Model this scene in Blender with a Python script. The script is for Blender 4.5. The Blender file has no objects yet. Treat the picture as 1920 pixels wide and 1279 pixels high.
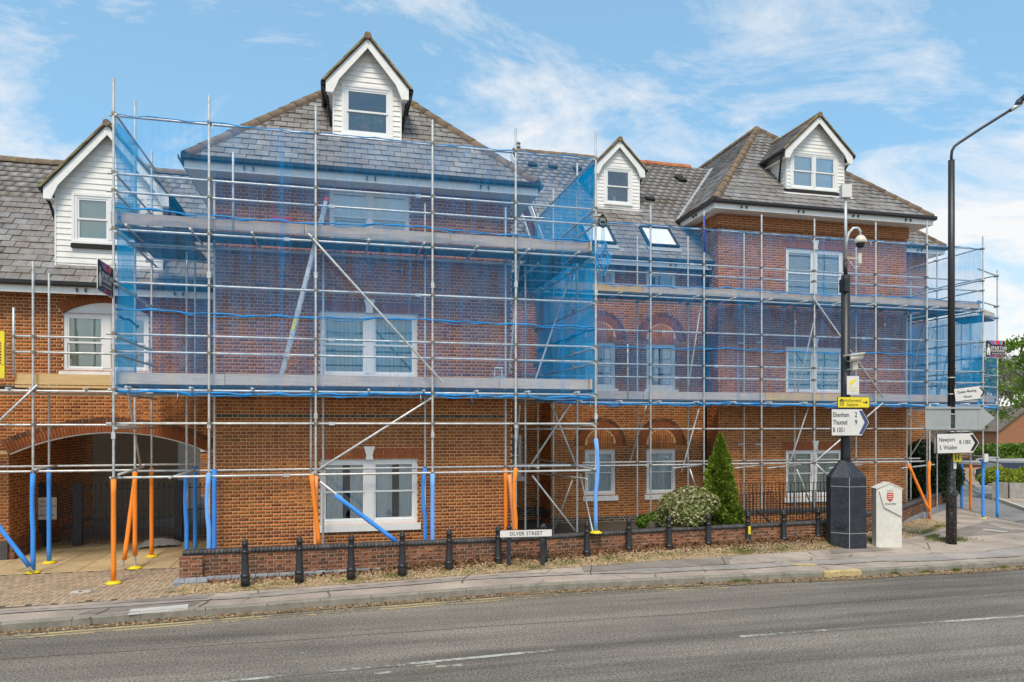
import bpy, math, random
import numpy as np
from math import sin, cos, pi, radians, sqrt, atan2
from mathutils import Vector, Matrix
random.seed(7); rng = np.random.default_rng(7)
sc = bpy.context.scene
COL = sc.collection
# ---------------------------------------------------------------- camera
TH = radians(13.6); FO = 1342.0; HC = 3.2; HOR = 798.0
cam = bpy.data.cameras.new('camera'); camo = bpy.data.objects.new('camera', cam); COL.objects.link(camo)
cam.sensor_width = 36.0; cam.lens = 36.0 * FO / 1920.0
camo.location = (0, 0, HC); camo.rotation_euler = (pi / 2, 0, -TH)
cam.shift_y = (HOR - 639.5) / 1920.0
cam.clip_start = 0.1; cam.clip_end = 3000
sc.camera = camo
# ---------------------------------------------------------------- light
SUN_EL, SUN_AZ = radians(57), radians(198)      # azimuth clockwise from +Y
sc.view_settings.view_transform = 'Standard'; sc.view_settings.look = 'None'
sc.view_settings.exposure = 0.62; sc.view_settings.gamma = 1.0
sc.render.film_transparent = False
sc.cycles.max_bounces = 8; sc.cycles.transparent_max_bounces = 24
sc.cycles.diffuse_bounces = 4; sc.cycles.glossy_bounces = 3
sc.cycles.use_denoising = True
w = bpy.data.worlds.new('World'); sc.world = w; w.use_nodes = True
nt = w.node_tree; nt.nodes.clear()
def N(t, **k):
    n = nt.nodes.new(t)
    for a, b in k.items(): setattr(n, a, b)
    return n
out = N('ShaderNodeOutputWorld'); bg = N('ShaderNodeBackground'); nt.links.new(bg.outputs[0], out.inputs[0])
sky = N('ShaderNodeTexSky', sky_type='NISHITA'); sky.sun_disc = False
sky.sun_elevation = SUN_EL; sky.sun_rotation = SUN_AZ; sky.air_density = 1.0; sky.dust_density = 1.2; sky.ozone_density = 2.0
bg.inputs[1].default_value = 0.12
tc = N('ShaderNodeTexCoord'); sep = N('ShaderNodeSeparateXYZ'); nt.links.new(tc.outputs['Generated'], sep.inputs[0])
def M(op, a, b=None, c=None, clamp=False):
    n = N('ShaderNodeMath', operation=op); n.use_clamp = clamp
    for i, v in enumerate((a, b, c)):
        if v is None: continue
        if isinstance(v, (int, float)): n.inputs[i].default_value = v
        else: nt.links.new(v, n.inputs[i])
    return n.outputs[0]
zz = M('ADD', M('MAXIMUM', sep.outputs[2], 0.0), 0.28)
cx = M('DIVIDE', sep.outputs[0], zz); cy = M('DIVIDE', sep.outputs[1], zz)
cmb = N('ShaderNodeCombineXYZ'); nt.links.new(cx, cmb.inputs[0]); nt.links.new(cy, cmb.inputs[1])
mp = N('ShaderNodeMapping'); nt.links.new(cmb.outputs[0], mp.inputs[0])
mp.inputs['Rotation'].default_value = (0, 0, radians(38)); mp.inputs['Scale'].default_value = (1.15, 1.75, 1); mp.inputs['Location'].default_value = (3.1, 0.35, 0)
nz = N('ShaderNodeTexNoise'); nt.links.new(mp.outputs[0], nz.inputs['Vector'])
nz.inputs['Scale'].default_value = 1.75; nz.inputs['Detail'].default_value = 12; nz.inputs['Roughness'].default_value = 0.67; nz.inputs['Distortion'].default_value = 0.5
hz = M('SUBTRACT', 1.0, M('MULTIPLY', M('ABSOLUTE', sep.outputs[2]), 2.2), clamp=True)    # more cloud towards the horizon
dens = M('MULTIPLY', M('SUBTRACT', M('ADD', nz.outputs[0], M('MULTIPLY', hz, 0.28)), 0.492), 4.6, clamp=True)
dens = M('MULTIPLY', dens, 0.86)
sb = N('ShaderNodeMixRGB', blend_type='MULTIPLY'); sb.inputs[0].default_value = 1.0; nt.links.new(sky.outputs[0], sb.inputs[1]); sb.inputs[2].default_value = (0.98, 1.35, 1.35, 1)
# even the clear part out a little so that it does not darken towards the zenith
mixp = N('ShaderNodeMixRGB'); mixp.inputs[0].default_value = 0.55; nt.links.new(sb.outputs[0], mixp.inputs[1]); mixp.inputs[2].default_value = (1.85, 3.2, 4.4, 1)
mx = N('ShaderNodeMixRGB'); nt.links.new(dens, mx.inputs[0]); nt.links.new(mixp.outputs[0], mx.inputs[1]); mx.inputs[2].default_value = (5.6, 5.4, 5.2, 1)
nt.links.new(mx.outputs[0], bg.inputs[0])
sl = bpy.data.lights.new('sun', 'SUN'); sl.energy = 2.1; sl.angle = radians(18); sl.color = (1.0, 0.86, 0.70)
so = bpy.data.objects.new('sun', sl); COL.objects.link(so)
sd = Vector((sin(SUN_AZ) * cos(SUN_EL), cos(SUN_AZ) * cos(SUN_EL), sin(SUN_EL)))
so.rotation_euler = sd.to_track_quat('Z', 'Y').to_euler(); so.location = (0, -10, 30)
# ---------------------------------------------------------------- measuring helpers
def ray(px, py): 
    t = (px - 960) / FO
    return sin(TH) + t * cos(TH), cos(TH) - t * sin(TH), (HOR - py) / FO
def at(px, py, Y=None, Z=None):
    a, b, c = ray(px, py)
    k = Y / b if Y is not None else (Z - HC) / c
    return Vector((k * a, k * b, HC + k * c))
def xa(px, Y): return at(px, 800, Y=Y).x
def za(px, py, Y): return at(px, py, Y=Y).z
# ---------------------------------------------------------------- materials
MT = {}
def _mat(name):
    m = bpy.data.materials.new(name); m.use_nodes = True; t = m.node_tree; t.nodes.clear()
    o = t.nodes.new('ShaderNodeOutputMaterial'); p = t.nodes.new('ShaderNodeBsdfPrincipled'); t.links.new(p.outputs[0], o.inputs[0])
    MT[name] = m
    return m, t, p, o
def nn(t, ty, ins=None, **k):
    n = t.nodes.new(ty)
    for a, b in k.items(): setattr(n, a, b)
    for a, b in (ins or {}).items():
        if hasattr(b, 'is_linked') or isinstance(b, bpy.types.NodeSocket): t.links.new(b, n.inputs[a])
        else: n.inputs[a].default_value = b
    return n
def c4(c): return (c[0], c[1], c[2], 1)
def pos(t, scale=(1, 1, 1)):
    g = nn(t, 'ShaderNodeNewGeometry')
    return nn(t, 'ShaderNodeMapping', {0: g.outputs['Position'], 'Scale': scale}).outputs[0]
def plain(name, col, rough=0.6, metal=0.0, var=0.25, vs=3.0, bump=0.0, bs=60.0, dirt=None, dirt_amt=0.4, spec=0.5, stretch=(1, 1, 1)):
    m, t, p, o = _mat(name)
    v = pos(t, stretch)
    n1 = nn(t, 'ShaderNodeTexNoise', {'Vector': v, 'Scale': vs, 'Detail': 6.0, 'Roughness': 0.65})
    r = nn(t, 'ShaderNodeMapRange', {0: n1.outputs[0], 1: 0.3, 2: 0.7, 3: 1 - var, 4: 1 + var * 0.6})
    mul = nn(t, 'ShaderNodeMixRGB', {0: 1.0, 1: c4(col), 2: r.outputs[0]}, blend_type='MULTIPLY')
    c = mul.outputs[0]
    if dirt:
        n2 = nn(t, 'ShaderNodeTexNoise', {'Vector': v, 'Scale': vs * 2.7, 'Detail': 8.0, 'Roughness': 0.7})
        f = nn(t, 'ShaderNodeMapRange', {0: n2.outputs[0], 1: 0.5, 2: 0.72, 3: 0.0, 4: dirt_amt})
        c = nn(t, 'ShaderNodeMixRGB', {0: f.outputs[0], 1: c, 2: c4(dirt)}).outputs[0]
    t.links.new(c, p.inputs['Base Color'])
    p.inputs['Roughness'].default_value = rough; p.inputs['Metallic'].default_value = metal; p.inputs['Specular IOR Level'].default_value = spec
    if bump:
        n3 = nn(t, 'ShaderNodeTexNoise', {'Vector': v, 'Scale': bs, 'Detail': 4.0})
        b = nn(t, 'ShaderNodeBump', {'Strength': bump, 'Distance': 0.01, 'Height': n3.outputs[0]})
        t.links.new(b.outputs[0], p.inputs['Normal'])
    return m
def palette(name, cols, rough=0.8, dirt=None, dirt_scale=1.2, dirt_lo=0.5, dirt_hi=0.75, dirt_amt=0.5, noise=0.25, ns=9.0, bump=0.15, streak=(1, 1, 1), spec=0.3, transl=0.0, dirt2=None, d2=(0.6, 0.7, 0.8), const=True):
    m, t, p, o = _mat(name)
    g = nn(t, 'ShaderNodeNewGeometry'); oi = nn(t, 'ShaderNodeObjectInfo')
    a = nn(t, 'ShaderNodeMath', {0: g.outputs['Random Per Island'], 1: oi.outputs['Random']}, operation='ADD')
    fr = nn(t, 'ShaderNodeMath', {0: a.outputs[0]}, operation='FRACT')
    cr = nn(t, 'ShaderNodeValToRGB', {0: fr.outputs[0]}); e = cr.color_ramp
    e.interpolation = 'LINEAR'
    e.elements[0].position = 0; e.elements[0].color = c4(cols[0]); e.elements[1].position = 1; e.elements[1].color = c4(cols[-1])
    for i, c in enumerate(cols[1:-1]):
        x = e.elements.new((i + 1) / (len(cols) - 1)); x.color = c4(c)
    v = pos(t, streak)
    n1 = nn(t, 'ShaderNodeTexNoise', {'Vector': v, 'Scale': ns, 'Detail': 6.0, 'Roughness': 0.7})
    r = nn(t, 'ShaderNodeMapRange', {0: n1.outputs[0], 1: 0.3, 2: 0.7, 3: 1 - noise, 4: 1 + noise})
    c = nn(t, 'ShaderNodeMixRGB', {0: 1.0, 1: cr.outputs[0], 2: r.outputs[0]}, blend_type='MULTIPLY').outputs[0]
    if dirt:
        n2 = nn(t, 'ShaderNodeTexNoise', {'Vector': v, 'Scale': dirt_scale, 'Detail': 8.0, 'Roughness': 0.66})
        f = nn(t, 'ShaderNodeMapRange', {0: n2.outputs[0], 1: dirt_lo, 2: dirt_hi, 3: 0.0, 4: dirt_amt})
        c = nn(t, 'ShaderNodeMixRGB', {0: f.outputs[0], 1: c, 2: c4(dirt)}).outputs[0]
    if dirt2:
        v2 = nn(t, 'ShaderNodeMapping', {0: g.outputs['Position'], 'Location': (7.3, 2.2, 5.1)}).outputs[0]
        n2 = nn(t, 'ShaderNodeTexNoise', {'Vector': v2, 'Scale': 2.2, 'Detail': 9.0, 'Roughness': 0.72})
        f = nn(t, 'ShaderNodeMapRange', {0: n2.outputs[0], 1: d2[0], 2: d2[1], 3: 0.0, 4: d2[2]})
        c = nn(t, 'ShaderNodeMixRGB', {0: f.outputs[0], 1: c, 2: c4(dirt2)}).outputs[0]
    t.links.new(c, p.inputs['Base Color']); p.inputs['Roughness'].default_value = rough; p.inputs['Specular IOR Level'].default_value = spec
    if bump:
        n3 = nn(t, 'ShaderNodeTexNoise', {'Vector': v, 'Scale': 70.0, 'Detail': 3.0})
        b = nn(t, 'ShaderNodeBump', {'Strength': bump, 'Distance': 0.01, 'Height': n3.outputs[0]}); t.links.new(b.outputs[0], p.inputs['Normal'])
    if transl:
        tr = nn(t, 'ShaderNodeBsdfTranslucent', {0: c}); ms = nn(t, 'ShaderNodeMixShader', {0: transl, 1: p.outputs[0], 2: tr.outputs[0]})
        t.links.new(ms.outputs[0], o.inputs[0])
    return m
def net_mat(name, col, f, var=0.10, sc_=(2.0, 2.0, 0.6), tl_=.5):
    m, t, p, o = _mat(name); t.nodes.remove(p)
    n1 = nn(t, 'ShaderNodeTexNoise', {'Vector': pos(t, sc_), 'Scale': 1.6, 'Detail': 5.0, 'Roughness': 0.6})
    n2 = nn(t, 'ShaderNodeTexNoise', {'Vector': pos(t, (14, 14, 1.0)), 'Scale': 1.0, 'Detail': 2.0})
    a = nn(t, 'ShaderNodeMath', {0: n1.outputs[0], 1: n2.outputs[0]}, operation='ADD')
    n3 = nn(t, 'ShaderNodeTexNoise', {'Vector': pos(t, (3.1, 3.1, .25)), 'Scale': 1.3, 'Detail': 3.0, 'Distortion': .6})
    cre = nn(t, 'ShaderNodeMath', {0: nn(t, 'ShaderNodeMath', {0: n3.outputs[0], 1: .5}, operation='SUBTRACT').outputs[0]}, operation='ABSOLUTE')
    crm = nn(t, 'ShaderNodeMapRange', {0: cre.outputs[0], 1: 0.0, 2: 0.012, 3: .10, 4: 0.0})
    f0 = nn(t, 'ShaderNodeMapRange', {0: a.outputs[0], 1: 0.75, 2: 1.25, 3: f - var, 4: f + var})
    fac = nn(t, 'ShaderNodeMath', {0: f0.outputs[0], 1: crm.outputs[0]}, operation='ADD')
    d = nn(t, 'ShaderNodeBsdfDiffuse', {0: c4(col)}); tl = nn(t, 'ShaderNodeBsdfTranslucent', {0: c4(col)})
    ms = nn(t, 'ShaderNodeMixShader', {0: tl_, 1: d.outputs[0], 2: tl.outputs[0]})
    tr = nn(t, 'ShaderNodeBsdfTransparent')
    mm = nn(t, 'ShaderNodeMixShader', {0: fac.outputs[0], 1: tr.outputs[0], 2: ms.outputs[0]})
    t.links.new(mm.outputs[0], o.inputs[0]); return m
def glass_mat(name, tint=(0.96, 0.98, 0.98), refl=0.14):
    m, t, p, o = _mat(name); t.nodes.remove(p)
    fz = nn(t, 'ShaderNodeFresnel', {0: 1.5})
    f = nn(t, 'ShaderNodeMath', {0: fz.outputs[0], 1: refl}, operation='ADD'); f.use_clamp = True
    n = nn(t, 'ShaderNodeTexNoise', {'Vector': pos(t), 'Scale': 1.4, 'Detail': 1.0})
    b = nn(t, 'ShaderNodeBump', {'Strength': 0.05, 'Distance': 0.02, 'Height': n.outputs[0]})
    g = nn(t, 'ShaderNodeBsdfGlossy', {'Color': (0.9, 0.95, 1, 1), 'Roughness': 0.02, 'Normal': b.outputs[0]})
    tr = nn(t, 'ShaderNodeBsdfTransparent', {0: c4(tint)})
    ms = nn(t, 'ShaderNodeMixShader', {0: f.outputs[0], 1: tr.outputs[0], 2: g.outputs[0]})
    t.links.new(ms.outputs[0], o.inputs[0]); return m

palette('brick_orange', [(.25, .076, .026), (.41, .128, .033), (.47, .155, .038), (.52, .185, .045), (.44, .135, .035), (.33, .098, .03), (.49, .175, .045), (.39, .118, .032)], rough=.85, noise=.12, ns=9, dirt=(.15, .055, .028), dirt_scale=.55, dirt_lo=.42, dirt_hi=.68, dirt_amt=.5, bump=0, dirt2=(.60, .42, .26), d2=(.60, .76, .55))
palette('brick_red', [(.26, .08, .032), (.32, .10, .036), (.29, .09, .034), (.35, .115, .038)], rough=.85, noise=.12, ns=10, dirt=(.55, .22, .09), dirt_scale=3, dirt_lo=.62, dirt_hi=.74, dirt_amt=.6, bump=0)
palette('brick_garden', [(.13, .058, .032), (.24, .095, .05), (.29, .12, .062), (.20, .08, .045), (.11, .052, .035)], rough=.9, noise=.3, ns=10, dirt=(.08, .055, .038), dirt_scale=1.3, dirt_lo=.46, dirt_hi=.66, dirt_amt=.75, dirt2=(.5, .46, .42), d2=(.62, .72, .6))
palette('brick_blue', [(.05, .048, .05), (.085, .082, .085), (.065, .062, .065), (.11, .105, .105)], rough=.6, noise=.3, dirt=(.10, .095, .06), dirt_scale=3, dirt_amt=.45)
palette('brick_grey', [(.20, .21, .23), (.26, .27, .29), (.17, .18, .20)], rough=.75, noise=.25, dirt=(.09, .085, .06), dirt_scale=4, dirt_amt=.5)
plain('mortar', (.72, .50, .27), .95, var=.12, vs=6)
plain('mortar_pale', (.40, .31, .225), .95, var=.4, vs=5)
palette('slate', [(.18, .172, .17), (.23, .22, .216), (.29, .275, .265), (.20, .19, .188), (.26, .24, .222), (.24, .228, .222)], rough=.55, noise=.25, ns=5, dirt=(.13, .095, .06), dirt_scale=1.3, dirt_lo=.42, dirt_hi=.7, dirt_amt=.75, dirt2=(.20, .17, .06), d2=(.66, .76, .55), spec=.45, bump=.2)
plain('slate_bed', (.02, .019, .019), .9)
palette('mossy_tile', [(.15, .11, .08), (.21, .155, .115), (.18, .135, .10)], rough=.9, noise=.35, ns=12, dirt=(.33, .24, .05), dirt_scale=5, dirt_lo=.54, dirt_hi=.7, dirt_amt=.85, dirt2=(.32, .31, .28), d2=(.64, .72, .6))
palette('mossy_verge', [(.24, .19, .09), (.31, .25, .12), (.27, .20, .11)], rough=.9, noise=.35, ns=12, dirt=(.38, .30, .07), dirt_scale=5, dirt_lo=.5, dirt_hi=.7, dirt_amt=.7)
palette('red_tile', [(.42, .15, .07), (.50, .20, .09), (.38, .13, .06)], rough=.85, dirt=(.2, .14, .08), dirt_scale=5, dirt_amt=.5)
palette('weatherboard_paint', [(.80, .78, .73), (.84, .82, .78), (.82, .80, .75)], rough=.5, noise=.08, ns=3, dirt=(.42, .40, .33), dirt_scale=2.5, dirt_lo=.52, dirt_hi=.8, dirt_amt=.4, bump=0.05)
plain('white_paint', (.85, .84, .80), .45, var=.08, dirt=(.45, .43, .36), dirt_amt=.2)
plain('upvc', (.80, .80, .79), .3, var=.04)
plain('black_plastic', (.018, .018, .02), .35, var=.3)
plain('black_iron', (.02, .021, .024), .42, var=.35, vs=9, bump=.15, dirt=(.09, .085, .08), dirt_amt=.3)
plain('black_paint_worn', (.016, .016, .018), .38, var=.4, vs=5, dirt=(.35, .33, .30), dirt_amt=.5)
plain('navy_paint', (.022, .026, .036), .45, var=.4, vs=4, bump=.2, bs=30, dirt=(.10, .11, .13), dirt_amt=.35)
plain('galvanised', (.62, .63, .62), .45, metal=.35, var=.3, vs=7, dirt=(.30, .29, .26), dirt_amt=.5)
plain('steel_painted_blue', (.04, .07, .42), .45, var=.2)
plain('coupler_steel', (.30, .27, .22), .5, metal=.6, var=.5, vs=25, dirt=(.25, .16, .06), dirt_amt=.5)
plain('aluminium', (.62, .64, .66), .35, metal=.6, var=.15)
plain('foam_blue', (.04, .30, .88), .75, var=.12, vs=4, dirt=(.30, .25, .20), dirt_amt=.35, stretch=(3, 3, .5))
plain('foam_pale_blue', (.16, .42, .92), .75, var=.1, vs=4, dirt=(.30, .25, .20), dirt_amt=.35, stretch=(3, 3, .5))
plain('foam_orange', (.97, .26, .014), .75, var=.1, vs=4, dirt=(.30, .25, .20), dirt_amt=.35, stretch=(3, 3, .5))
plain('foam_pale_orange', (.93, .36, .15), .75, var=.1, vs=4, dirt=(.30, .25, .20), dirt_amt=.35, stretch=(3, 3, .5))
plain('yellow_plastic', (.82, .62, .02), .5, var=.12)
plain('new_timber', (.66, .44, .20), .75, var=.18, vs=3, stretch=(1, 6, 14), bump=.1, dirt=(.42, .22, .08), dirt_amt=.3)
palette('old_timber', [(.50, .42, .35), (.58, .49, .41), (.45, .37, .32), (.60, .50, .40)], rough=.85, noise=.2, ns=4, streak=(.6, 5, 14), dirt=(.17, .13, .10), dirt_scale=1.2, dirt_amt=.4)
palette('deck_timber', [(.11, .095, .085), (.16, .137, .12), (.09, .08, .07), (.19, .16, .13)], rough=.9, noise=.25, ns=4, dirt=(.08, .07, .06), dirt_amt=.5)
plain('net_hem', (.008, .27, .66), .7, var=.3, vs=9)
net_mat('net', (.001, .42, .98), .15, .07, tl_=.2)
net_mat('net_side', (.002, .52, .99), .66, .12, tl_=.4)
net_mat('net_thin', (.02, .52, .92), .22, .06, tl_=.4)
glass_mat('window_glass', refl=.06)
glass_mat('rooflight_glass', tint=(.5, .55, .6), refl=.75)
palette('blind', [(.66, .67, .50), (.71, .72, .55), (.62, .63, .46)], rough=.8, noise=.06, bump=0)
palette('blind_white', [(.82, .83, .80), (.86, .87, .84)], rough=.8, noise=.06, bump=0)
palette('blind_teal', [(.40, .58, .53), (.46, .63, .58), (.36, .54, .50)], rough=.8, noise=.06, bump=0)
plain('curtain', (.88, .88, .87), .9, var=.12, vs=6, stretch=(1, 1, .2))
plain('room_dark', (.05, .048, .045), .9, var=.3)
plain('render_white', (.46, .43, .39), .85, var=.15, vs=1.2, dirt=(.3, .28, .25), dirt_amt=.3)
plain('concrete', (.36, .35, .32), .9, var=.25, vs=5, bump=.3, dirt=(.17, .16, .13), dirt_amt=.4)
plain('concrete_pale', (.52, .50, .46), .9, var=.15, vs=5, bump=.2, dirt=(.3, .28, .24), dirt_amt=.3)
palette('slab', [(.50, .37, .20), (.56, .43, .25), (.45, .33, .18)], rough=.85, noise=.15, ns=3, dirt=(.20, .15, .09), dirt_scale=.8, dirt_amt=.45)
palette('paver', [(.34, .25, .17), (.42, .32, .22), (.38, .27, .17), (.30, .23, .165)], rough=.9, noise=.2, ns=6, dirt=(.22, .18, .14), dirt_scale=.7, dirt_amt=.5)
plain('joint_sand', (.11, .085, .06), .95, var=.3)
plain('kerb_stone', (.27, .245, .20), .9, var=.3, vs=4, bump=.4, dirt=(.10, .095, .06), dirt_amt=.55)
plain('yellow_road_paint', (.54, .41, .19), .85, var=.3, vs=5, dirt=(.25, .21, .14), dirt_amt=.8)
plain('soil', (.075, .055, .04), .95, var=.5, vs=8, bump=.5, dirt=(.10, .11, .05), dirt_amt=.4)
plain('leaf_litter_bed', (.17, .12, .065), .95, var=.5, vs=9, bump=.6, dirt=(.07, .05, .03), dirt_amt=.6)
palette('gravel', [(.46, .33, .17), (.32, .20, .10), (.56, .43, .24), (.19, .11, .065), (.40, .28, .15), (.64, .55, .40)], rough=.9, noise=.2, bump=0)
palette('dead_leaves', [(.16, .075, .035), (.22, .11, .05), (.12, .06, .035), (.30, .17, .08)], rough=.8, noise=.2, bump=0)
palette('grass_blade', [(.10, .17, .03), (.18, .22, .05), (.30, .27, .10), (.07, .13, .025)], rough=.7, noise=.1, bump=0, transl=.3)
palette('conifer_leaf', [(.05, .11, .014), (.15, .23, .02), (.24, .31, .025), (.09, .16, .016), (.32, .36, .04)], rough=.6, noise=.15, bump=0, transl=.25)
palette('shrub_leaf', [(.06, .12, .02), (.13, .19, .03), (.62, .54, .30), (.12, .18, .04), (.50, .43, .20), (.05, .09, .02), (.20, .24, .06), (.68, .60, .42)], rough=.6, noise=.1, bump=0, transl=.2)
palette('green_leaf', [(.09, .17, .02), (.16, .26, .03), (.05, .11, .015)], rough=.5, noise=.1, bump=0, transl=.3)
palette('lime_leaf', [(.26, .34, .03), (.36, .40, .04), (.16, .26, .03), (.42, .40, .06)], rough=.5, noise=.1, bump=0, transl=.35)
palette('hedge_leaf', [(.02, .045, .014), (.045, .075, .02), (.015, .032, .01), (.07, .10, .03)], rough=.5, noise=.1, bump=0, transl=.15)
palette('tree_leaf', [(.14, .24, .03), (.20, .32, .04), (.10, .18, .025), (.26, .36, .05)], rough=.5, noise=.1, bump=0, transl=.45)
palette('far_leaf', [(.24, .25, .19), (.34, .33, .27), (.18, .21, .13)], rough=.8, noise=.1, bump=0, transl=.3)
plain('bark', (.11, .085, .065), .9, var=.4, vs=8, bump=.5)
plain('pale_bark', (.30, .27, .24), .9, var=.3, vs=8)
plain('sign_white', (.72, .70, .66), .45, var=.05, dirt=(.45, .42, .36), dirt_amt=.25)
plain('sign_grey_back', (.42, .44, .43), .5, metal=.3, var=.1, vs=1.5, dirt=(.3, .3, .26), dirt_amt=.35)
plain('sign_yellow', (.85, .68, .03), .45, var=.05)
plain('sign_black', (.012, .012, .013), .5, var=.1)
plain('sign_blue_grey', (.055, .08, .18), .5, var=.1)
plain('cream_plastic', (.66, .62, .52), .4, var=.06)
plain('red_paint', (.55, .04, .03), .5, var=.1)
plain('milestone_paint', (.70, .68, .61), .6, var=.1, vs=3, dirt=(.38, .36, .26), dirt_amt=.45)
plain('sack', (.33, .31, .28), .7, var=.3, vs=9, bump=.5)
plain('pot_pink', (.55, .25, .2), .7)
plain('rope_blue', (.05, .36, .72), .7, var=.3)
plain('far_brick', (.36, .155, .085), .9, var=.15, vs=4, dirt=(.25, .1, .06), dirt_amt=.4)
plain('far_roof', (.16, .125, .105), .9, var=.25, vs=3, dirt=(.1, .08, .07), dirt_amt=.5)
plain('fence_dark', (.045, .035, .032), .8, var=.3)
plain('car_dark', (.02, .024, .04), .2, var=.1)
plain('rubber', (.02, .02, .02), .8)
plain('sign_magenta', (.72, .03, .10), .5, var=.2)
plain('sign_cyan', (.02, .28, .75), .5, var=.2)
plain('sign_orange', (.85, .25, .08), .5, var=.2)

def asphalt():
    m, t, p, o = _mat('asphalt')
    v = pos(t); g = nn(t, 'ShaderNodeNewGeometry')
    n1 = nn(t, 'ShaderNodeTexNoise', {'Vector': v, 'Scale': 30.0, 'Detail': 4.0, 'Roughness': .9})
    sp = nn(t, 'ShaderNodeMapRange', {0: n1.outputs[0], 1: .36, 2: .66, 3: .05, 4: 2.25})
    vb = nn(t, 'ShaderNodeMapping', {0: g.outputs['Position'], 'Scale': (.10, 1.25, 1), 'Rotation': (0, 0, -.02)}).outputs[0]
    n2 = nn(t, 'ShaderNodeTexNoise', {'Vector': vb, 'Scale': 1.0, 'Detail': 5.0, 'Roughness': .6})
    bd = nn(t, 'ShaderNodeMapRange', {0: n2.outputs[0], 1: .35, 2: .65, 3: .58, 4: 1.38})
    n3 = nn(t, 'ShaderNodeTexNoise', {'Vector': v, 'Scale': .8, 'Detail': 8.0, 'Roughness': .7})
    b3 = nn(t, 'ShaderNodeMapRange', {0: n3.outputs[0], 1: .35, 2: .65, 3: .88, 4: 1.1})
    a = nn(t, 'ShaderNodeMath', {0: sp.outputs[0], 1: bd.outputs[0]}, operation='MULTIPLY')
    a = nn(t, 'ShaderNodeMath', {0: a.outputs[0], 1: b3.outputs[0]}, operation='MULTIPLY')
    c = nn(t, 'ShaderNodeMixRGB', {0: 1.0, 1: (.165, .144, .118, 1), 2: a.outputs[0]}, blend_type='MULTIPLY')
    vo = nn(t, 'ShaderNodeTexVoronoi', {'Vector': v, 'Scale': 75.0})
    f = nn(t, 'ShaderNodeMapRange', {0: vo.outputs['Color'], 1: .8, 2: .95, 3: 0., 4: .6})
    c2 = nn(t, 'ShaderNodeMixRGB', {0: f.outputs[0], 1: c.outputs[0], 2: (.28, .27, .25, 1)})
    t.links.new(c2.outputs[0], p.inputs['Base Color']); p.inputs['Roughness'].default_value = .85
    b = nn(t, 'ShaderNodeBump', {'Strength': .6, 'Distance': .01, 'Height': n1.outputs[0]}); t.links.new(b.outputs[0], p.inputs['Normal'])
def footway(name, col, crack=0.8):
    m, t, p, o = _mat(name)
    v = pos(t)
    n0 = nn(t, 'ShaderNodeTexNoise', {'Vector': v, 'Scale': 1.1, 'Detail': 8.0, 'Roughness': .6})
    r0 = nn(t, 'ShaderNodeMapRange', {0: n0.outputs[0], 1: .35, 2: .65, 3: .72, 4: 1.15})
    n1 = nn(t, 'ShaderNodeTexNoise', {'Vector': v, 'Scale': 80.0, 'Detail': 2.0})
    r1 = nn(t, 'ShaderNodeMapRange', {0: n1.outputs[0], 1: .35, 2: .65, 3: .82, 4: 1.16})
    a = nn(t, 'ShaderNodeMath', {0: r0.outputs[0], 1: r1.outputs[0]}, operation='MULTIPLY')
    c = nn(t, 'ShaderNodeMixRGB', {0: 1.0, 1: c4(col), 2: a.outputs[0]}, blend_type='MULTIPLY').outputs[0]
    nd = nn(t, 'ShaderNodeTexNoise', {'Vector': v, 'Scale': 1.6, 'Detail': 5.0})
    dv = nn(t, 'ShaderNodeMixRGB', {0: .35, 1: v, 2: nd.outputs['Color']}, blend_type='ADD')
    vo = nn(t, 'ShaderNodeTexVoronoi', {'Vector': dv.outputs[0], 'Scale': .75}, feature='DISTANCE_TO_EDGE')
    nk = nn(t, 'ShaderNodeTexNoise', {'Vector': v, 'Scale': .7, 'Detail': 2.0})
    k = nn(t, 'ShaderNodeMapRange', {0: vo.outputs[0], 1: .004, 2: .016, 3: 1., 4: 0.})
    kk = nn(t, 'ShaderNodeMapRange', {0: nk.outputs[0], 1: .48, 2: .58, 3: 0., 4: crack})
    km = nn(t, 'ShaderNodeMath', {0: k.outputs[0], 1: kk.outputs[0]}, operation='MULTIPLY')
    c = nn(t, 'ShaderNodeMixRGB', {0: km.outputs[0], 1: c, 2: (.04, .036, .03, 1)}).outputs[0]
    n4 = nn(t, 'ShaderNodeTexNoise', {'Vector': v, 'Scale': .55, 'Detail': 9.0, 'Roughness': .7})
    f4 = nn(t, 'ShaderNodeMapRange', {0: n4.outputs[0], 1: .56, 2: .68, 3: 0., 4: .45})
    c = nn(t, 'ShaderNodeMixRGB', {0: f4.outputs[0], 1: c, 2: (.10, .09, .075, 1)}).outputs[0]
    t.links.new(c, p.inputs['Base Color']); p.inputs['Roughness'].default_value = .9
    b = nn(t, 'ShaderNodeBump', {'Strength': .35, 'Distance': .008, 'Height': n1.outputs[0]}); t.links.new(b.outputs[0], p.inputs['Normal'])
def worn_paint(name, col, under, amt):
    m, t, p, o = _mat(name)
    n = nn(t, 'ShaderNodeTexNoise', {'Vector': pos(t), 'Scale': 12.0, 'Detail': 8.0, 'Roughness': .75})
    n2 = nn(t, 'ShaderNodeTexNoise', {'Vector': pos(t), 'Scale': .9, 'Detail': 3.0})
    a = nn(t, 'ShaderNodeMath', {0: n.outputs[0], 1: n2.outputs[0]}, operation='ADD')
    f = nn(t, 'ShaderNodeMapRange', {0: a.outputs[0], 1: amt - .07, 2: amt + .07, 3: 0., 4: .9})
    c = nn(t, 'ShaderNodeMixRGB', {0: f.outputs[0], 1: c4(under), 2: c4(col)})
    t.links.new(c.outputs[0], p.inputs['Base Color']); p.inputs['Roughness'].default_value = .85
asphalt()
footway('footway', (.42, .345, .285)); footway('footway_dark', (.26, .22, .19), .4); footway('footway_grey', (.35, .31, .28), .3); footway('side_road', (.23, .22, .215), .3)
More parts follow.
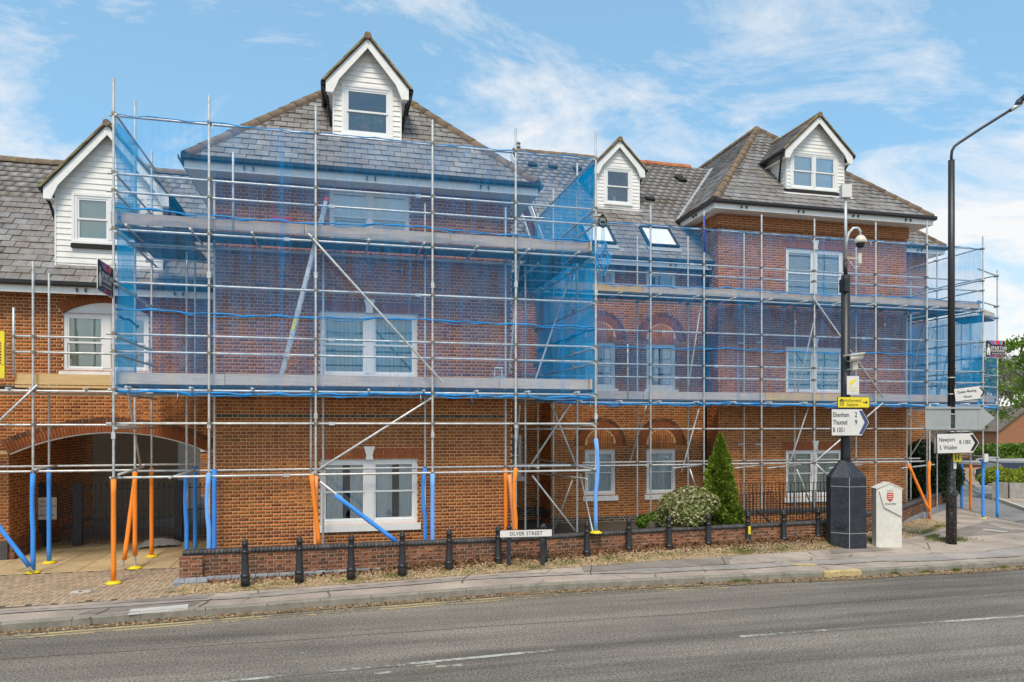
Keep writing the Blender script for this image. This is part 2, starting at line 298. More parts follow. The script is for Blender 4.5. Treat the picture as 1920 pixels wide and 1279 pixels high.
worn_paint('white_line', (.48, .47, .43), (.16, .145, .12), 1.02)
worn_paint('yellow_line', (.55, .42, .17), (.17, .145, .11), 1.0)

worn_paint('worn_spot', (.45, .40, .32), (.16, .145, .12), 1.0)
# ---------------------------------------------------------------- mesh helpers
class MB:
    def __init__(s): s.v = []; s.f = []; s.m = []; s.sm = []
    def add(s, vs, fs, mi=0, smooth=False):
        b = len(s.v); s.v.extend([tuple(x) for x in vs])
        for f in fs: s.f.append([b + i for i in f]); s.m.append(mi); s.sm.append(smooth)
        return s
    def box(s, x0, x1, y0, y1, z0, z1, mi=0):
        return s.add([(x0, y0, z0), (x1, y0, z0), (x1, y1, z0), (x0, y1, z0), (x0, y0, z1), (x1, y0, z1), (x1, y1, z1), (x0, y1, z1)],
                     [(3, 2, 1, 0), (4, 5, 6, 7), (0, 1, 5, 4), (1, 2, 6, 5), (2, 3, 7, 6), (3, 0, 4, 7)], mi)
    def quad(s, a, b, c, d, mi=0): return s.add([a, b, c, d], [(0, 1, 2, 3)], mi)
    def poly(s, pts, mi=0): return s.add(pts, [tuple(range(len(pts)))], mi)
    def obox(s, c, ax, ay, az, mi=0):
        c, ax, ay, az = map(Vector, (c, ax, ay, az))
        vs = [c + ax * i + ay * j + az * k for k in (-1, 1) for (i, j) in ((-1, -1), (1, -1), (1, 1), (-1, 1))]
        return s.add(vs, [(3, 2, 1, 0), (4, 5, 6, 7), (0, 1, 5, 4), (1, 2, 6, 5), (2, 3, 7, 6), (3, 0, 4, 7)], mi)
    def beam(s, p, q, w, h, mi=0, up=(0, 0, 1)):
        p, q = Vector(p), Vector(q); d = (q - p); L = d.length; d.normalize(); u = Vector(up)
        r = d.cross(u).normalized(); u = r.cross(d)
        return s.obox((p + q) / 2, d * L / 2, r * w / 2, u * h / 2, mi)
    def tube(s, pts, r, n=8, mi=0, cap=True, smooth=True):
        pts = [Vector(p) for p in pts]; rr = r if isinstance(r, (list, tuple)) else [r] * len(pts)
        b = len(s.v); T0 = None
        for i, p in enumerate(pts):
            d = (pts[min(i + 1, len(pts) - 1)] - pts[max(i - 1, 0)]).normalized()
            if T0 is None: T0 = d.orthogonal().normalized()
            T0 = (T0 - d * T0.dot(d)).normalized(); B = d.cross(T0)
            for k in range(n):
                a = 2 * pi * k / n; s.v.append(tuple(p + (T0 * cos(a) + B * sin(a)) * rr[i]))
        for i in range(len(pts) - 1):
            for k in range(n):
                k2 = (k + 1) % n
                s.f.append([b + i * n + k, b + i * n + k2, b + (i + 1) * n + k2, b + (i + 1) * n + k]); s.m.append(mi); s.sm.append(smooth)
        if cap:
            s.f.append([b + k for k in range(n)][::-1]); s.m.append(mi); s.sm.append(False)
            e = b + (len(pts) - 1) * n; s.f.append([e + k for k in range(n)]); s.m.append(mi); s.sm.append(False)
        return s
    def lathe(s, prof, c=(0, 0, 0), n=16, mi=0, smooth=True):
        b = len(s.v)
        for r, z in prof:
            for k in range(n):
                a = 2 * pi * (k + .5) / n; s.v.append((c[0] + r * cos(a), c[1] + r * sin(a), c[2] + z))
        for i in range(len(prof) - 1):
            for k in range(n):
                k2 = (k + 1) % n
                s.f.append([b + i * n + k, b + i * n + k2, b + (i + 1) * n + k2, b + (i + 1) * n + k]); s.m.append(mi); s.sm.append(smooth)
        s.f.append([b + k for k in range(n)][::-1]); s.m.append(mi); s.sm.append(False)
        e = b + (len(prof) - 1) * n; s.f.append([e + k for k in range(n)]); s.m.append(mi); s.sm.append(False)
        return s
    def prism(s, pts, d, mi=0):       # extrude a polygon (3D points) along d
        n = len(pts); p = [Vector(x) for x in pts]; q = [x + Vector(d) for x in p]
        return s.add(p + q, [tuple(range(n))[::-1], tuple(range(n, 2 * n))] + [(i, (i + 1) % n, n + (i + 1) % n, n + i) for i in range(n)], mi)
    def mesh(s, name, mats):
        me = bpy.data.meshes.new(name); me.from_pydata(s.v, [], s.f)
        for m in (mats if isinstance(mats, (list, tuple)) else [mats]): me.materials.append(MT[m])
        me.polygons.foreach_set('material_index', s.m); me.polygons.foreach_set('use_smooth', s.sm); me.update()
        return me
def link(name, me, parent=None, loc=None, **props):
    o = bpy.data.objects.new(name, me); COL.objects.link(o)
    if parent is not None: o.parent = parent
    if loc is not None: o.location = loc
    for k, v in props.items(): o[k] = v
    return o
def root_off(p):
    v = Vector((0, 0, 0))
    while p is not None: v += p.location; p = p.parent
    return v
def part(name, mb, mats, parent=None, **props):
    """a mesh given in world coordinates, moved into its parent's frame"""
    me = mb.mesh(name, mats)
    if parent is not None:
        off = root_off(parent)
        if off.length > 1e-9: me.transform(Matrix.Translation(-off))
    return link(name, me, parent, **props)
def thing(name, loc, label, cat, group=None, rz=0.0):
    o = bpy.data.objects.new(name, None); COL.objects.link(o); o.location = loc; o.rotation_euler.z = rz; o.empty_display_size = .2
    o['label'] = label; o['category'] = cat
    if group: o['group'] = group
    return o
def single(name, mb, mats, label, cat, group=None, loc=None):
    me = mb.mesh(name, mats)
    if loc is not None: me.transform(Matrix.Translation(-Vector(loc)))
    o = link(name, me, None, loc, label=label, category=cat)
    if group: o['group'] = group
    return o
def struct(name, mb, mats): 
    o = link(name, mb.mesh(name, mats)); o['kind'] = 'structure'; return o
def npmesh(name, V, k, mats, mi=None):
    """V: (n*k,3) vertices, every k in a row one polygon"""
    V = np.asarray(V, dtype=np.float32); nf = len(V) // k
    me = bpy.data.meshes.new(name); me.vertices.add(len(V)); me.vertices.foreach_set('co', V.ravel())
    me.loops.add(len(V)); me.loops.foreach_set('vertex_index', np.arange(len(V), dtype=np.int32))
    me.polygons.add(nf); me.polygons.foreach_set('loop_start', np.arange(0, nf * k, k, dtype=np.int32))
    for m in mats: me.materials.append(MT[m])
    if mi is not None: me.polygons.foreach_set('material_index', np.asarray(mi, dtype=np.int32))
    me.update(calc_edges=True); me.validate()
    return me
def text(parent, body, size, loc, mat, rz=0.0, align='LEFT', roll=0.0, spacing=1.0, squash=1.0, name='lettering', bold=0.0):
    cu = bpy.data.curves.new(name, 'FONT'); cu.body = body; cu.size = size; cu.align_x = align; cu.extrude = .0008; cu.space_character = spacing
    cu.offset = bold; cu.resolution_u = 3; cu.materials.append(MT[mat])
    tmp = bpy.data.objects.new(name, cu); me = bpy.data.meshes.new_from_object(tmp); bpy.data.objects.remove(tmp)
    if not me.materials: me.materials.append(MT[mat])
    o = bpy.data.objects.new(name, me); COL.objects.link(o); o.parent = parent; o.location = loc; o.rotation_euler = (pi / 2, -roll, rz); o.scale = (squash, 1, 1)
    return o
def leaves(pts, nrm, size, aspect=1.6, jit=.8):
    """leaf quads at points, roughly facing nrm"""
    n = len(pts); d = nrm + rng.normal(0, jit, (n, 3)); d /= np.linalg.norm(d, axis=1)[:, None] + 1e-9
    a = np.cross(d, rng.normal(0, 1, (n, 3))); a /= np.linalg.norm(a, axis=1)[:, None] + 1e-9; b = np.cross(d, a)
    s = size * rng.uniform(.6, 1.3, (n, 1)); A = a * s * aspect / 2; B = b * s / 2
    V = np.empty((n, 4, 3)); V[:, 0] = pts - A; V[:, 1] = pts - B; V[:, 2] = pts + A; V[:, 3] = pts + B
    return V.reshape(-1, 3)
# ---------------------------------------------------------------- brickwork and slating
PITCH = 0.075
def sub_intervals(base, cuts):
    res = [base]
    for c0, c1 in cuts:
        nx = []
        for a, b in res:
            if c1 <= a or c0 >= b: nx.append((a, b)); continue
            if c0 > a: nx.append((a, c0))
            if c1 < b: nx.append((c1, b))
        res = nx
    return res
SHARED = {}
def shared_box(key, name, dx, dy, dz, mat):
    if key not in SHARED:
        mb = MB(); mb.add([(-dx/2, 0, -dz/2), (dx/2, 0, -dz/2), (dx/2, dy, -dz/2), (-dx/2, dy, -dz/2), (-dx/2, 0, dz/2), (dx/2, 0, dz/2), (dx/2, dy, dz/2), (-dx/2, dy, dz/2)],
                          [(3, 2, 1, 0), (4, 5, 6, 7), (0, 1, 5, 4), (1, 2, 6, 5), (3, 0, 4, 7), (2, 3, 7, 6)])
        SHARED[key] = mb.mesh(name, mat)
    return SHARED[key]
class Bld:
    def __init__(s, name, loc, label, cat='building', group=None, mats=('brick_orange', 'brick_red', 'brick_blue'), mortar='mortar', zmin=.95):
        s.root = thing(name, loc, label, cat, group); s.bricks = []; s.slates = []; s.wall = MB(); s.mats = mats; s.mortar = mortar; s.zmin = zmin; s.under = MB()
    def panel(s, O, U, Nn, L, z0, z1, opens=(), red=lambda z: 0, arch=None, depth=.11, bricks=True, redrects=()):
        """O (x,y) start, U unit along, Nn outward; opens [(u0,u1,z0,z1)]; arch(z)->extra cuts for the bricks, and arch.cells -> openings for the backing"""
        O = Vector((O[0], O[1], 0)); U = Vector((U[0], U[1], 0)); Nn = Vector((Nn[0], Nn[1], 0))
        P = lambda u, z, d=0.0: O + U * u + Nn * d + Vector((0, 0, z))
        m = -.004
        cells = list(opens)
        if arch: cells += arch.cells
        us = sorted({0, L} | {min(max(o[0], 0), L) for o in cells} | {min(max(o[1], 0), L) for o in cells})
        for a, b in zip(us, us[1:]):
            if b - a < 1e-6: continue
            mid = (a + b) / 2
            for c, d in sub_intervals((z0, z1), [(o[2], o[3]) for o in cells if o[0] <= mid <= o[1]]):
                s.wall.quad(P(a, c, m), P(b, c, m), P(b, d, m), P(a, d, m))
        for (a, b, c, d) in opens:
            for q in ((P(a, c, m), P(a, d, m), P(a, d, -depth), P(a, c, -depth)), (P(b, c, -depth), P(b, d, -depth), P(b, d, m), P(b, c, m)),
                      (P(a, d, m), P(b, d, m), P(b, d, -depth), P(a, d, -depth)), (P(a, c, -depth), P(b, c, -depth), P(b, c, m), P(a, c, m))):
                s.wall.quad(*q, mi=1)
        if not bricks: return
        r0 = math.floor(z0 / PITCH + .5)
        r = r0
        while r * PITCH < z1 - .02:
            za_, zb_ = max(r * PITCH + .006, z0), min((r + 1) * PITCH - .006, z1)
            if zb_ - za_ > .015:
                zm = (za_ + zb_) / 2
                cuts = [(o[0], o[1]) for o in opens if o[2] < zm < o[3]]
                if arch: cuts += arch(zm)
                rd = red(zm)
                ivs = sub_intervals((0, L), cuts)
                u = -.3375 + (.16875 if r % 2 else 0); k = 0
                while u < L:
                    for ln in (.213, .1005):
                        a, b = u, u + ln; u = b + .012
                        for (c, d) in ivs:
                            x, y = max(a, c), min(b, d)
                            if y - x > .02:
                                s.bricks.append((P(0, 0), U, Nn, x, y, za_, zb_, 1 if any(q[0] < (x + y) / 2 < q[1] and q[2] < zm < q[3] for q in redrects) else rd, abs((y - x) - ln) < 1e-6 and abs(zb_ - za_ - .063) < 1e-6, ln))
            r += 1
    def finish_bricks(s, limit=300):
        camp = Vector((0, 0, HC)); cand = []
        for i, (O, U, Nn, a, b, z0, z1, rd, full, ln) in enumerate(s.bricks):
            if not full or z0 < s.zmin: continue
            c = O + U * (a + b) / 2 + Vector((0, 0, (z0 + z1) / 2)); v = camp - c
            if v.dot(Nn) <= 0: continue
            t = atan2(c.x, c.y) - TH
            if abs(t) > radians(36): continue
            cand.append((v.length / (ln / .1) - .0, i))
        cand.sort(); pick = {i for _, i in cand[:limit]}
        w = part('wall', s.wall, [s.mortar, s.mats[0]], s.root); s.wallob = w
        off = root_off(s.root)
        V = []; mi = []
        for i, (O, U, Nn, a, b, z0, z1, rd, full, ln) in enumerate(s.bricks):
            pr = random.uniform(-.0015, .0015)
            if i in pick:
                me = shared_box((s.mats[rd], ln), 'brick', ln, .02, .063, s.mats[rd])
                o = link('brick', me, w); c = O + U * (a + b) / 2 + Nn * pr + Vector((0, 0, (z0 + z1) / 2)) - off
                o.location = c; o.rotation_euler.z = atan2(U.y, U.x)
            else:
                p = [O + U * x + Nn * (pr - d) + Vector((0, 0, z)) - off for d in (0, .02) for (x, z) in ((a, z0), (b, z0), (b, z1), (a, z1))]
                for f in ((0, 1, 2, 3), (4, 0, 3, 7), (1, 5, 6, 2), (3, 2, 6, 7), (4, 5, 1, 0)):
                    V.extend([p[j] for j in f]); mi.append(rd)
        if V:
            # weld each brick into one island so that it keeps one colour
            nb = len(V) // 20; A = np.array(V, dtype=np.float32).reshape(nb, 20, 3)
            idx = [0, 1, 2, 3, 4, 17, 10, 7]     # corner k of the box found in the face list
            # faces: 0123 | 4 0 3 7 | 1 5 6 2 | 3 2 6 7 | 4 5 1 0
            C = A[:, [0, 1, 2, 3, 4, 9, 10, 7]]
            F = np.array([(0, 1, 2, 3), (4, 0, 3, 7), (1, 5, 6, 2), (3, 2, 6, 7), (4, 5, 1, 0)])
            faces = (F[None] + (np.arange(nb) * 8)[:, None, None]).reshape(-1, 4)
            me = idxmesh('brickwork', C.reshape(-1, 3), faces, [s.mats[0], s.mats[1], s.mats[2]], mi)
            o = link('brickwork', me, w); o['kind'] = 'stuff'
    def slope(s, P0, U, V, poly, indiv=True, gauge=.255, width=.30, bed=True, mat='slate', th=.012):
        """P0 eave corner, U along the eave, V up the slope (unit), poly [(u,v)] convex"""
        P0, U, V = Vector(P0), Vector(U), Vector(V); Nn = U.cross(V).normalized()
        if Nn.z < 0: Nn = -Nn
        if bed: s.under.poly([P0 + U * a + V * b for a, b in poly])
        vmax = max(b for a, b in poly); vmin = min(b for a, b in poly)
        def lim(v):
            xs = []
            for (a, b), (c, d) in zip(poly, poly[1:] + poly[:1]):
                if abs(b - d) < 1e-9:
                    if abs(b - v) < 1e-9: xs += [a, c]
                    continue
                t = (v - b) / (d - b)
                if -1e-9 <= t <= 1 + 1e-9: xs.append(a + (c - a) * t)
            return (min(xs), max(xs)) if xs else None
        v = vmin - .04; r = 0
        while v < vmax - .03:
            v0, v1 = v, min(v + gauge + .02, vmax)
            l0, l1 = lim(max(v0, vmin + 1e-6)), lim(min(v1, vmax - 1e-6))
            if l0 and l1:
                u = -width * 2 + (width / 2 if r % 2 else 0) + math.floor(min(l0[0], l1[0]) / width) * width
                while u < max(l0[1], l1[1]):
                    a0, b0 = max(u + .006, l0[0]), min(u + width - .006, l0[1]); a1, b1 = max(u + .006, l1[0]), min(u + width - .006, l1[1])
                    if b0 - a0 > .02 and b1 >= a1 - 1e-6:
                        full = abs(b0 - a0 - width + .012) < 1e-6 and abs(b1 - a1 - width + .012) < 1e-6 and abs(v1 - v0 - gauge - .02) < 1e-6
                        s.slates.append((P0, U, V, Nn, a0, b0, a1, b1, v0, v1, full and indiv, mat, gauge, width))
                    elif b0 - a0 > .02 and a1 > b1:
                        a1 = b1 = max(min((u + width / 2), l1[1]), l1[0]); s.slates.append((P0, U, V, Nn, a0, b0, a1, b1 + 1e-3, v0, v1, False, mat, gauge, width))
                    u += width
            v += gauge; r += 1
    def finish_slates(s, limit=300):
        if s.under.f: s.roofob = part('roof', s.under, 'slate_bed', s.root)
        camp = Vector((0, 0, HC)); cand = []
        for i, (P0, U, V, Nn, a0, b0, a1, b1, v0, v1, full, mat, g, wd) in enumerate(s.slates):
            if not full: continue
            c = P0 + U * (a0 + b0) / 2 + V * v0
            if (camp - c).dot(Nn) <= 0: continue
            if abs(atan2(c.x, c.y) - TH) > radians(35.8): continue
            cand.append(((c - camp).length, i))
        cand.sort(); pick = {i for _, i in cand[:limit]}
        off = root_off(s.root); V_ = []; ms = []; mats = []
        for i, (P0, U, V, Nn, a0, b0, a1, b1, v0, v1, full, mat, g, wd) in enumerate(s.slates):
            lift = .028 + random.uniform(-.003, .010); sk = random.uniform(-.008, .008)
            if i in pick:
                key = ('slate', mat, g, wd)
                if key not in SHARED:
                    h = wd - .012; L = g + .02; mb = MB()
                    mb.add([(-h/2, 0, 0), (h/2, 0, 0), (h/2, L, -.02), (-h/2, L, -.02), (-h/2, 0, -.012), (h/2, 0, -.012), (h/2, L, -.028), (-h/2, L, -.028)], [(0, 1, 2, 3), (4, 5, 1, 0), (3, 7, 4, 0), (1, 5, 6, 2)])
                    SHARED[key] = mb.mesh('slate', mat)
                o = link('slate', SHARED[key], s.roofob)
                c = P0 + U * (a0 + b0) / 2 + V * v0 + Nn * lift - off
                UU = U + V * sk; VV = V - U * sk
                o.matrix_local = Matrix(((UU.x, VV.x, Nn.x, c.x), (UU.y, VV.y, Nn.y, c.y), (UU.z, VV.z, Nn.z, c.z), (0, 0, 0, 1)))
            else:
                A = P0 - off
                t0 = [A + U * a0 + V * v0 + Nn * lift, A + U * b0 + V * (v0 + sk) + Nn * lift, A + U * b1 + V * v1 + Nn * .006, A + U * a1 + V * v1 + Nn * .006]
                V_.extend(t0 + [x - Nn * .012 for x in t0]); 
                if mat not in mats: mats.append(mat)
                ms += [mats.index(mat)] * 4
        if V_:
            nb = len(V_) // 8; F = np.array([(0, 1, 2, 3), (4, 5, 1, 0), (3, 7, 4, 0), (1, 5, 6, 2)])
            faces = (F[None] + (np.arange(nb) * 8)[:, None, None]).reshape(-1, 4)
            me = idxmesh('slating', np.array(V_, dtype=np.float32), faces, mats, ms)
            o = link('slating', me, s.roofob); o['kind'] = 'stuff'
def idxmesh(name, V, F, mats, mi):
    me = bpy.data.meshes.new(name); me.vertices.add(len(V)); me.vertices.foreach_set('co', np.asarray(V, dtype=np.float32).ravel())
    k = F.shape[1]; me.loops.add(F.size); me.loops.foreach_set('vertex_index', F.astype(np.int32).ravel())
    me.polygons.add(len(F)); me.polygons.foreach_set('loop_start', np.arange(0, F.size, k, dtype=np.int32))
    for m in mats: me.materials.append(MT[m])
    me.polygons.foreach_set('material_index', np.asarray(mi, dtype=np.int32)); me.update(calc_edges=True)
    return me
def proud_pieces(B, name, pieces, mats, wall):
    """dressed bricks laid proud of the wall: each piece a quad list (front corners) extruded outwards; one object each"""
    for q, Nn, d, m in pieces:
        mb = MB(); mb.prism([Vector(x) for x in q], Vector(Nn) * d)
        part(name, mb, m, wall)
def ring(B, cx_, zc, y, R0, R1, a0, a1, n, mat, name='arch_brick'):
    """arch bricks in a wall facing -Y"""
    for i in range(n):
        t0 = a0 + (a1 - a0) * i / n + .012 / R1; t1 = a0 + (a1 - a0) * (i + 1) / n - .0
        q = [(cx_ + R * cos(t), y, zc + R * sin(t)) for R, t in ((R0, t0), (R1, t0), (R1, t1), (R0, t1))]
        mb = MB(); mb.prism(q, (0, -.012, 0)); part(name, mb, mat, B.wallob)
# ---------------------------------------------------------------- windows (walls facing -Y)
def window(B, x0, x1, z0, z1, y, lites=2, mull=.10, sash=True, blind='blind_white', kind='vertical', sill=True, keystone=False, arch=0.0, frame=.055, room=True, vent=None, split=.5):
    """frame set back behind the face y; parts: the window frame is the part, panes, sills and curtains its sub-parts"""
    yf = y + .045
    f = MB(); W = x1 - x0
    f.box(x0, x0 + frame, yf, yf + .07, z0, z1); f.box(x1 - frame, x1, yf, yf + .07, z0, z1)
    f.box(x0 + frame, x1 - frame, yf, yf + .07, z1 - frame, z1); f.box(x0 + frame, x1 - frame, yf, yf + .07, z0, z0 + frame * 1.1)
    lw = (W - 2 * frame - mull * (lites - 1)) / lites
    for i in range(1, lites):
        a = x0 + frame + lw * i + mull * (i - 1); f.box(a, a + mull, yf - .012, yf + .07, z0 + frame * 1.1, z1 - frame)
    if arch:   # white segmental head above the frame
        n = 14; R = (W * W / 4 + arch * arch) / (2 * arch); cz = z1 + arch - R; xm = (x0 + x1) / 2
        pts = [(x0, yf, z1)] + [(xm - R * sin(t), yf, cz + R * cos(t)) for t in [math.asin(W / 2 / R) * (1 - 2 * i / n) for i in range(n + 1)]] + [(x1, yf, z1)]
        f.prism(pts, (0, .05, 0))
    wo = part('window', f, 'upvc', B.root)
    for i in range(lites):
        a = x0 + frame + i * (lw + mull); b = a + lw; zm = z0 + (z1 - z0) * split
        zl, zh = z0 + frame * 1.1, z1 - frame; s = .042
        spans = [(zm - .02, zh, yf + .012), (zl, zm + .02, yf + .034)] if sash else [(zl, zh, yf + .02)]
        for (c, d, yy) in spans:
            sm = MB(); sm.box(a, a + s, yy, yy + .03, c, d); sm.box(b - s, b, yy, yy + .03, c, d); sm.box(a + s, b - s, yy, yy + .03, c, c + s); sm.box(a + s, b - s, yy, yy + .03, d - s, d)
            part('sash', sm, 'upvc', wo)
            pm = MB(); pm.box(a + s, b - s, yy + .012, yy + .018, c + s, d - s); part('pane', pm, 'window_glass', wo)
        yb = yf + .092
        if kind == 'vertical':
            n = max(4, int(lw / .085)); cm = MB()
            for k in range(n):
                u0 = a + (b - a) * k / n + .003; u1 = a + (b - a) * (k + 1) / n - .003
                cm.add([(u0, yb - .012, zl), (u1, yb + .02, zl), (u1, yb + .02, zh), (u0, yb - .012, zh)], [(0, 1, 2, 3)])
            part('vertical_blind', cm, blind, wo)
        elif kind == 'venetian':
            n = int((zh - zl) / .055); cm = MB()
            for k in range(n):
                z = zl + (zh - zl) * k / n; cm.add([(a, yb - .015, z), (b, yb - .015, z), (b, yb + .012, z + .046), (a, yb + .012, z + .046)], [(0, 1, 2, 3)])
            part('venetian_blind', cm, blind, wo)
        elif kind == 'roller':
            cm = MB(); cm.quad((a, yb, zl), (b, yb, zl), (b, yb, zh), (a, yb, zh)); part('roller_blind', cm, blind, wo)
        elif kind in ('curtain', 'net'):
            cm = MB(); n = 44
            spans2 = [(a, b)] if kind == 'net' else ([(a, a + lw * .46), (b - lw * .36, b)])
            for (c, d) in spans2:
                base = len(cm.v)
                for k in range(n + 1):
                    u = c + (d - c) * k / n; o = .022 * sin(k * 1.35 + i) + .012 * sin(k * .53)
                    cm.v += [(u, yb + o, zl), (u, yb + o * .6, zh)]
                for k in range(n): cm.f.append([base + 2 * k, base + 2 * k + 2, base + 2 * k + 3, base + 2 * k + 1]); cm.m.append(0); cm.sm.append(True)
            part('curtain', cm, blind, wo)
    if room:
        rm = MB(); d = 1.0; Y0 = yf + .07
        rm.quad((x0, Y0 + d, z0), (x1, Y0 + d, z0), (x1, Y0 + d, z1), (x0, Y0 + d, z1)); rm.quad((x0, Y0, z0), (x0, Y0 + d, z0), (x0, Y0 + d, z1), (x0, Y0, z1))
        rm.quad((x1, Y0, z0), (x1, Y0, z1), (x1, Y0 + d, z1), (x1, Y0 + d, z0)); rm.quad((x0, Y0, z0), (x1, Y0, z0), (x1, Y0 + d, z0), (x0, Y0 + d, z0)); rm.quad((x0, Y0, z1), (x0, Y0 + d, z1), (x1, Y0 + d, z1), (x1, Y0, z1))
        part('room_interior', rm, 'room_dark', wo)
    if sill:
        sm = MB(); sm.box(x0 - .07, x1 + .07, y - .045, yf + .005, z0 - .155, z0 - .003); part('sill', sm, 'white_paint', wo)
    if keystone:
        xm = (x0 + x1) / 2; km = MB(); km.prism([(xm - .085, y, z1 - .01), (xm + .085, y, z1 - .01), (xm + .085 if False else xm + .07, y, z1 + .10), (xm + .125, y, z1 + .29), (xm - .125, y, z1 + .29), (xm - .07, y, z1 + .10)], (0, -.035, 0))
        part('keystone', km, 'white_paint', wo)
    return wo
def ridge_tiles(B, p, q, mat='mossy_tile', name='ridge_tile', r=.13, step=.45, limit=80):
    p, q = Vector(p), Vector(q); L = (q - p).length; d = (q - p) / L; n = max(1, round(L / step)); st = L / n
    key = (name, mat, round(st, 3), r)
    if key not in SHARED:
        mb = MB(); k = 8
        for i in range(k + 1):
            a = radians(-15) + radians(210) * i / k
            for x in (0, st + .02):
                rr = r + (.012 if x == 0 else 0); mb.v.append((cos(a) * rr, x, sin(a) * rr))
        for i in range(k): mb.f.append([2 * i, 2 * i + 2, 2 * i + 3, 2 * i + 1][::-1]); mb.m.append(0); mb.sm.append(True)
        mb.f.append([2 * i for i in range(k + 1)]); mb.m.append(0); mb.sm.append(False)
        SHARED[key] = mb.mesh(name, mat)
    X = d.cross(Vector((0, 0, 1))).normalized(); Z = X.cross(d); off = root_off(B.root)
    for i in range(n):
        c = p + d * st * i - off - Z * .06 + Vector((random.uniform(-.004, .004), 0, random.uniform(-.006, .006)))
        o = link(name, SHARED[key], B.roofob); o.matrix_local = Matrix(((X.x, d.x, Z.x, c.x), (X.y, d.y, Z.y, c.y), (X.z, d.z, Z.z, c.z), (0, 0, 0, 1)))
def gutter_run(B, pts, fascia=.20, closed=False, soffit_to=None, brackets=True, gmat='black_plastic'):
    """pts: eave corner points (top edge of the fascia); outward is to the left-hand side seen from above going along pts"""
    g = MB(); f = MB()
    for p, q in zip(pts, pts[1:]):
        p, q = Vector(p), Vector(q); d = (q - p).normalized(); n = Vector((d.y, -d.x, 0)); up = Vector((0, 0, 1))
        f.obox((p + q) / 2 - up * (fascia / 2 + .05) - n * .012, d * ((q - p).length / 2 + .004), n * .012, up * fascia / 2)
        prof = [(0.002, .0), (.0, -.06), (.03, -.10), (.08, -.105), (.115, -.075), (.12, .005), (.105, .005), (.10, -.06), (.07, -.09), (.035, -.085), (.015, -.05), (.015, 0)]
        L = (q - p).length + .1
        g.prism([p - d * .05 + n * (a + .003) + up * (b + .01) for a, b in prof], d * L)
        if brackets:
            k = int((q - p).length / 1.9)
            for i in range(k * 2):
                c = p + d * ((i // 2 + .5) * (q - p).length / k + (.09 if i % 2 else -.09)); g.obox(c + n * .03 - up * .16, d * .012, n * .025, up * .04)
    part('gutter', g, gmat, B.root); part('fascia', f, 'white_paint', B.root)
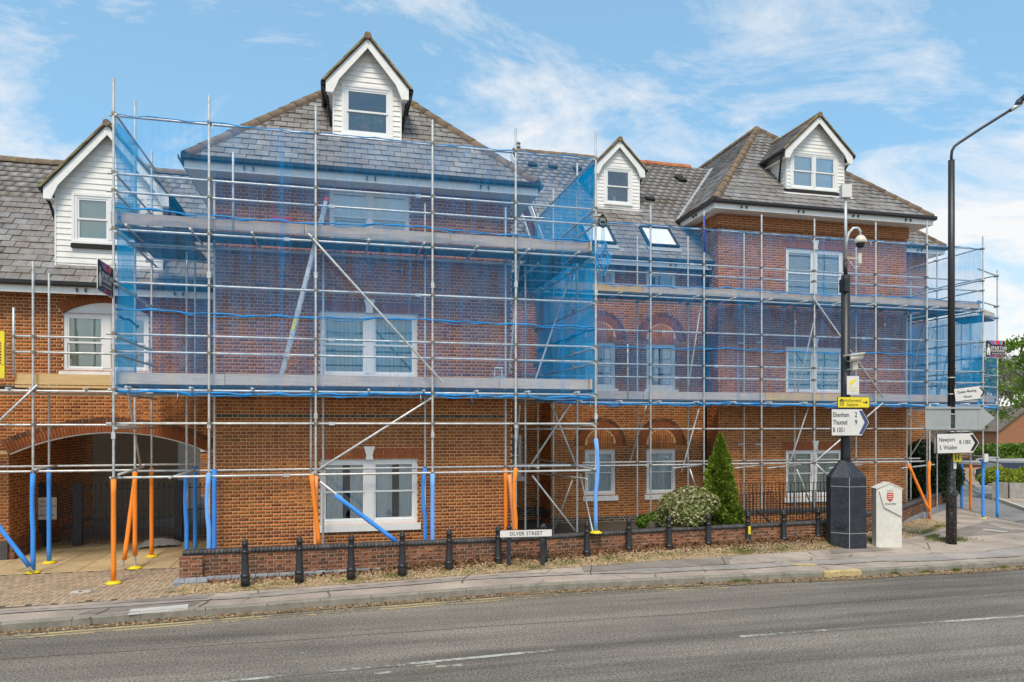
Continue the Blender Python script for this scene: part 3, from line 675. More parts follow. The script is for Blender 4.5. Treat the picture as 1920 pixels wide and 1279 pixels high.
def dormer(B, xc, half, y, z0, z_eave, z_apex, over, win, yback, barge=.17, lites=1, kind='roller', blind='blind_white', board=.135, cheek=True, front_over=.22, tiles='mossy_tile', brk=True):
    """gabled dormer: white boards on face and cheeks, slated roof, barge boards, window"""
    pitch = (z_apex - z_eave) / (half + over)           # slope of the little roof
    zt = z_apex - .10
    D = link('dormer', None, B.root)
    bod = MB(); H = lambda x: zt - abs(x - xc) * pitch      # underside line of the roof
    xl, xr = xc - half, xc + half
    # backing
    wx0, wx1, wz0, wz1 = win
    zs = H(xl)
    for (a, b, c, d) in [(xl, wx0, z0, zs), (wx1, xr, z0, zs), (wx0, wx1, z0, wz0), (wx0, wx1, wz1, max(zs, wz1 + .001))]:
        if d > c: bod.quad((a, y, c), (b, y, c), (b, y, d), (a, y, d))
    zz0 = max(zs, wz1)
    bod.poly([(xl, y, zz0), (xr, y, zz0), (xr, y, H(xr) + .001), (xc, y, zt), (xl, y, H(xl) + .001)])
    for x in (xl, xr): bod.quad((x, y, z0), (x, yback, z0), (x, yback, zs), (x, y, zs))
    part('backing', bod, 'white_paint', D)
    # boards on the face
    z = z0
    def boardpiece(a, b, c, d, a2=None, b2=None):
        a2 = a if a2 is None else a2; b2 = b if b2 is None else b2
        mb = MB(); mb.add([(a, y - .022, c), (b, y - .022, c), (b2, y - .006, d), (a2, y - .006, d), (a, y, c), (b, y, c), (b2, y, d), (a2, y, d)], [(0, 1, 2, 3), (4, 5, 1, 0), (3, 7, 4, 0), (1, 5, 6, 2), (2, 6, 7, 3)])
        part('weatherboard', mb, 'weatherboard_paint', D)
    while z < zt - .05:
        zb = z + board - .004
        def ext(zq):
            hw = min(half, (zt - zq) / pitch); return xc - hw, xc + hw
        a, b = ext(z); a2, b2 = ext(zb)
        a, b = max(a, xl), min(b, xr)
        cut = z < wz1 - .02 and zb > wz0 + .02
        if cut:
            boardpiece(a, wx0 - .03, z, zb, max(a2, xl), wx0 - .03); boardpiece(wx1 + .03, b, z, zb, wx1 + .03, min(b2, xr))
        elif b2 > a2: boardpiece(a, b, z, zb, a2, b2)
        z += board
    # cheeks
    if cheek:
        for sx, x in ((-1, xl), (1, xr)):
            z = z0
            while z < zs - .02:
                mb = MB(); zb = min(z + board - .004, zs)
                mb.add([(x + sx * .022, y, z), (x + sx * .022, yback, z), (x + sx * .006, yback, zb), (x + sx * .006, y, zb), (x, y, z), (x, yback, z), (x, y, zb), (x, yback, zb)], [(0, 1, 2, 3), (4, 5, 1, 0), (3, 6, 4, 0)])
                part('weatherboard', mb, 'weatherboard_paint', D); z += board
        cp = MB()
        for sx, x in ((-1, xl), (1, xr)): cp.box(x - (.0 if sx > 0 else .03), x + (.03 if sx > 0 else .0), y - .03, y + .06, z0, zs)
        part('corner_post', cp, 'white_paint', D)
    # barge boards with a returned foot
    ye = y - front_over
    def bargeboard(sx):
        t = half + over; zf = z_apex - t * pitch
        pts = [(xc, ye, z_apex - .02), (xc + sx * t, ye, zf - .02), (xc + sx * t, ye, zf - .30), (xc + sx * (t - .16), ye, zf - .30), (xc + sx * (t - .30), ye, zf - .30 + .30 * pitch - .02), (xc, ye, z_apex - .02 - barge * 1.5)]
        mb = MB(); mb.prism(pts if sx < 0 else pts, (0, .028, 0)); part('bargeboard', mb, 'white_paint', D)
        sf = MB(); sf.box(xc + sx * (half + .01) if sx > 0 else xc - t + .02, xc + t - .02 if sx > 0 else xc - half - .01, ye + .03, yback, zf - .28, zf - .255); part('soffit', sf, 'white_paint', D)
        gg = MB(); gg.tube([(xc + sx * (t + .06), ye + .02, zf - .07), (xc + sx * (t + .06), yback, zf - .07)], .058, 8); gg.tube([(xc + sx * (t + .05), ye + .12, zf - .12), (xc + sx * (t - .04), ye + .3, zf - .34), (xc + sx * (half + .06), ye + .55, zf - .9)], .033, 8)
        part('gutter', gg, 'black_plastic', D)
    bargeboard(-1); bargeboard(1)
    # roof slopes
    n = sqrt(1 + pitch * pitch); L = (half + over + .05) * n; zf = z_apex - (half + over + .05) * pitch
    dep = yback - ye + .04
    for sx in (-1, 1):
        P0 = (xc + sx * (half + over + .05), ye - .04, zf)
        V = Vector((-sx / n, 0, pitch / n)); U = Vector((0, 1, 0))
        pb = MB(); P = Vector(P0); Nn = Vector((sx * pitch / n, 0, 1 / n))
        pb.prism([P, P + U * dep, P + U * dep + V * L, P + V * L], -Nn * .03); part('roof_slope', pb, 'slate_bed', D)
        B.dsl.append((P0, U, V, [(0, 0), (dep, 0), (dep, L), (0, L)], D))
        vg = MB(); vg.prism([P + Nn * .0, P + V * L, P + V * L + Nn * .045, P + Nn * .045], (0, .05, 0)); part('verge', vg, 'mossy_verge', D)
    apx = MB(); apx.tube([(xc, ye - .06, z_apex - .01), (xc, yback, z_apex - .01)], .085, 8); part('ridge_tile', apx, tiles, D)
    w = window(B, wx0, wx1, wz0, wz1, y - .06, lites=lites, kind=kind, blind=blind, sill=False, mull=.08)
    tr = MB(); tr.box(wx0 - .06, wx0, y - .03, y + .02, wz0 - .06, wz1 + .06); tr.box(wx1, wx1 + .06, y - .03, y + .02, wz0 - .06, wz1 + .06); tr.box(wx0, wx1, y - .03, y + .02, wz1, wz1 + .06); tr.box(wx0 - .04, wx1 + .04, y - .06, y + .02, wz0 - .05, wz0)
    part('window_trim', tr, 'white_paint', D)
    return D
def dormer_slates(B):
    """slates of the dormer roofs, joined: only their edges can be made out"""
    for (P0, U, V, poly, D) in B.dsl:
        T = Bld.__new__(Bld); T.root = D; T.slates = []; T.under = MB(); T.roofob = D
        T.slope(P0, U, V, poly, indiv=False, bed=False); T.finish_slates(0)
# ---------------------------------------------------------------- setting: ground, road, pavements
def poly_sheet(name, pts, z, mat, kind='structure', parent=None):
    mb = MB(); c_ = (sum(p[0] for p in pts) / len(pts), sum(p[1] for p in pts) / len(pts)); mb.v = [(c_[0], c_[1], zfoot(*c_) + z - Z1)] + [(x, y, zfoot(x, y) + z - Z1) for x, y in pts]
    for i in range(len(pts)): mb.f.append([0, i + 1, (i + 1) % len(pts) + 1]); mb.m.append(0); mb.sm.append(False)
    
    if parent is not None: return part(name, mb, mat, parent)
    return struct(name, mb, mat)
def fall(y, x=0):
    t = min(max((y - 24) / 45, 0), 1); return -2.3 * t * t * (3 - 2 * t)
def grid_sheet(name, x0, x1, y0, y1, nx, ny, mat, dz, xf=None):
    mb = MB()
    for j in range(ny + 1):
        y = y0 + (y1 - y0) * j / ny
        for i in range(nx + 1):
            x = x0 + (x1 - x0) * i / nx
            if xf: x = xf(x, y)
            mb.v.append((x, y, fall(y) + dz))
    for j in range(ny):
        for i in range(nx): a = j * (nx + 1) + i; mb.f.append([a, a + 1, a + nx + 2, a + nx + 1]); mb.m.append(0); mb.sm.append(True)
    return struct(name, mb, mat)
g = grid_sheet('ground', -300, 500, -200, 24, 4, 2, 'soil', -.02)
g = grid_sheet('ground', -300, 500, 24, 400, 4, 60, 'grass_blade', -.02)
KERB = [(-40, 11.0), (-9, 12.25), (-5.1, 12.62), (-1.2, 12.95), (3.2, 13.28), (6.3, 13.22), (10.8, 13.03), (15.1, 13.05), (17.6, 13.6), (19.4, 14.9), (20.6, 17.0), (21.4, 19.4), (22.8, 22.5), (27, 28), (34, 36.4)]
road = MB(); kx = [p for p in KERB if p[0] <= 20.7]
road.poly([(-60, -30, 0), (60, -30, 0), (60, 17.0, 0)] + [(x, y, 0) for x, y in reversed(kx)] + [(-60, 11.0, 0)])
struct('road', road, 'asphalt')
# side road beyond the corner, falling away from the junction
side = MB(); L_ = [(20.6, 17.0), (21.4, 19.4), (22.8, 22.5), (27, 28), (34, 36.4), (42, 48), (47, 66)]
R_ = [(60, 17.0), (25.6, 18.2), (24.7, 21.1), (29.4, 27.7), (37.4, 36.4), (47, 48), (53, 66)]
for a, b, c, d in zip(L_, L_[1:], R_[1:], R_):
    for k in range(4):
        P = [(a[0] + (b[0] - a[0]) * t, a[1] + (b[1] - a[1]) * t) for t in (k / 4, k / 4 + .25)]; Q = [(d[0] + (c[0] - d[0]) * t, d[1] + (c[1] - d[1]) * t) for t in (k / 4, k / 4 + .25)]
        side.quad(*[(x, y, fall(y) + .006) for x, y in (P[0], Q[0], Q[1], P[1])])
struct('side_road', side, 'side_road')
ky = lambda x: float(np.interp(x, [p[0] for p in KERB], [p[1] for p in KERB]))
WALLF = [(-2.95, 14.98), (3.5, 15.12), (7.5, 15.6), (12.3, 15.88), (13.6, 16.8), (16.4, 18.1), (22.6, 22.6)]
wy = lambda x: float(np.interp(x, [p[0] for p in WALLF], [p[1] for p in WALLF]))
VER = [(-2.85, 14.1), (-1, 14.25), (2, 14.45), (4, 14.6), (7.6, 14.9), (11.5, 15.1), (12.6, 15.35), (13.6, 15.7), (15.5, 16.4), (18.5, 18.2)]
vy = lambda x: float(np.interp(x, [p[0] for p in VER], [p[1] for p in VER]))
def zfoot(x, y):
    t = min(max(x / 4, 0), 1) * min(max((24 - x) / 6, 0), 1); return .12 + .035 * t * min(max(y - ky(x), 0), 2.6)
def zg(x, y):
    v = vy(x)
    if x < -2.9 or y < v: return zfoot(x, y)
    zw = float(np.interp(x, [-3, 0, 3, 9, 13, 15, 18], [.15, .17, .33, .37, .38, .33, .22])); a = zfoot(x, v); return a + (zw - a) * min((y - v) / max(wy(x) - v, .1), 1.1)
def atg(px, py):
    z = .12
    for _ in range(8): c = at(px, py, Z=z); z = zg(c.x, c.y)
    return at(px, py, Z=z)
# footway
Z1 = .12
fw = MB()
fx = [-40, -20, -12] + [-9 + .5 * i for i in range(61)] + [21.35]; kyy = [ky(x) + .12 for x in fx]
bk = [20.0 if x < -2.7 else float(np.interp(x, [-2.7, 12, 13.5, 16.4, 19, 22.6], [15.1, 15.95, 16.9, 18.2, 20.3, 22.8])) for x in fx]
for i in range(len(fx)):
    for k in range(9): y = kyy[i] + (max(bk[i], kyy[i] + .3) - kyy[i]) * (k / 8) ** 1.0; fw.v.append((fx[i], y, zfoot(fx[i], y)))
for i in range(len(fx) - 1):
    for k in range(8): a = i * 9 + k; fw.f.append([a, a + 9, a + 10, a + 1]); fw.m.append(0); fw.sm.append(True)
KT = [(x_, y_) for x_, y_ in KERB if x_ > 21]
for (a, b) in zip(KT, KT[1:]): fw.quad((a[0] - .1, a[1] + .08, fall(a[1]) + .125), (b[0] - .1, b[1] + .08, fall(b[1]) + .125), (b[0] - 3.2, b[1] + 2, fall(b[1] + 2) + .125), (a[0] - 3.2, a[1] + 2, fall(a[1] + 2) + .125))
struct('footway', fw, 'footway')
# kerb stones, one object each
def kerb_line(pts, name='kerb', L=.915, yellow=None, lo=-9, hi=27):
    K = MB(); prev = None
    def offs(p, q, w): d = Vector((q[0] - p[0], q[1] - p[1], 0)).normalized(); return Vector((-d.y, d.x, 0)) * w
    for p, q in zip(pts, pts[1:]):
        o = offs(p, q, .06)
        K.obox(Vector(((p[0] + q[0]) / 2, (p[1] + q[1]) / 2, .03)) + o, Vector((q[0] - p[0], q[1] - p[1], 0)) / 2, o * .8, (0, 0, .07))
    k = struct(name, K, 'kerb_stone')
    for p, q in zip(pts, pts[1:]):
        if q[0] < lo or p[0] > hi: continue
        d = Vector((q[0] - p[0], q[1] - p[1], 0)); n = max(1, round(d.length / L)); st = d.length / n; d.normalize(); o = Vector((-d.y, d.x, 0))
        for i in range(n):
            c = Vector((p[0], p[1], 0)) + d * st * (i + .5) + o * .065
            m = MB(); h = .062; j = random.uniform(-.003, .003); a = d * (st / 2 - .006)
            prof = [(-h, -.02), (-h, .118), (-h + .018, .135), (h, .14), (h, -.02)]
            m.prism([c - a + o * (x + j) + Vector((0, 0, z + j)) for x, z in prof], a * 2)
            yl = yellow and yellow[0] < c.x < yellow[1]
            s = part('kerb_stone', m, 'yellow_road_paint' if yl else 'kerb_stone', k)
            if yl: s['label'] = 'kerb stone painted yellow'
    return k
kerb_line(KERB, yellow=(10.3, 11.1))
kerb_line([(37.4, 36.4), (29.4, 27.7), (24.7, 21.1), (25.6, 18.2), (60, 17.0)], lo=99)
FK = [(24.7, 21.1), (27, 24.4), (29.4, 27.7), (33.4, 32), (37.4, 36.4), (47, 48)]
fk = struct('kerb', MB().box(0, .001, 0, .001, -1, -.9), 'kerb_stone')
fwf = MB()
for (a, b) in zip(FK, FK[1:]):
    n = max(1, int(sqrt((b[0] - a[0]) ** 2 + (b[1] - a[1]) ** 2) / .915))
    if a[1] < 36:
        for i in range(n):
            p = Vector((a[0] + (b[0] - a[0]) * i / n, a[1] + (b[1] - a[1]) * i / n, 0)); q = Vector((a[0] + (b[0] - a[0]) * (i + 1) / n, a[1] + (b[1] - a[1]) * (i + 1) / n, 0)); p.z, q.z = fall(p.y) + .06, fall(q.y) + .06
            m = MB(); m.beam(p, q - (q - p).normalized() * .01, .13, .14); part('kerb_stone', m, 'concrete_pale', fk)
    fwf.quad((a[0] + .05, a[1] - .05, fall(a[1]) + .12), (b[0] + .05, b[1] - .05, fall(b[1]) + .12), (b[0] + 8, b[1] - 4, fall(b[1]) + .12), (a[0] + 8, a[1] - 4, fall(a[1]) + .12))
struct('footway', fwf, 'footway')
# repairs in the footway: trench strip, patches, covers
def irregular(pts, amp, n=7):
    r = []
    for (a, b), (c, d) in zip(pts, pts[1:] + pts[:1]):
        for i in range(n):
            t = i / n; r.append((a + (c - a) * t + random.uniform(-amp, amp), b + (d - b) * t + random.uniform(-amp, amp)))
    return r
up_, lo_ = [], []
for i in range(81):
    x = -9 + i * .35
    yk = np.interp(x, [p[0] for p in KERB], [p[1] for p in KERB]); 
    m_ = yk + .78 + .06 * sin(x * .7) + random.uniform(-.02, .02); hw = .07 + .05 * sin(x * 1.3) ** 2 + (.10 if x > 6 else 0) + (.12 if x > 12 else 0)
    up_.append((x, m_ + hw)); lo_.append((x, m_ - hw))
tr = MB()
for a, b, c, d in zip(lo_, lo_[1:], up_[1:], up_): tr.quad(*[(x, y, zfoot(x, y) + .007) for x, y in (a, b, c, d)])
struct('footway_trench_repair', tr, 'footway_grey')
cr = MB()
def crackline(x0, x1, off, w):
    n = int((x1 - x0) / .12)
    P = [(x0 + .12 * i, np.interp(x0 + .12 * i, [p[0] for p in KERB], [p[1] for p in KERB]) + off(x0 + .12 * i) + random.uniform(-.013, .013), w * random.uniform(.2, 1.6)) for i in range(n)]
    for (a, b, c), (d, e, f) in zip(P, P[1:]): cr.quad((a, b - c, zfoot(a, b) + .011), (d, e - f, zfoot(d, e) + .011), (d, e + f, zfoot(d, e) + .011), (a, b + c, zfoot(a, b) + .011))
crackline(-9, 18, lambda x: .70 + .06 * sin(x * .7) - .05 * sin(x * 1.3) ** 2 - (.1 if x > 6 else 0) - (.12 if x > 12 else 0), .011)
crackline(-9, 18, lambda x: .88 + .06 * sin(x * .7) + .05 * sin(x * 1.3) ** 2 + (.1 if x > 6 else 0) + (.1 if x > 12 else 0), .009)
crackline(-9, -2.6, lambda x: 1.28 + .02 * sin(x), .012)
for (x0, x1, y) in ((-3.9, -3.75, 12.9), (-2.35, -2.2, 13.2), (2.3, 2.6, 14.1), (5.0, 5.3, 14.2), (8.2, 8.5, 14.4), (14, 14.6, 14.9)):
    P = [(x0 + (x1 - x0) * i / 8 + random.uniform(-.02, .02), y - .35 + .09 * i) for i in range(9)]
    for (a, b), (c, d) in zip(P, P[1:]): cr.quad((a - .012, b, zfoot(a, b) + .013), (a + .012, b, zfoot(a, b) + .013), (c + .012, d, zfoot(c, d) + .013), (c - .012, d, zfoot(c, d) + .013))
struct('footway_cracks', cr, 'joint_sand')
poly_sheet('footway_patch', irregular([(-4.15, 13.0), (-2.4, 13.12), (-2.2, 14.0), (-3.6, 13.95)], .03), Z1 + .0045, 'footway_dark')
poly_sheet('footway_patch', irregular([(4.9, 14.0), (8.3, 14.15), (8.8, 14.8), (5.1, 14.75)], .05), Z1 + .0045, 'footway_dark')
poly_sheet('footway_patch', irregular([(11.3, 14.6), (13.2, 14.7), (12.9, 15.2), (11.6, 15.1)], .06), Z1 + .0045, 'footway_dark')
poly_sheet('footway_patch', irregular([(16.2, 15.8), (20.5, 16.6), (20.3, 18.6), (16.5, 16.6)], .1), Z1 + .0045, 'footway_dark')
def plate(name, x0, y0, x1, y1, w, mat, label, cat, z=Z1):
    z = zfoot(x0, y0) + .004; p, q = Vector((x0, y0, z)), Vector((x1, y1, z)); d = (q - p).normalized(); n = Vector((-d.y, d.x, 0)) * w; mb = MB()
    mb.prism([p, q, q + n, p + n], (0, 0, .014)); return single(name, mb, mat, label, cat)
c0, c1 = at(240, 1154, Z=Z1), at(352, 1144, Z=Z1); plate('access_cover', c0.x, c0.y, c1.x, c1.y, .36, 'concrete_pale', 'pale concrete cover set in dark asphalt patch of the footway', 'cover')
c0, c1 = at(1500, 1061, Z=Z1), at(1531, 1062, Z=Z1); plate('access_cover', c0.x - .25, c0.y - .05, c1.x, c1.y - .05, .16, 'yellow_road_paint', 'small yellow painted patch in the footway near the black cabinet', 'cover')
c0, c1 = at(1840, 1000, Z=Z1), at(1882, 1005, Z=Z1); plate('access_cover', c0.x, c0.y, c1.x, c1.y, .22, 'concrete_pale', 'pale narrow cover in footway at the street corner', 'cover')
# road markings
def strip(name, pts, w, mat, z=.005):
    mb = MB()
    for (p, q) in zip(pts, pts[1:]):
        d = Vector((q[0] - p[0], q[1] - p[1], 0)).normalized(); n = Vector((-d.y, d.x, 0)) * w / 2; a, b = Vector((p[0], p[1], z)), Vector((q[0], q[1], z))
        mb.quad(a - n, b - n, b + n, a + n)
    return struct(name, mb, mat)
xs = [-10 + i * .5 for i in range(36)]
strip('yellow_line', [(x, ky(x) - .30) for x in xs if x < 7.6], .07, 'yellow_line')
strip('yellow_line', [(x, ky(x) - .46) for x in xs if x < 7.6], .06, 'yellow_line')
a, b = at(350, 1285, Z=0), at(1042, 1219, Z=0); strip('centre_line', [(a.x - 1.2, a.y - (b.y - a.y) / (b.x - a.x) * 1.2), (b.x, b.y)], .09, 'white_line')
a, b = at(1388, 1194, Z=0), at(1990, 1150, Z=0); strip('centre_line', [(a.x, a.y), (b.x, b.y)], .09, 'white_line')
for (px, py, w_, d_) in ((798, 1247, .28, .05), (842, 1249, .34, .06), (718, 1262, .22, .06), (1575, 1142, .2, .03), (560, 1226, .18, .03)):
    c = at(px, py, Z=0); poly_sheet('road_scuff', irregular([(c.x - w_ / 2, c.y - d_ / 2), (c.x + w_ / 2, c.y - d_ / 2), (c.x + w_ / 2, c.y + d_ / 2), (c.x - w_ / 2, c.y + d_ / 2)], .02, 4), .004 + Z1 - zfoot(c.x, c.y), 'worn_spot')
sm_ = [(x, 11.15 + .02 * sin(x * .9) + .012 * sin(x * 3.1)) for x in [-14 + .3 * i for i in range(110)]]
strip('road_seam', sm_, .022, 'joint_sand', .003)
gut = MB()
for x in [-10 + i * .4 for i in range(75)]:
    gut.quad((x, ky(x) - .30 - .05 * sin(x * 2), .009), (x + .4, ky(x + .4) - .30 - .05 * sin((x + .4) * 2), .009), (x + .4, ky(x + .4), .009), (x, ky(x), .009)) if x > 7.6 else gut.quad((x, ky(x) - .2, .009), (x + .4, ky(x + .4) - .2, .009), (x + .4, ky(x + .4), .009), (x, ky(x), .009))
struct('gutter_channel', gut, 'leaf_litter_bed')
def pebbles(name, pts, size, mat, flat=.5):
    n = len(pts); T = np.array([(1, 0, -.4), (-.6, .9, -.4), (-.6, -.9, -.4), (0, 0, .8)]); 
    ang = rng.uniform(0, 2 * pi, n); s = size * rng.uniform(.5, 1.5, n); R = np.zeros((n, 4, 3))
    for i in range(4):
        R[:, i, 0] = (T[i, 0] * np.cos(ang) - T[i, 1] * np.sin(ang)) * s * rng.uniform(.7, 1.3, n); R[:, i, 1] = (T[i, 0] * np.sin(ang) + T[i, 1] * np.cos(ang)) * s; R[:, i, 2] = T[i, 2] * s * flat
    V = (R + pts[:, None, :]).reshape(-1, 3); F = np.array([(0, 1, 3), (1, 2, 3), (2, 0, 3)]); faces = (F[None] + (np.arange(n) * 4)[:, None, None]).reshape(-1, 3)
    me = idxmesh(name, V, faces, [mat], [0] * len(faces)); o = link(name, me); o['kind'] = 'stuff'; return o
def scatter(n, f, zf):
    P = np.array([f() for _ in range(n)]); return np.column_stack([P[:, 0], P[:, 1], [zf(x, y) for x, y in P]])
def gut_pt():
    x = random.uniform(-9, 19); return x, ky(x) - abs(random.gauss(0, .13)) - .01
pebbles('gutter_grit', scatter(5200, gut_pt, lambda x, y: .012), .011, 'gravel')
dl = scatter(650, gut_pt, lambda x, y: .022); o = link('fallen_leaves', npmesh('fallen_leaves', leaves(dl, np.tile([0, 0, 1.], (len(dl), 1)), .04, jit=.5), 4, ['dead_leaves'])); o['kind'] = 'stuff'

# gravel verge between footway and garden wall
vg = MB()
for i in range(60):
    x = -2.85 + i * .35; 
    for k in range(4):
        Q = []
        for (xx, t) in ((x, k / 4), (x + .35, k / 4), (x + .35, k / 4 + .25), (x, k / 4 + .25)): yy = vy(xx) + (wy(xx) + .1 - vy(xx)) * t; Q.append((xx, yy, zg(xx, yy) + .006))
        vg.quad(*Q)
struct('verge', vg, 'leaf_litter_bed')
def ver_pt():
    x = random.uniform(-2.95, 18.2) if random.random() < .5 else random.uniform(-2.95, 9); t = random.random() ** 1.1; return x, vy(x) - .07 + (wy(x) - vy(x) + .05) * t + random.gauss(0, .02)
pebbles('verge_gravel', scatter(36000, ver_pt, lambda x, y: zg(x, y) + .008 + random.uniform(0, .014)), .017, 'gravel', .6)
def lit_pt():
    while True:
        x = random.uniform(-2.5, 14.5)
        if x > 1 or random.random() < .4: return x, wy(x) - abs(random.gauss(0, .16)) - .02
dl = scatter(4200, lit_pt, lambda x, y: zg(x, y) + .02 + random.uniform(0, .03)); o = link('leaf_litter', npmesh('leaf_litter', leaves(dl, np.tile([0, 0, 1.], (len(dl), 1)), .05, jit=.9), 4, ['dead_leaves'])); o['kind'] = 'stuff'
def tuft_field(name, n, f, h, mat='grass_blade', zf=None):
    P = np.array([f() for _ in range(n)]); z = np.array([zf(x, y) if zf else zg(x, y) + .01 for x, y in P]); B = np.column_stack([P, z])
    a = rng.uniform(0, 2 * pi, n); w = .006; hh = h * rng.uniform(.4, 1.3, n); lean = rng.normal(0, .35, (n, 2)) * hh[:, None]
    V = np.zeros((n, 3, 3)); D = np.column_stack([np.cos(a) * w, np.sin(a) * w, np.zeros(n)])
    V[:, 0] = B - D; V[:, 1] = B + D; V[:, 2] = B + np.column_stack([lean, hh]); o = link(name, npmesh(name, V.reshape(-1, 3), 3, [mat])); o['kind'] = 'stuff'; return o
spots = [(random.uniform(-2.9, 18), random.uniform(0, .25)) for _ in range(60)] + [(12.6, .1), (13.4, .1), (13.9, .15), (15.4, -.4), (15.6, -.4)] * 4
def gr_pt():
    s = random.choice(spots); x = s[0] + random.gauss(0, .12); return x, vy(x) + s[1] + random.gauss(0, .06)
tuft_field('verge_grass', 9000, gr_pt, .05)
tuft_field('verge_grass', 1500, lambda: (15.5 + random.gauss(0, .28), 15.5 + random.gauss(0, .12)), .07)
tuft_field('kerb_weeds', 1300, lambda: (lambda x: (x + random.gauss(0, .06), ky(x) - .03 + random.gauss(0, .03)))(random.choice([7.9, 8.1, 11.6, 12.4, 13.2, 14.5, 15.3, 16])), .06, zf=lambda x, y: .01)

# ---------------------------------------------------------------- drive: block pavers, then slabs through the arch
dr = MB(); DX0, DX1 = -10.2, -2.72
def dfr(x): return 13.66 + .078 * (x + 6) + .02 * sin(x)
dr.poly([(DX0, dfr(DX0), Z1 + .004), (-5.6, dfr(-5.6), Z1 + .004), (DX1, dfr(DX1) + .1, Z1 + .004), (DX1, 24, Z1 + .004), (DX0, 24, Z1 + .004)])
drive = struct('driveway', dr, 'joint_sand')
cand = []
for i in range(int(DX0 * 10), int(DX1 * 10)):
    for j in range(134, 168):
        k = (i - j) % 4
        if k == 0: x0, y0, w_, d_ = i * .1, j * .1, .2, .1
        elif k == 3: x0, y0, w_, d_ = i * .1, j * .1, .1, .2
        else: continue
        if y0 < dfr(x0) or y0 + d_ > 16.72 or x0 + w_ > DX1: continue
        cand.append((x0 + w_ / 2, y0 + d_ / 2, w_, d_))
cand.sort(key=lambda c: (abs(atan2(c[0], c[1]) - TH) > radians(35.7), c[0] ** 2 + c[1] ** 2))
def flat_piece(key, name, w_, d_, h, mat):
    if key not in SHARED:
        mb = MB(); b = .006; mb.add([(-w_/2, -d_/2, 0), (w_/2, -d_/2, 0), (w_/2, d_/2, 0), (-w_/2, d_/2, 0), (-w_/2 + b, -d_/2 + b, h), (w_/2 - b, -d_/2 + b, h), (w_/2 - b, d_/2 - b, h), (-w_/2 + b, d_/2 - b, h)],
                             [(4, 5, 6, 7), (0, 1, 5, 4), (1, 2, 6, 5), (2, 3, 7, 6), (3, 0, 4, 7)]); SHARED[key] = mb.mesh(name, mat)
    return SHARED[key]
for (x, y, w_, d_) in cand[:300]:
    link('paver', flat_piece(('pv', w_), 'paver', w_ - .006, d_ - .006, .012, 'paver'), drive, (x, y, Z1 + .004 + random.uniform(-.002, .002)))
V = []; 
for (x, y, w_, d_) in cand[300:]:
    z = Z1 + .004 + random.uniform(-.002, .002); w2, d2 = w_ / 2 - .003, d_ / 2 - .003
    V += [(x - w2, y - d2, z), (x + w2, y - d2, z), (x + w2, y + d2, z), (x - w2, y + d2, z)] + [(x - w2 + .006, y - d2 + .006, z + .012), (x + w2 - .006, y - d2 + .006, z + .012), (x + w2 - .006, y + d2 - .006, z + .012), (x - w2 + .006, y + d2 - .006, z + .012)]
F = np.array([(4, 5, 6, 7), (0, 1, 5, 4), (1, 2, 6, 5), (2, 3, 7, 6), (3, 0, 4, 7)]); nb = len(V) // 8
o = link('paving', idxmesh('paving', np.array(V), (F[None] + (np.arange(nb) * 8)[:, None, None]).reshape(-1, 4), ['paver'], [0] * nb * 5), drive); o['kind'] = 'stuff'
for i in range(13):
    for j in range(8):
        x, y = -2.95 - .6 * i - .3, 16.78 + .6 * j + .3
        link('slab', flat_piece('slab', 'slab', .592, .592, .014, 'slab'), drive, (x, y, Z1 + .004 + random.uniform(-.002, .002)))
cy = MB(); cy.poly([(-30, 21.6, Z1 + .022), (-1, 21.6, Z1 + .022), (-1, 60, Z1 + .022), (-30, 60, Z1 + .022)]); struct('courtyard', cy, 'footway_dark')
c = at(151, 1110, Z=Z1 + .02); mb = MB(); mb.box(-.16, .16, -.1, .1, 0, .006); mb.box(-.03, .03, -.025, .025, .006, .012, 1); me = mb.mesh('stopcock_cover', ['concrete_pale', 'black_iron']); o = link('stopcock_cover', me, None, c); o['label'] = 'tiny stopcock cover let into the block paving'; o['category'] = 'cover'

# ---------------------------------------------------------------- buildings
class Arcs:
    """segmental openings cut from a wall: (xc, half, zspring, rise, zbottom, extra) in wall u coordinates"""
    def __init__(s, arcs):
        s.a = arcs; s.cells = []
        for (xc, h, zs, rise, zb, ex) in arcs:
            R = (h * h + rise * rise) / (2 * rise); cz = zs + rise - R; n = max(8, int(h / .05))
            for i in range(n):
                u0, u1 = xc - h + 2 * h * i / n, xc - h + 2 * h * (i + 1) / n; um = max(abs(u0 - xc), abs(u1 - xc)); s.cells.append((u0, u1, zb, cz + sqrt(max(R * R - um * um, 0)) + .05))
    def __call__(s, z):
        r = []
        for (xc, h, zs, rise, zb, ex) in s.a:
            R = (h * h + rise * rise) / (2 * rise); cz = zs + rise - R
            if zb < z < zs: r.append((xc - h, xc + h))
            elif zs <= z < cz + R + ex: hw = sqrt(max((R + ex) ** 2 - (z - cz) ** 2, 0)); r.append((xc - hw, xc + hw))
        return r
def bands(*bs):
    def f(z):
        for a, b, k in bs:
            if a < z < b: return k
        return 0
    return f
PH = 1.033; CV, SV = 1 / sqrt(1 + PH * PH), PH / sqrt(1 + PH * PH)
UPY = (0, CV, SV)
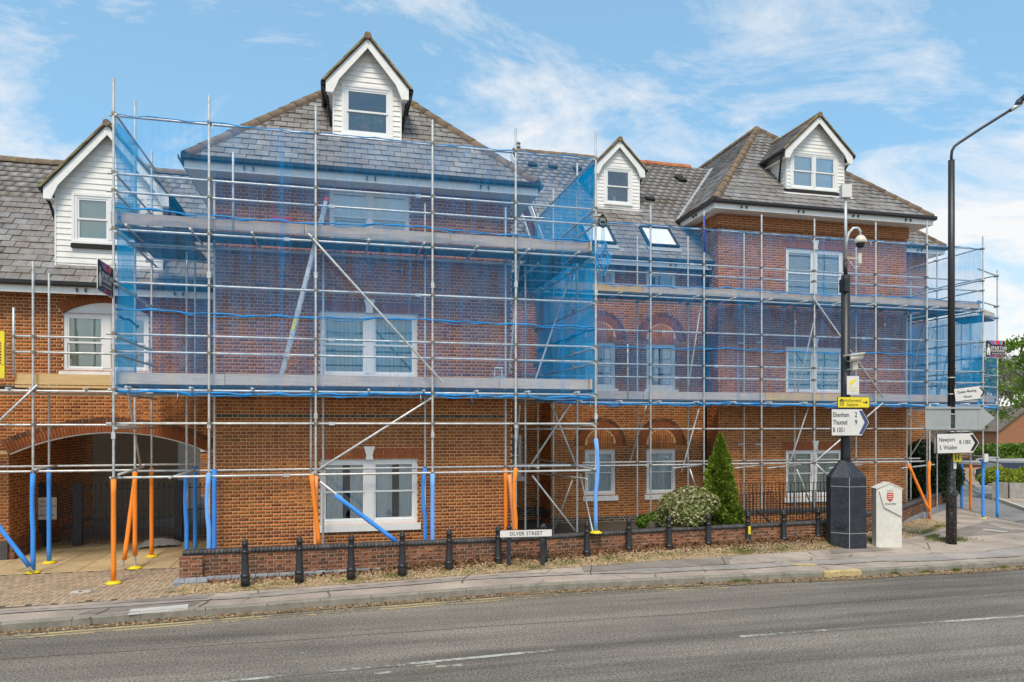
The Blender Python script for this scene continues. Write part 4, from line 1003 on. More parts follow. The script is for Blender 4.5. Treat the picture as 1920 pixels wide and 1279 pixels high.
# ---- left wing over the carriage arch
YL = 18.65
LW = Bld('left_wing', (-5.3, YL, 0), 'brick wing over the carriage arch with slate roof and white boarded gable dormer', mats=('brick_orange', 'brick_red', 'brick_blue'), zmin=.5); LW.dsl = []
X0 = -12.5; ac, ah = -5.2 - X0, 2.15
arcs = Arcs([(ac, ah, 2.55, .50, 0, .12), (-5.33 - X0, .915, 5.83, .27, 5.83, .10)])
LW.panel((X0, YL), (1, 0), (0, -1), -2.62 - X0, 0, 6.36, opens=[(-6.245 - X0, -4.415 - X0, 4.47, 5.83)], red=bands((.3, .45, 2), (2.55, 2.62, 1), (5.75, 6.12, 1), (3.9, 3.97, 1)), arch=arcs,
         redrects=[(-6.62 - X0, -6.24 - X0, 4.2, 5.9), (-4.42 - X0, -4.04 - X0, 4.2, 5.9)])
# passage through the building
ps = LW.wall
for x, sgn in ((-5.2 - ah, 1), (-5.2 + ah, -1)): pass
LW.panel((-5.2 - ah, 24.4), (0, -1), (1, 0), 24.4 - YL, 0, 3.3, red=bands((.3, .45, 2)))
LW.panel((-5.2 + ah, YL), (0, 1), (-1, 0), 24.4 - YL, 0, 3.3, bricks=False)
ps.quad((-7.36, YL + .2, 3.25), (-7.36, 24.4, 3.25), (-3.04, 24.4, 3.25), (-3.04, YL + .2, 3.25)); ps.quad((X0, YL, 0), (X0, 24.4, 0), (X0, 24.4, 6.4), (X0, YL, 6.4)); ps.quad((X0, 24.4, 3.25), (-2.6, 24.4, 3.25), (-2.6, 24.4, 6.4), (X0, 24.4, 6.4))
ps.quad((X0, 24.4, 0), (-7.36, 24.4, 0), (-7.36, 24.4, 3.3), (X0, 24.4, 3.3))
Ra = (ah * ah + .25) / 1.0; cz = 3.05 - Ra; t0 = math.asin(ah / Ra)
n = 26
for i in range(n):
    a, b = -t0 + 2 * t0 * i / n, -t0 + 2 * t0 * (i + 1) / n
    q = [(-5.2 + Ra * sin(t), cz + Ra * cos(t)) for t in (a, b)]
    ps.quad((q[0][0], YL, q[0][1]), (q[1][0], YL, q[1][1]), (q[1][0], YL + .35, q[1][1]), (q[0][0], YL + .35, q[0][1]), 1)
    ps.quad((q[0][0], YL + .35, q[0][1]), (q[1][0], YL + .35, q[1][1]), (q[1][0], YL + .35, 3.3), (q[0][0], YL + .35, 3.3), 1)
LW.finish_bricks(300)
ring(LW, -5.2, cz, YL, Ra, Ra + .225, pi / 2 + t0, pi / 2 - t0, 62, 'brick_red'); ring(LW, -5.2, cz, YL, Ra + .235, Ra + .34, pi / 2 + t0, pi / 2 - t0, 64, 'brick_garden', 'arch_label_brick')
mb = MB()
for i in range(n):
    a, b = -t0 + 2 * t0 * i / n, -t0 + 2 * t0 * (i + 1) / n; q = [(-5.2 + R * sin(t), cz + R * cos(t)) for R, t in ((Ra, a), (Ra, b), (Ra - .03, b), (Ra - .03, a))]
    mb.prism([(x, YL + .02, z) for x, z in q], (0, .06, 0))
part('arch_trim', mb, 'white_paint', LW.root)
Rw = (.915 ** 2 + .27 ** 2) / .54; tw = math.asin(.915 / Rw); ring(LW, -5.33, 6.10 - Rw, YL, Rw, Rw + .225, pi / 2 + tw, pi / 2 - tw, 25, 'brick_red')
window(LW, -6.245, -4.415, 4.47, 5.83, YL, lites=2, mull=.17, kind='vertical', blind='blind', sill=True, arch=.27, frame=.075)
wl = Vector((0, 0, 0))
mb = MB(); mb.prism([(-7.9, YL, .12), (-7.34, YL, .12), (-7.34, YL, .55), (-7.9, YL, .55)], (0, -.10, 0)); part('plinth', mb, 'brick_blue', LW.root)
mb = MB(); mb.box(-7.36, -7.22, YL - .05, 21.5, .12, .3); mb.box(-7.36, -7.27, YL - .03, 21.5, .3, .5); part('plinth', mb, 'brick_garden', LW.root)
LWP = (-13, 18.3, 6.50); LWD = sqrt(3.76 ** 2 + (3.76 * PH) ** 2)
LW.slope(LWP, (1, 0, 0), UPY, [(0, 0), (10.4, 0), (10.4, LWD), (0, LWD)])
LW.under.quad((-13, 22.06, 10.38), (-2.6, 22.06, 10.38), (-2.6, 25.8, 6.5), (-13, 25.8, 6.5))
LW.finish_slates(300)
ridge_tiles(LW, (-13, 22.06, 10.42), (-2.6, 22.06, 10.42), 'mossy_tile')
gutter_run(LW, [(-13, 18.32, 6.47), (-2.64, 18.32, 6.47)])
dormer(LW, -5.27, 1.13, 18.72, 6.87, 8.72, 10.28, .20, (-6.0, -4.53, 7.55, 8.62), 21.9, lites=2, kind='roller', blind='blind_white', over_=None) if False else dormer(LW, -5.27, 1.13, 18.72, 6.87, 8.72, 10.28, .20, (-6.02, -4.52, 7.52, 8.60), 21.9, lites=2, kind='roller', blind='blind')
mb = MB(); mb.box(-6.08, -4.46, 18.64, 18.70, 7.36, 7.46); part('lead_flashing', mb, 'slate_bed', LW.root)
dormer_slates(LW)
mb = MB(); mb.tube([(-2.78, 18.25, 6.4), (-2.78, 18.5, 6.1), (-2.78, 18.52, .15)], .04, 8); part('downpipe', mb, 'black_plastic', LW.root)
# ---- front block behind the tall scaffold
YB = 16.45; BX = -2.62
FB = Bld('front_block', (.7, YB, 0), 'three storey brick block with hipped slate roof and steep white dormer behind tall scaffold', zmin=1.0); FB.dsl = []
FB.panel((BX, YB), (1, 0), (0, -1), 6.6, 0, 8.62, opens=[(-.41 - BX, 1.75 - BX, .98, 2.44), (-.41 - BX, 1.75 - BX, 4.29, 5.75), (-.21 - BX, 1.57 - BX, 7.28, 8.5)],
         red=bands((.78, .93, 1), (2.44, 2.76, 1), (3.38, 3.44, 2), (5.75, 6.06, 1), (7.93, 8.62, 1)), redrects=[(0, .1, 0, 9), (6.5, 6.6, 0, 9)])  # single blue course: shadow line of the string course recess, painted as darker bricks
FB.panel((BX + 6.6, YB), (0, 1), (1, 0), 9, 0, 8.62, bricks=False); FB.panel((BX, YB + 9), (0, -1), (-1, 0), 9, 0, 8.62, bricks=False)
FB.panel((BX + 6.6, YB + 9), (-1, 0), (0, 1), 6.6, 0, 8.62, bricks=False)
FB.finish_bricks(300)
def soldier_head(B, x0, x1, z, y, mat='brick_red', h=.225):
    n = int((x1 - x0) / .075)
    for i in range(n):
        mb = MB(); a = x0 + (x1 - x0) * i / n; mb.box(a + .005, a + .07, y - .004, y + .01, z + .005, z + h); part('lintel_brick', mb, mat, B.wallob)
soldier_head(FB, -.55, 1.89, 2.44, YB); soldier_head(FB, -.55, 1.89, 5.75, YB)
window(FB, -.41, 1.75, .98, 2.44, YB, lites=2, mull=.20, kind='curtain', blind='curtain', keystone=True, frame=.08)
window(FB, -.41, 1.75, 4.29, 5.75, YB, lites=2, mull=.20, kind='vertical', blind='blind_teal', keystone=True, frame=.08)
window(FB, -.21, 1.57, 7.28, 8.5, YB, lites=2, mull=.10, kind='roller', blind='blind_white', frame=.07, sill=False)
EA = 8.80; hw = 3.8; xm = .69; apy = 16.0 + hw; apz = EA + hw * PH
HL = sqrt(hw * hw + (hw * PH) ** 2)
FB.slope((xm - hw, 16.0, EA), (1, 0, 0), UPY, [(0, 0), (2 * hw, 0), (hw, HL)])
FB.slope((xm - hw, 26, EA), (0, -1, 0), (CV, 0, SV), [(0, 0), (10, 0), (10 - hw, HL), (0, HL)], indiv=False)
FB.slope((xm + hw, 16.0, EA), (0, 1, 0), (-CV, 0, SV), [(0, 0), (10, 0), (10, HL), (hw, HL)], indiv=False)
FB.under.poly([(xm - hw, 26, EA), (xm, 26, apz), (xm + hw, 26, EA)])
FB.finish_slates(300)
ridge_tiles(FB, (xm - hw, 16.0, EA + .02), (xm, apy, apz + .02), name='hip_tile'); ridge_tiles(FB, (xm + hw, 16.0, EA + .02), (xm, apy, apz + .02), name='hip_tile'); ridge_tiles(FB, (xm, apy, apz + .03), (xm, 26, apz + .03))
gutter_run(FB, [(xm - hw, 22, EA - .02), (xm - hw, 16.0, EA - .02), (xm + hw, 16.0, EA - .02), (xm + hw, 22, EA - .02)])
mb = MB(); z = EA - .27; mb.quad((xm - hw + .02, 16.02, z), (xm + hw - .02, 16.02, z), (xm + hw - .02, YB, z), (xm - hw + .02, YB, z)); mb.quad((xm - hw + .02, YB, z), (BX, YB, z), (BX, 22, z), (xm - hw + .02, 22, z)); mb.quad((BX + 6.6, YB, z), (xm + hw - .02, YB, z), (xm + hw - .02, 22, z), (BX + 6.6, 22, z))
part('soffit', mb, 'white_paint', FB.root)
dormer(FB, .65, .76, 17.07, 9.90, 11.12, 12.20, .18, (.12, 1.18, 9.98, 11.08), 19.3, lites=1, kind='none', board=.12)
mb = MB(); mb.box(-.13, 1.43, 16.98, 17.05, 9.76, 9.9); part('flashing', mb, 'white_paint', FB.root)
dormer_slates(FB)
# ---- middle range with arched window heads
YM = 20.95; MX = 6.29
MR = Bld('middle_range', (9, YM, 0), 'recessed brick range with arched heads over paired windows, slate roof and small dormer', zmin=1.0); MR.dsl = []
W1, W2 = (7.39, 8.40), (9.43, 10.45)
MR.panel((MX, YM), (1, 0), (0, -1), 11.56 - MX, 0, 8.3, opens=[(a - MX, b - MX, c, d) for a, b in (W1, W2) for c, d in ((1.02, 2.44), (4.35, 5.79), (7.55, 8.07))],
         red=bands((.1, .4, 2), (.95, 1.03, 1), (2.55, 2.78, 1), (5.9, 6.12, 1), (7.2, 8.3, 1)))
class Gab:
    cells = []
    def __init__(s, y0, f): s.y0 = y0; s.f = f; s.cells = [(0, 50, 8.3, 30)]
    def __call__(s, z):
        return [(s.y0 - s.f(z), 50)] if z > 8.3 else []
MR.panel((MX, 25.2), (0, -1), (-1, 0), 4.25, 0, 12.9, arch=Gab(25.2, lambda z: 20.75 + (z - 8.39) / PH), red=bands((.3, .6, 2), (2.55, 2.78, 1), (5.9, 6.12, 1)))
MR.wall.poly([(MX + .009, 20.6, 8.3), (MX + .009, 25.2, 8.3), (MX + .009, 25.2, 13.0)])
MR.panel((3.6, 22.0), (1, 0), (0, -1), MX - 3.6, 0, 7.7, opens=[(1.35, 2.05, 1.6, 2.9)], red=bands((.3, .6, 2), (2.55, 2.78, 1), (5.9, 6.12, 1)))
MR.finish_bricks(300)
for (a, b) in (W1, W2):
    for zs in (2.60, 5.92):
        xc_ = (a + b) / 2; mb = MB(); pts = [(xc_ + .51 * cos(t), YM - .001, zs + .51 * sin(t)) for t in [pi * i / 16 for i in range(17)]] + [(xc_ - .51, YM - .001, zs - .14), (xc_ + .51, YM - .001, zs - .14)]
        mb.prism(pts, (0, -.004, 0)); part('tympanum', mb, 'mortar', MR.wallob)
        for i in range(13):
            u = xc_ - .507 + .078 * i; um = max(abs(u - xc_), abs(u + .068 - xc_)); top = zs + sqrt(max(.25 - min(um, .5) ** 2, 0)) - .005; z = zs - .13
            while z < top - .03:
                z1_ = min(z + .215, top); m2 = MB(); m2.box(u, u + .068, YM - .012, YM - .004, z, z1_); part('tympanum_brick', m2, 'brick_orange', MR.wallob); z += .225
        ring(MR, xc_, zs, YM, .515, .735, pi, 0, 27, 'brick_red'); ring(MR, xc_, zs, YM, .745, .85, pi, 0, 34, 'brick_garden', 'arch_label_brick')
for (a, b), kd in ((W1, 'net'), (W2, 'net')):
    window(MR, a, b, 1.02, 2.44, YM, lites=1, kind=kd, blind='curtain', frame=.09); window(MR, a, b, 4.35, 5.79, YM, lites=1, kind='curtain' if kd else kd, blind='curtain', frame=.09)
    window(MR, a, b, 7.55, 8.07, YM, lites=1, kind='none', sash=False, sill=False, frame=.07)
window(MR, 4.95, 5.65, 1.6, 2.9, 22.0, lites=1, kind='none', frame=.06)
ME = 8.42; MD = sqrt(4.57 ** 2 * (1 + PH * PH))
MR.slope((6.12, 20.6, ME), (1, 0, 0), UPY, [(0, 0), (9, 0), (9, MD), (0, MD)])
MR.under.quad((6.12, 25.17, ME + 4.57 * PH), (15, 25.17, ME + 4.57 * PH), (15, 29.8, ME), (6.12, 29.8, ME))
MR.slope((3.9, 21.7, 7.80), (1, 0, 0), UPY, [(0, 0), (2.38, 0), (2.38, 4.6), (0, 4.6)], indiv=False)
MR.finish_slates(300)
RZ = ME + 4.57 * PH
ridge_tiles(MR, (6.12, 25.17, RZ + .03), (9.3, 25.17, RZ + .03)); ridge_tiles(MR, (9.9, 25.17, RZ + .03), (13.1, 25.17, RZ + .03), 'red_tile')
gutter_run(MR, [(6.2, 20.6, ME - .03), (11.5, 20.6, ME - .03)]); gutter_run(MR, [(3.9, 21.7, 7.77), (6.2, 21.7, 7.77)])
mb = MB(); n_ = Vector((0, -SV, CV)); p = Vector((6.06, 20.5, ME - .02)); q = Vector((6.06, 25.2, RZ)); mb.prism([p, q, q - n_ * .22, p - n_ * .22], (.03, 0, 0)); part('bargeboard', mb, 'white_paint', MR.root)
mb = MB(); p = Vector((6.22, 21.7, 7.86)); q = p + Vector(UPY) * 4.4; mb.prism([p, q, q + n_ * .08, p + n_ * .08], (.05, 0, 0)); part('flashing', mb, 'white_paint', MR.root)
mb = MB(); mb.beam((11.15, 22.22, 10.16), (14.05, 25.12, 13.16), .14, .03, up=(-.5, -.5, .7)); part('valley_lead', mb, 'sign_grey_back', MR.root)
dormer(MR, 9.17, .74, 22.65, 10.50, 11.90, 12.82, .17, (8.70, 9.62, 10.68, 11.86), 24.9, lites=1, kind='none', board=.12, front_over=.15)
mb = MB(); mb.box(8.35, 9.98, 22.52, 22.62, 10.40, 10.48); part('flashing', mb, 'white_paint', MR.root)
dormer_slates(MR)
# small gabled roof just behind the ridge
mb = MB(); mb.prism([(10.3, 27.5, 13.0), (11.6, 27.5, 13.0), (10.95, 27.5, 13.9)], (0, 2, 0)); part('rear_gable', mb, 'far_roof', MR.root)
mb = MB(); mb.beam((10.25, 27.45, 13.05), (10.95, 27.45, 13.95), .1, .12); mb.beam((11.65, 27.45, 13.05), (10.95, 27.45, 13.95), .1, .12); part('verge', mb, 'mossy_tile', MR.root)
def on_plane(px, py, P0, Nn):
    a, b, c = ray(px, py); d = Vector((a, b, c)); o = Vector((0, 0, HC)); k = (Vector(P0) - o).dot(Nn) / d.dot(Nn); return o + d * k
NP = Vector((0, -SV, CV))
def rooflight(B, corners, P0):
    c = [on_plane(px, py, P0, NP) + NP * .03 for px, py in corners]      # bl, br, tr, tl
    bl = c[0]; w_ = (c[1] - c[0]).length; h_ = (c[3] - c[0]).length; U = Vector((1, 0, 0)); V_ = Vector(UPY)
    h_ = abs((c[3] - c[0]).dot(V_)); w_ = abs((c[1] - c[0]).x)
    f = MB()
    for (u, v, a, b) in ((0, 0, w_, .07), (0, h_ - .07, w_, .07), (0, .07, .07, h_ - .14), (w_ - .07, .07, .07, h_ - .14)):
        f.obox(bl + U * (u + a / 2) + V_ * (v + b / 2) + NP * .04, U * a / 2, V_ * b / 2, NP * .05)
    wo = part('rooflight', f, 'slate_bed', B.root); g_ = MB(); g_.obox(bl + U * w_ / 2 + V_ * h_ / 2 + NP * .03, U * (w_ / 2 - .07), V_ * (h_ / 2 - .07), NP * .02); part('pane', g_, 'upvc', wo)
    g_ = MB(); g_.obox(bl + U * w_ / 2 - V_ * .12 + NP * .015, U * (w_ / 2 + .05), V_ * .10, NP * .006); part('flashing', g_, 'sign_grey_back', wo)
rooflight(MR, ((1215, 464), (1272, 466), (1248, 431), (1193, 428)), (0, 20.6, ME)); rooflight(MR, ((1100, 458), (1154, 459), (1132, 426), (1080, 424)), (0, 20.6, ME))
for px, py in ((998, 312), (1036, 316), (1082, 320), (1272, 336), (1218, 376), (1278, 340)):
    c = on_plane(px, py, (0, 20.6, ME), NP); mb = MB(); mb.obox(c + NP * .06, Vector((.16, 0, 0)), Vector(UPY) * .09, NP * .05); part('roof_vent', mb, 'slate_bed', MR.root)
c = on_plane(978, 288, (0, 20.6, ME), NP); c.y += .6; c.z = 13.1; mb = MB(); mb.lathe([(.07, 0), (.07, .35), (.11, .36), (.11, .42), (.08, .44), (.08, .50), (.11, .51), (.10, .56)], c); part('flue_terminal', mb, 'concrete', MR.root)
mb = MB(); mb.tube([(11.42, 20.55, 8.3), (11.42, 20.8, 8.0), (11.42, 20.85, .2)], .05, 8); mb.box(11.33, 11.51, 20.7, 20.9, 7.75, 8.0); part('downpipe', mb, 'black_plastic', MR.root)
# ---- right block
YR = 20.3; RX = 11.56
RB = Bld('right_block', (15, YR, 0), 'brick corner block with pyramid slate roof and twin-sash white dormer', zmin=1.05); RB.dsl = []
RB.panel((RX, YR), (1, 0), (0, -1), 7.02, -.3, 10.0, opens=[(13.98 - RX, 16.12 - RX, c, d) for c, d in ((.88, 2.42), (4.24, 5.75), (7.35, 8.93))], red=bands((-.3, .35, 2), (.68, .82, 1), (2.42, 2.72, 1), (5.75, 6.06, 1), (8.93, 9.2, 1), (9.4, 10.0, 1)))
RB.panel((RX, 24.3), (0, -1), (-1, 0), 4.0, 0, 10.0, red=bands((.3, .6, 2), (2.42, 2.72, 1), (5.75, 6.06, 1), (8.93, 9.2, 1), (9.4, 10, 1)))
RB.panel((RX + 7.02, YR), (0, 1), (1, 0), 3.7, 0, 10.0, bricks=False)
RB.panel((RX - .05, YR - .05), (1, 0), (0, -1), 7.12, 9.45, 10.0, red=lambda z: 1)
RB.panel((RX - .05, 24.3), (0, -1), (-1, 0), 4.05, 9.45, 10.0, red=lambda z: 1)
RB.panel((RX + 7.02, 24.0), (1, 0), (0, -1), 4.4, -.3, 10.2, opens=[(1.2, 2.4, 4.3, 5.75)], red=bands((.3, .6, 2), (2.42, 2.72, 1), (5.75, 6.06, 1), (8.93, 9.2, 1)))
RB.panel((RX + 11.42, 24.0), (0, 1), (1, 0), 8, -.3, 10.2, bricks=False)
RB.finish_bricks(300)
for z in (2.42, 5.75, 8.93): soldier_head(RB, 13.85, 16.25, z, YR)
window(RB, 13.98, 16.12, .88, 2.42, YR, lites=2, mull=.17, kind='venetian', blind='blind', keystone=True, frame=.09)
window(RB, 13.98, 16.12, 4.24, 5.75, YR, lites=2, mull=.17, kind='net', blind='blind_teal', keystone=True, frame=.09)
window(RB, 13.98, 16.12, 7.35, 8.93, YR, lites=2, mull=.17, kind='venetian', blind='blind_white', keystone=True, frame=.09)
window(RB, RX + 7.02 + 1.2, RX + 7.02 + 2.4, 4.3, 5.75, 24.0, lites=1, kind='net', blind='curtain')
RE = 10.12; rh = 4.01; rx = 15.16; RL = sqrt(rh * rh * (1 + PH * PH)); rz = RE + rh * PH; rY = 19.8
RB.slope((rx - rh, rY, RE), (1, 0, 0), UPY, [(0, 0), (2 * rh, 0), (rh, RL)])
RB.slope((rx - rh, 29, RE), (0, -1, 0), (CV, 0, SV), [(0, 0), (29 - rY, 0), (29 - rY - rh, RL), (0, RL)])
RB.slope((rx + rh, rY, RE), (0, 1, 0), (-CV, 0, SV), [(0, 0), (9.2, 0), (9.2, RL), (rh, RL)], indiv=False)
RB.slope((17.5, 23.55, 10.3), (1, 0, 0), UPY, [(0, 0), (5.9, 0), (1.4, 4.5 / CV), (0, 4.5 / CV)], indiv=False)
RB.under.poly([(rx - rh, 29, RE), (rx, 29, rz), (rx + rh, 29, RE)])
RB.finish_slates(300)
ridge_tiles(RB, (rx - rh, rY, RE + .02), (rx, rY + rh, rz + .02), name='hip_tile'); ridge_tiles(RB, (rx + rh, rY, RE + .02), (rx, rY + rh, rz + .02), name='hip_tile'); ridge_tiles(RB, (rx, rY + rh, rz + .03), (rx, 29, rz + .03)); ridge_tiles(RB, (23.4, 23.55, 10.32), (18.9, 28.05, 14.97), name='hip_tile')
gutter_run(RB, [(rx - rh, 27, RE - .02), (rx - rh, rY, RE - .02), (rx + rh, rY, RE - .02), (rx + rh, 24, RE - .02)]); gutter_run(RB, [(18.6, 23.6, 10.25), (23.4, 23.6, 10.25), (23.4, 27, 10.25)])
mb = MB(); z = RE - .27; mb.quad((rx - rh + .02, rY + .02, z), (rx + rh - .02, rY + .02, z), (rx + rh - .02, YR, z), (rx - rh + .02, YR, z)); mb.quad((rx - rh + .02, YR, z), (RX, YR, z), (RX, 27, z), (rx - rh + .02, 27, z)); mb.quad((RX + 7.02, YR, z), (rx + rh - .02, YR, z), (rx + rh - .02, 24, z), (RX + 7.02, 24, z))
part('soffit', mb, 'white_paint', RB.root)
dormer(RB, 15.2, 1.06, 20.5, 10.86, 12.12, 13.32, .20, (14.32, 15.98, 10.95, 12.08), 23.2, lites=2, kind='roller', blind='blind_white', board=.12)
mb = MB(); mb.box(14.0, 16.4, 20.38, 20.47, 10.72, 10.86); part('flashing', mb, 'slate_bed', RB.root)
mb = MB(); mb.box(13.9, 16.5, 20.3, 20.36, 10.66, 10.72); part('flashing', mb, 'white_paint', RB.root)
dormer_slates(RB)
# ---- rendered wall and brick house in the courtyard, seen through the arch
CB = thing('courtyard_building', (-6.3, 26, 0), 'white rendered wall at the back of the courtyard, seen through the carriage arch', 'building')
mb = MB(); mb.box(-11, -5.25, 26, 30, 0, 5.5); part('wall', mb, 'render_white', CB)
CH = Bld('courtyard_house', (-5, 34, 0), 'brick house across the courtyard glimpsed at the right of the arch', zmin=.3)
CH.panel((-11, 34), (1, 0), (0, -1), 13, 0, 6, opens=[(5.0, 6.1, 2.2, 3.4)]); CH.finish_bricks(0)
window(CH, -6.0, -4.9, 2.2, 3.4, 34, lites=2, kind='net', blind='curtain')
mb = MB(); mb.prism([(-11.2, 33.6, 5.95), (-11.2, 37, 9.4), (-11.2, 40, 5.95)], (13.4, 0, 0)); part('roof', mb, 'far_roof', CH.root)
# ---------------------------------------------------------------- garden wall and garden
GW = Bld('garden_wall', (4, 15.3, 0), 'low weathered brick garden wall with dark brick-on-edge coping along the verge', 'wall', mats=('brick_garden', 'brick_garden', 'brick_grey'), mortar='mortar_pale', zmin=.14)
cop = []; core = MB()
def seg(p, q, z0=.05, z1=.675):
    P, Q = Vector((p[0], p[1])), Vector((q[0], q[1])); d = (Q - P); L = d.length; d.normalize(); n = Vector((d.y, -d.x))
    GW.panel(P, d, n, L, z0, z1)
    back = P - n * .215
    core.obox(Vector(((P.x + Q.x) / 2, (P.y + Q.y) / 2, .36)) - Vector((n.x, n.y, 0)) * .12, Vector((d.x, d.y, 0)) * L / 2, Vector((n.x, n.y, 0)) * .095, (0, 0, .33))
    k = int(L / .075)
    for i in range(k):
        u = (i + .5) * L / k; c = Vector((P.x + d.x * u, P.y + d.y * u, .722)) - Vector((n.x, n.y, 0)) * .105 + Vector((0, 0, random.uniform(-.002, .002)))
        a, b, e = Vector((d.x, d.y, 0)) * .0345, Vector((n.x, n.y, 0)) * (.122 + random.uniform(-.002, .002)), Vector((0, 0, .040))
        cop.extend([tuple(c + a * i_ + b * j_ + e * k_ * 1) for k_ in (-1, 1) for (i_, j_) in ((-1, -1), (1, -1), (1, 1), (-1, 1))])
for p, q in zip(WALLF, WALLF[1:]): seg(p, q)
GW.panel((-2.99, 14.92), (1, 0), (0, -1), .42, .05, .675)
GW.finish_bricks(300)
F = np.array([(3, 2, 1, 0), (4, 5, 6, 7), (0, 1, 5, 4), (1, 2, 6, 5), (2, 3, 7, 6), (3, 0, 4, 7)]); off = np.array(tuple(root_off(GW.root))); V = np.array(cop) - off; nb = len(V) // 8
o = link('coping', idxmesh('coping', V, (F[None] + (np.arange(nb) * 8)[:, None, None]).reshape(-1, 4), ['brick_blue'], [0] * nb * 6), GW.root); o['kind'] = 'stuff'
part('wall_core', core, 'mortar_pale', GW.root)
for i in range(40):
    x = -2.5 + i * .225; y = wy(x)
    if x > 4.6: break
    mb = MB(); mb.prism([(x, y + .01, .16), (x, y + .01, .265), (x, y - .035, .225), (x, y - .05, .16)], (.215, 0, 0)); part('plinth_brick', mb, 'brick_grey', GW.root)
for k, (z0_, z1_, pr) in enumerate(((.10, .165, .16), (.175, .24, .10))):
    for i in range(3):
        mb = MB(); x = -3.08 + .205 * i; mb.prism([(x, 14.92, z0_), (x, 14.92, z1_ + .02), (x, 14.92 - pr * .6, z1_), (x, 14.92 - pr, z0_)], (.197, 0, 0)); part('plinth_brick', mb, 'brick_grey', GW.root)
mb = MB()
for p, q in (((15.6, 17.75), (17.2, 18.7)), ((17.2, 18.7), (22.8, 22.7))):
    d = Vector((q[0] - p[0], q[1] - p[1], 0)); n = Vector((d.y, -d.x, 0)).normalized(); a = Vector((p[0], p[1], 0))
    mb.prism([a + Vector((0, 0, .12)), a + Vector((0, 0, .34)), a + n * .10 + Vector((0, 0, .30)), a + n * .16 + Vector((0, 0, .12))], d)
part('plinth', mb, 'brick_grey', GW.root)
mb = MB(); c = Vector((19.1, 20.05, .45)); mb.obox(c, Vector((.16, .115, 0)), Vector((.07, -.1, 0)), (0, 0, .42)); part('pier', mb, 'brick_blue', GW.root)
gd = MB(); gd.poly([(-2.7, 15.15, .2), (3.5, 15.25, .2), (7.5, 15.75, .2), (12.2, 16.0, .2), (13.5, 16.95, .2), (16.3, 18.25, .2), (22.5, 22.8, .2), (22.8, 25, .2), (-2.7, 25, .2)])
struct('garden_bed', gd, 'soil')
# inner low wall by the steps and railings
IW = Bld('low_inner_wall', (12.3, 18.2, .22), 'short brick wall with blue coping below the right ground floor window', 'wall', mats=('brick_orange', 'brick_red', 'brick_blue'), zmin=.2)
IW.panel((10.6, 18.2), (1, 0), (0, -1), 4.4, .22, .7); IW.finish_bricks(60)
mb = MB(); mb.box(10.6, 15.0, 18.17, 18.45, .7, .79); part('coping', mb, 'brick_blue', IW.root)
def railing(p, q, z0, z1, label, gap=.115):
    R = thing('railing', ((p[0] + q[0]) / 2, (p[1] + q[1]) / 2, z0), label, 'railing'); p, q = Vector((p[0], p[1], 0)), Vector((q[0], q[1], 0)); L = (q - p).length; d = (q - p) / L
    for z in (z1, z0 + .12):
        mb = MB(); mb.beam(p + Vector((0, 0, z)), q + Vector((0, 0, z)), .04, .012); part('rail', mb, 'black_iron', R)
    n = int(L / gap)
    for i in range(n + 1):
        c = p + d * L * i / n; mb = MB(); mb.box(c.x - .007, c.x + .007, c.y - .007, c.y + .007, z0 + (0 if i % 9 == 0 else .12), z1); part('bar', mb, 'black_iron', R)
a, b = at(1375, 911, Y=17.4), at(1560, 909, Y=17.4); railing((a.x, 17.4), (b.x + .1, 17.4), .62, 1.62, 'black iron railing beside steps in front of the right ground floor window')
a, b = at(1380, 926, Y=16.6), at(1640, 926, Y=17.6); railing((a.x, 16.6), (b.x, 17.6), .5, 1.42, 'lower black iron railing running behind the black cabinet')
mb = MB(); mb.beam(at(1418, 957, Y=16.8), at(1448, 983, Y=16.5), .04, .04); mb.beam(at(1418, 957, Y=16.8), at(1418, 990, Y=16.8), .03, .03); single('handrail', mb, 'black_iron', 'short sloping black handrail by the garden steps', 'handrail')

# ---------------------------------------------------------------- plants
def blob_points(n, c, r, lumps=14, seed=0, flat=.0):
    g = np.random.default_rng(seed); d = g.normal(0, 1, (lumps, 3)); d /= np.linalg.norm(d, axis=1)[:, None]; d[:, 2] = np.abs(d[:, 2]) * 1.2 - .25
    L = d * .62 + 0; k = g.integers(0, lumps, n); e = g.normal(0, 1, (n, 3)); e /= np.linalg.norm(e, axis=1)[:, None]
    rad = .44 * g.uniform(.55, 1.08, n) ** .5; P = L[k] + e * rad[:, None]; return P * np.array(r) + np.array(c), e
def shrub(name, loc, r, n, size, mat, label, cat, seed, stems=True, group=None, lumps=14):
    T = thing(name, loc, label, cat, group); P, e = blob_points(n, (0, 0, r[2] * .85), r, seed=seed, lumps=lumps); P = P[P[:, 2] > -.02]; e = e[:len(P)]
    o = link('foliage', npmesh('foliage', leaves(P, P * [1, 1, .6] / np.linalg.norm(P, axis=1)[:, None], size), 4, [mat]), T)
    if stems:
        mb = MB()
        for i in range(7):
            a = random.uniform(0, 2 * pi); mb.tube([(0, 0, -.3), (.25 * r[0] * cos(a), .25 * r[1] * sin(a), r[2] * .6), (.6 * r[0] * cos(a), .6 * r[1] * sin(a), r[2] * 1.1)], [.03, .02, .008], 6)
        link('stem', mb.mesh('stem', 'bark'), T)
    return T
c = at(1301, 990, Y=16.0); shrub('flowering_shrub', (c.x, 16.2, .5), (.86, .66, .64), 17000, .05, 'shrub_leaf', 'rounded shrub with cream and green leaves spilling over the wall coping', 'shrub', 5, lumps=30)
c = at(1222, 985, Y=17.2); shrub('green_shrub', (c.x, 17.2, .3), (.42, .4, .38), 3500, .06, 'green_leaf', 'small bright green shrub beside the flowering shrub', 'shrub', 8)
CT = thing('conifer', (at(1350, 985, Y=16.9).x, 16.9, .3), 'narrow cone shaped yellow green conifer by the railings', 'conifer')
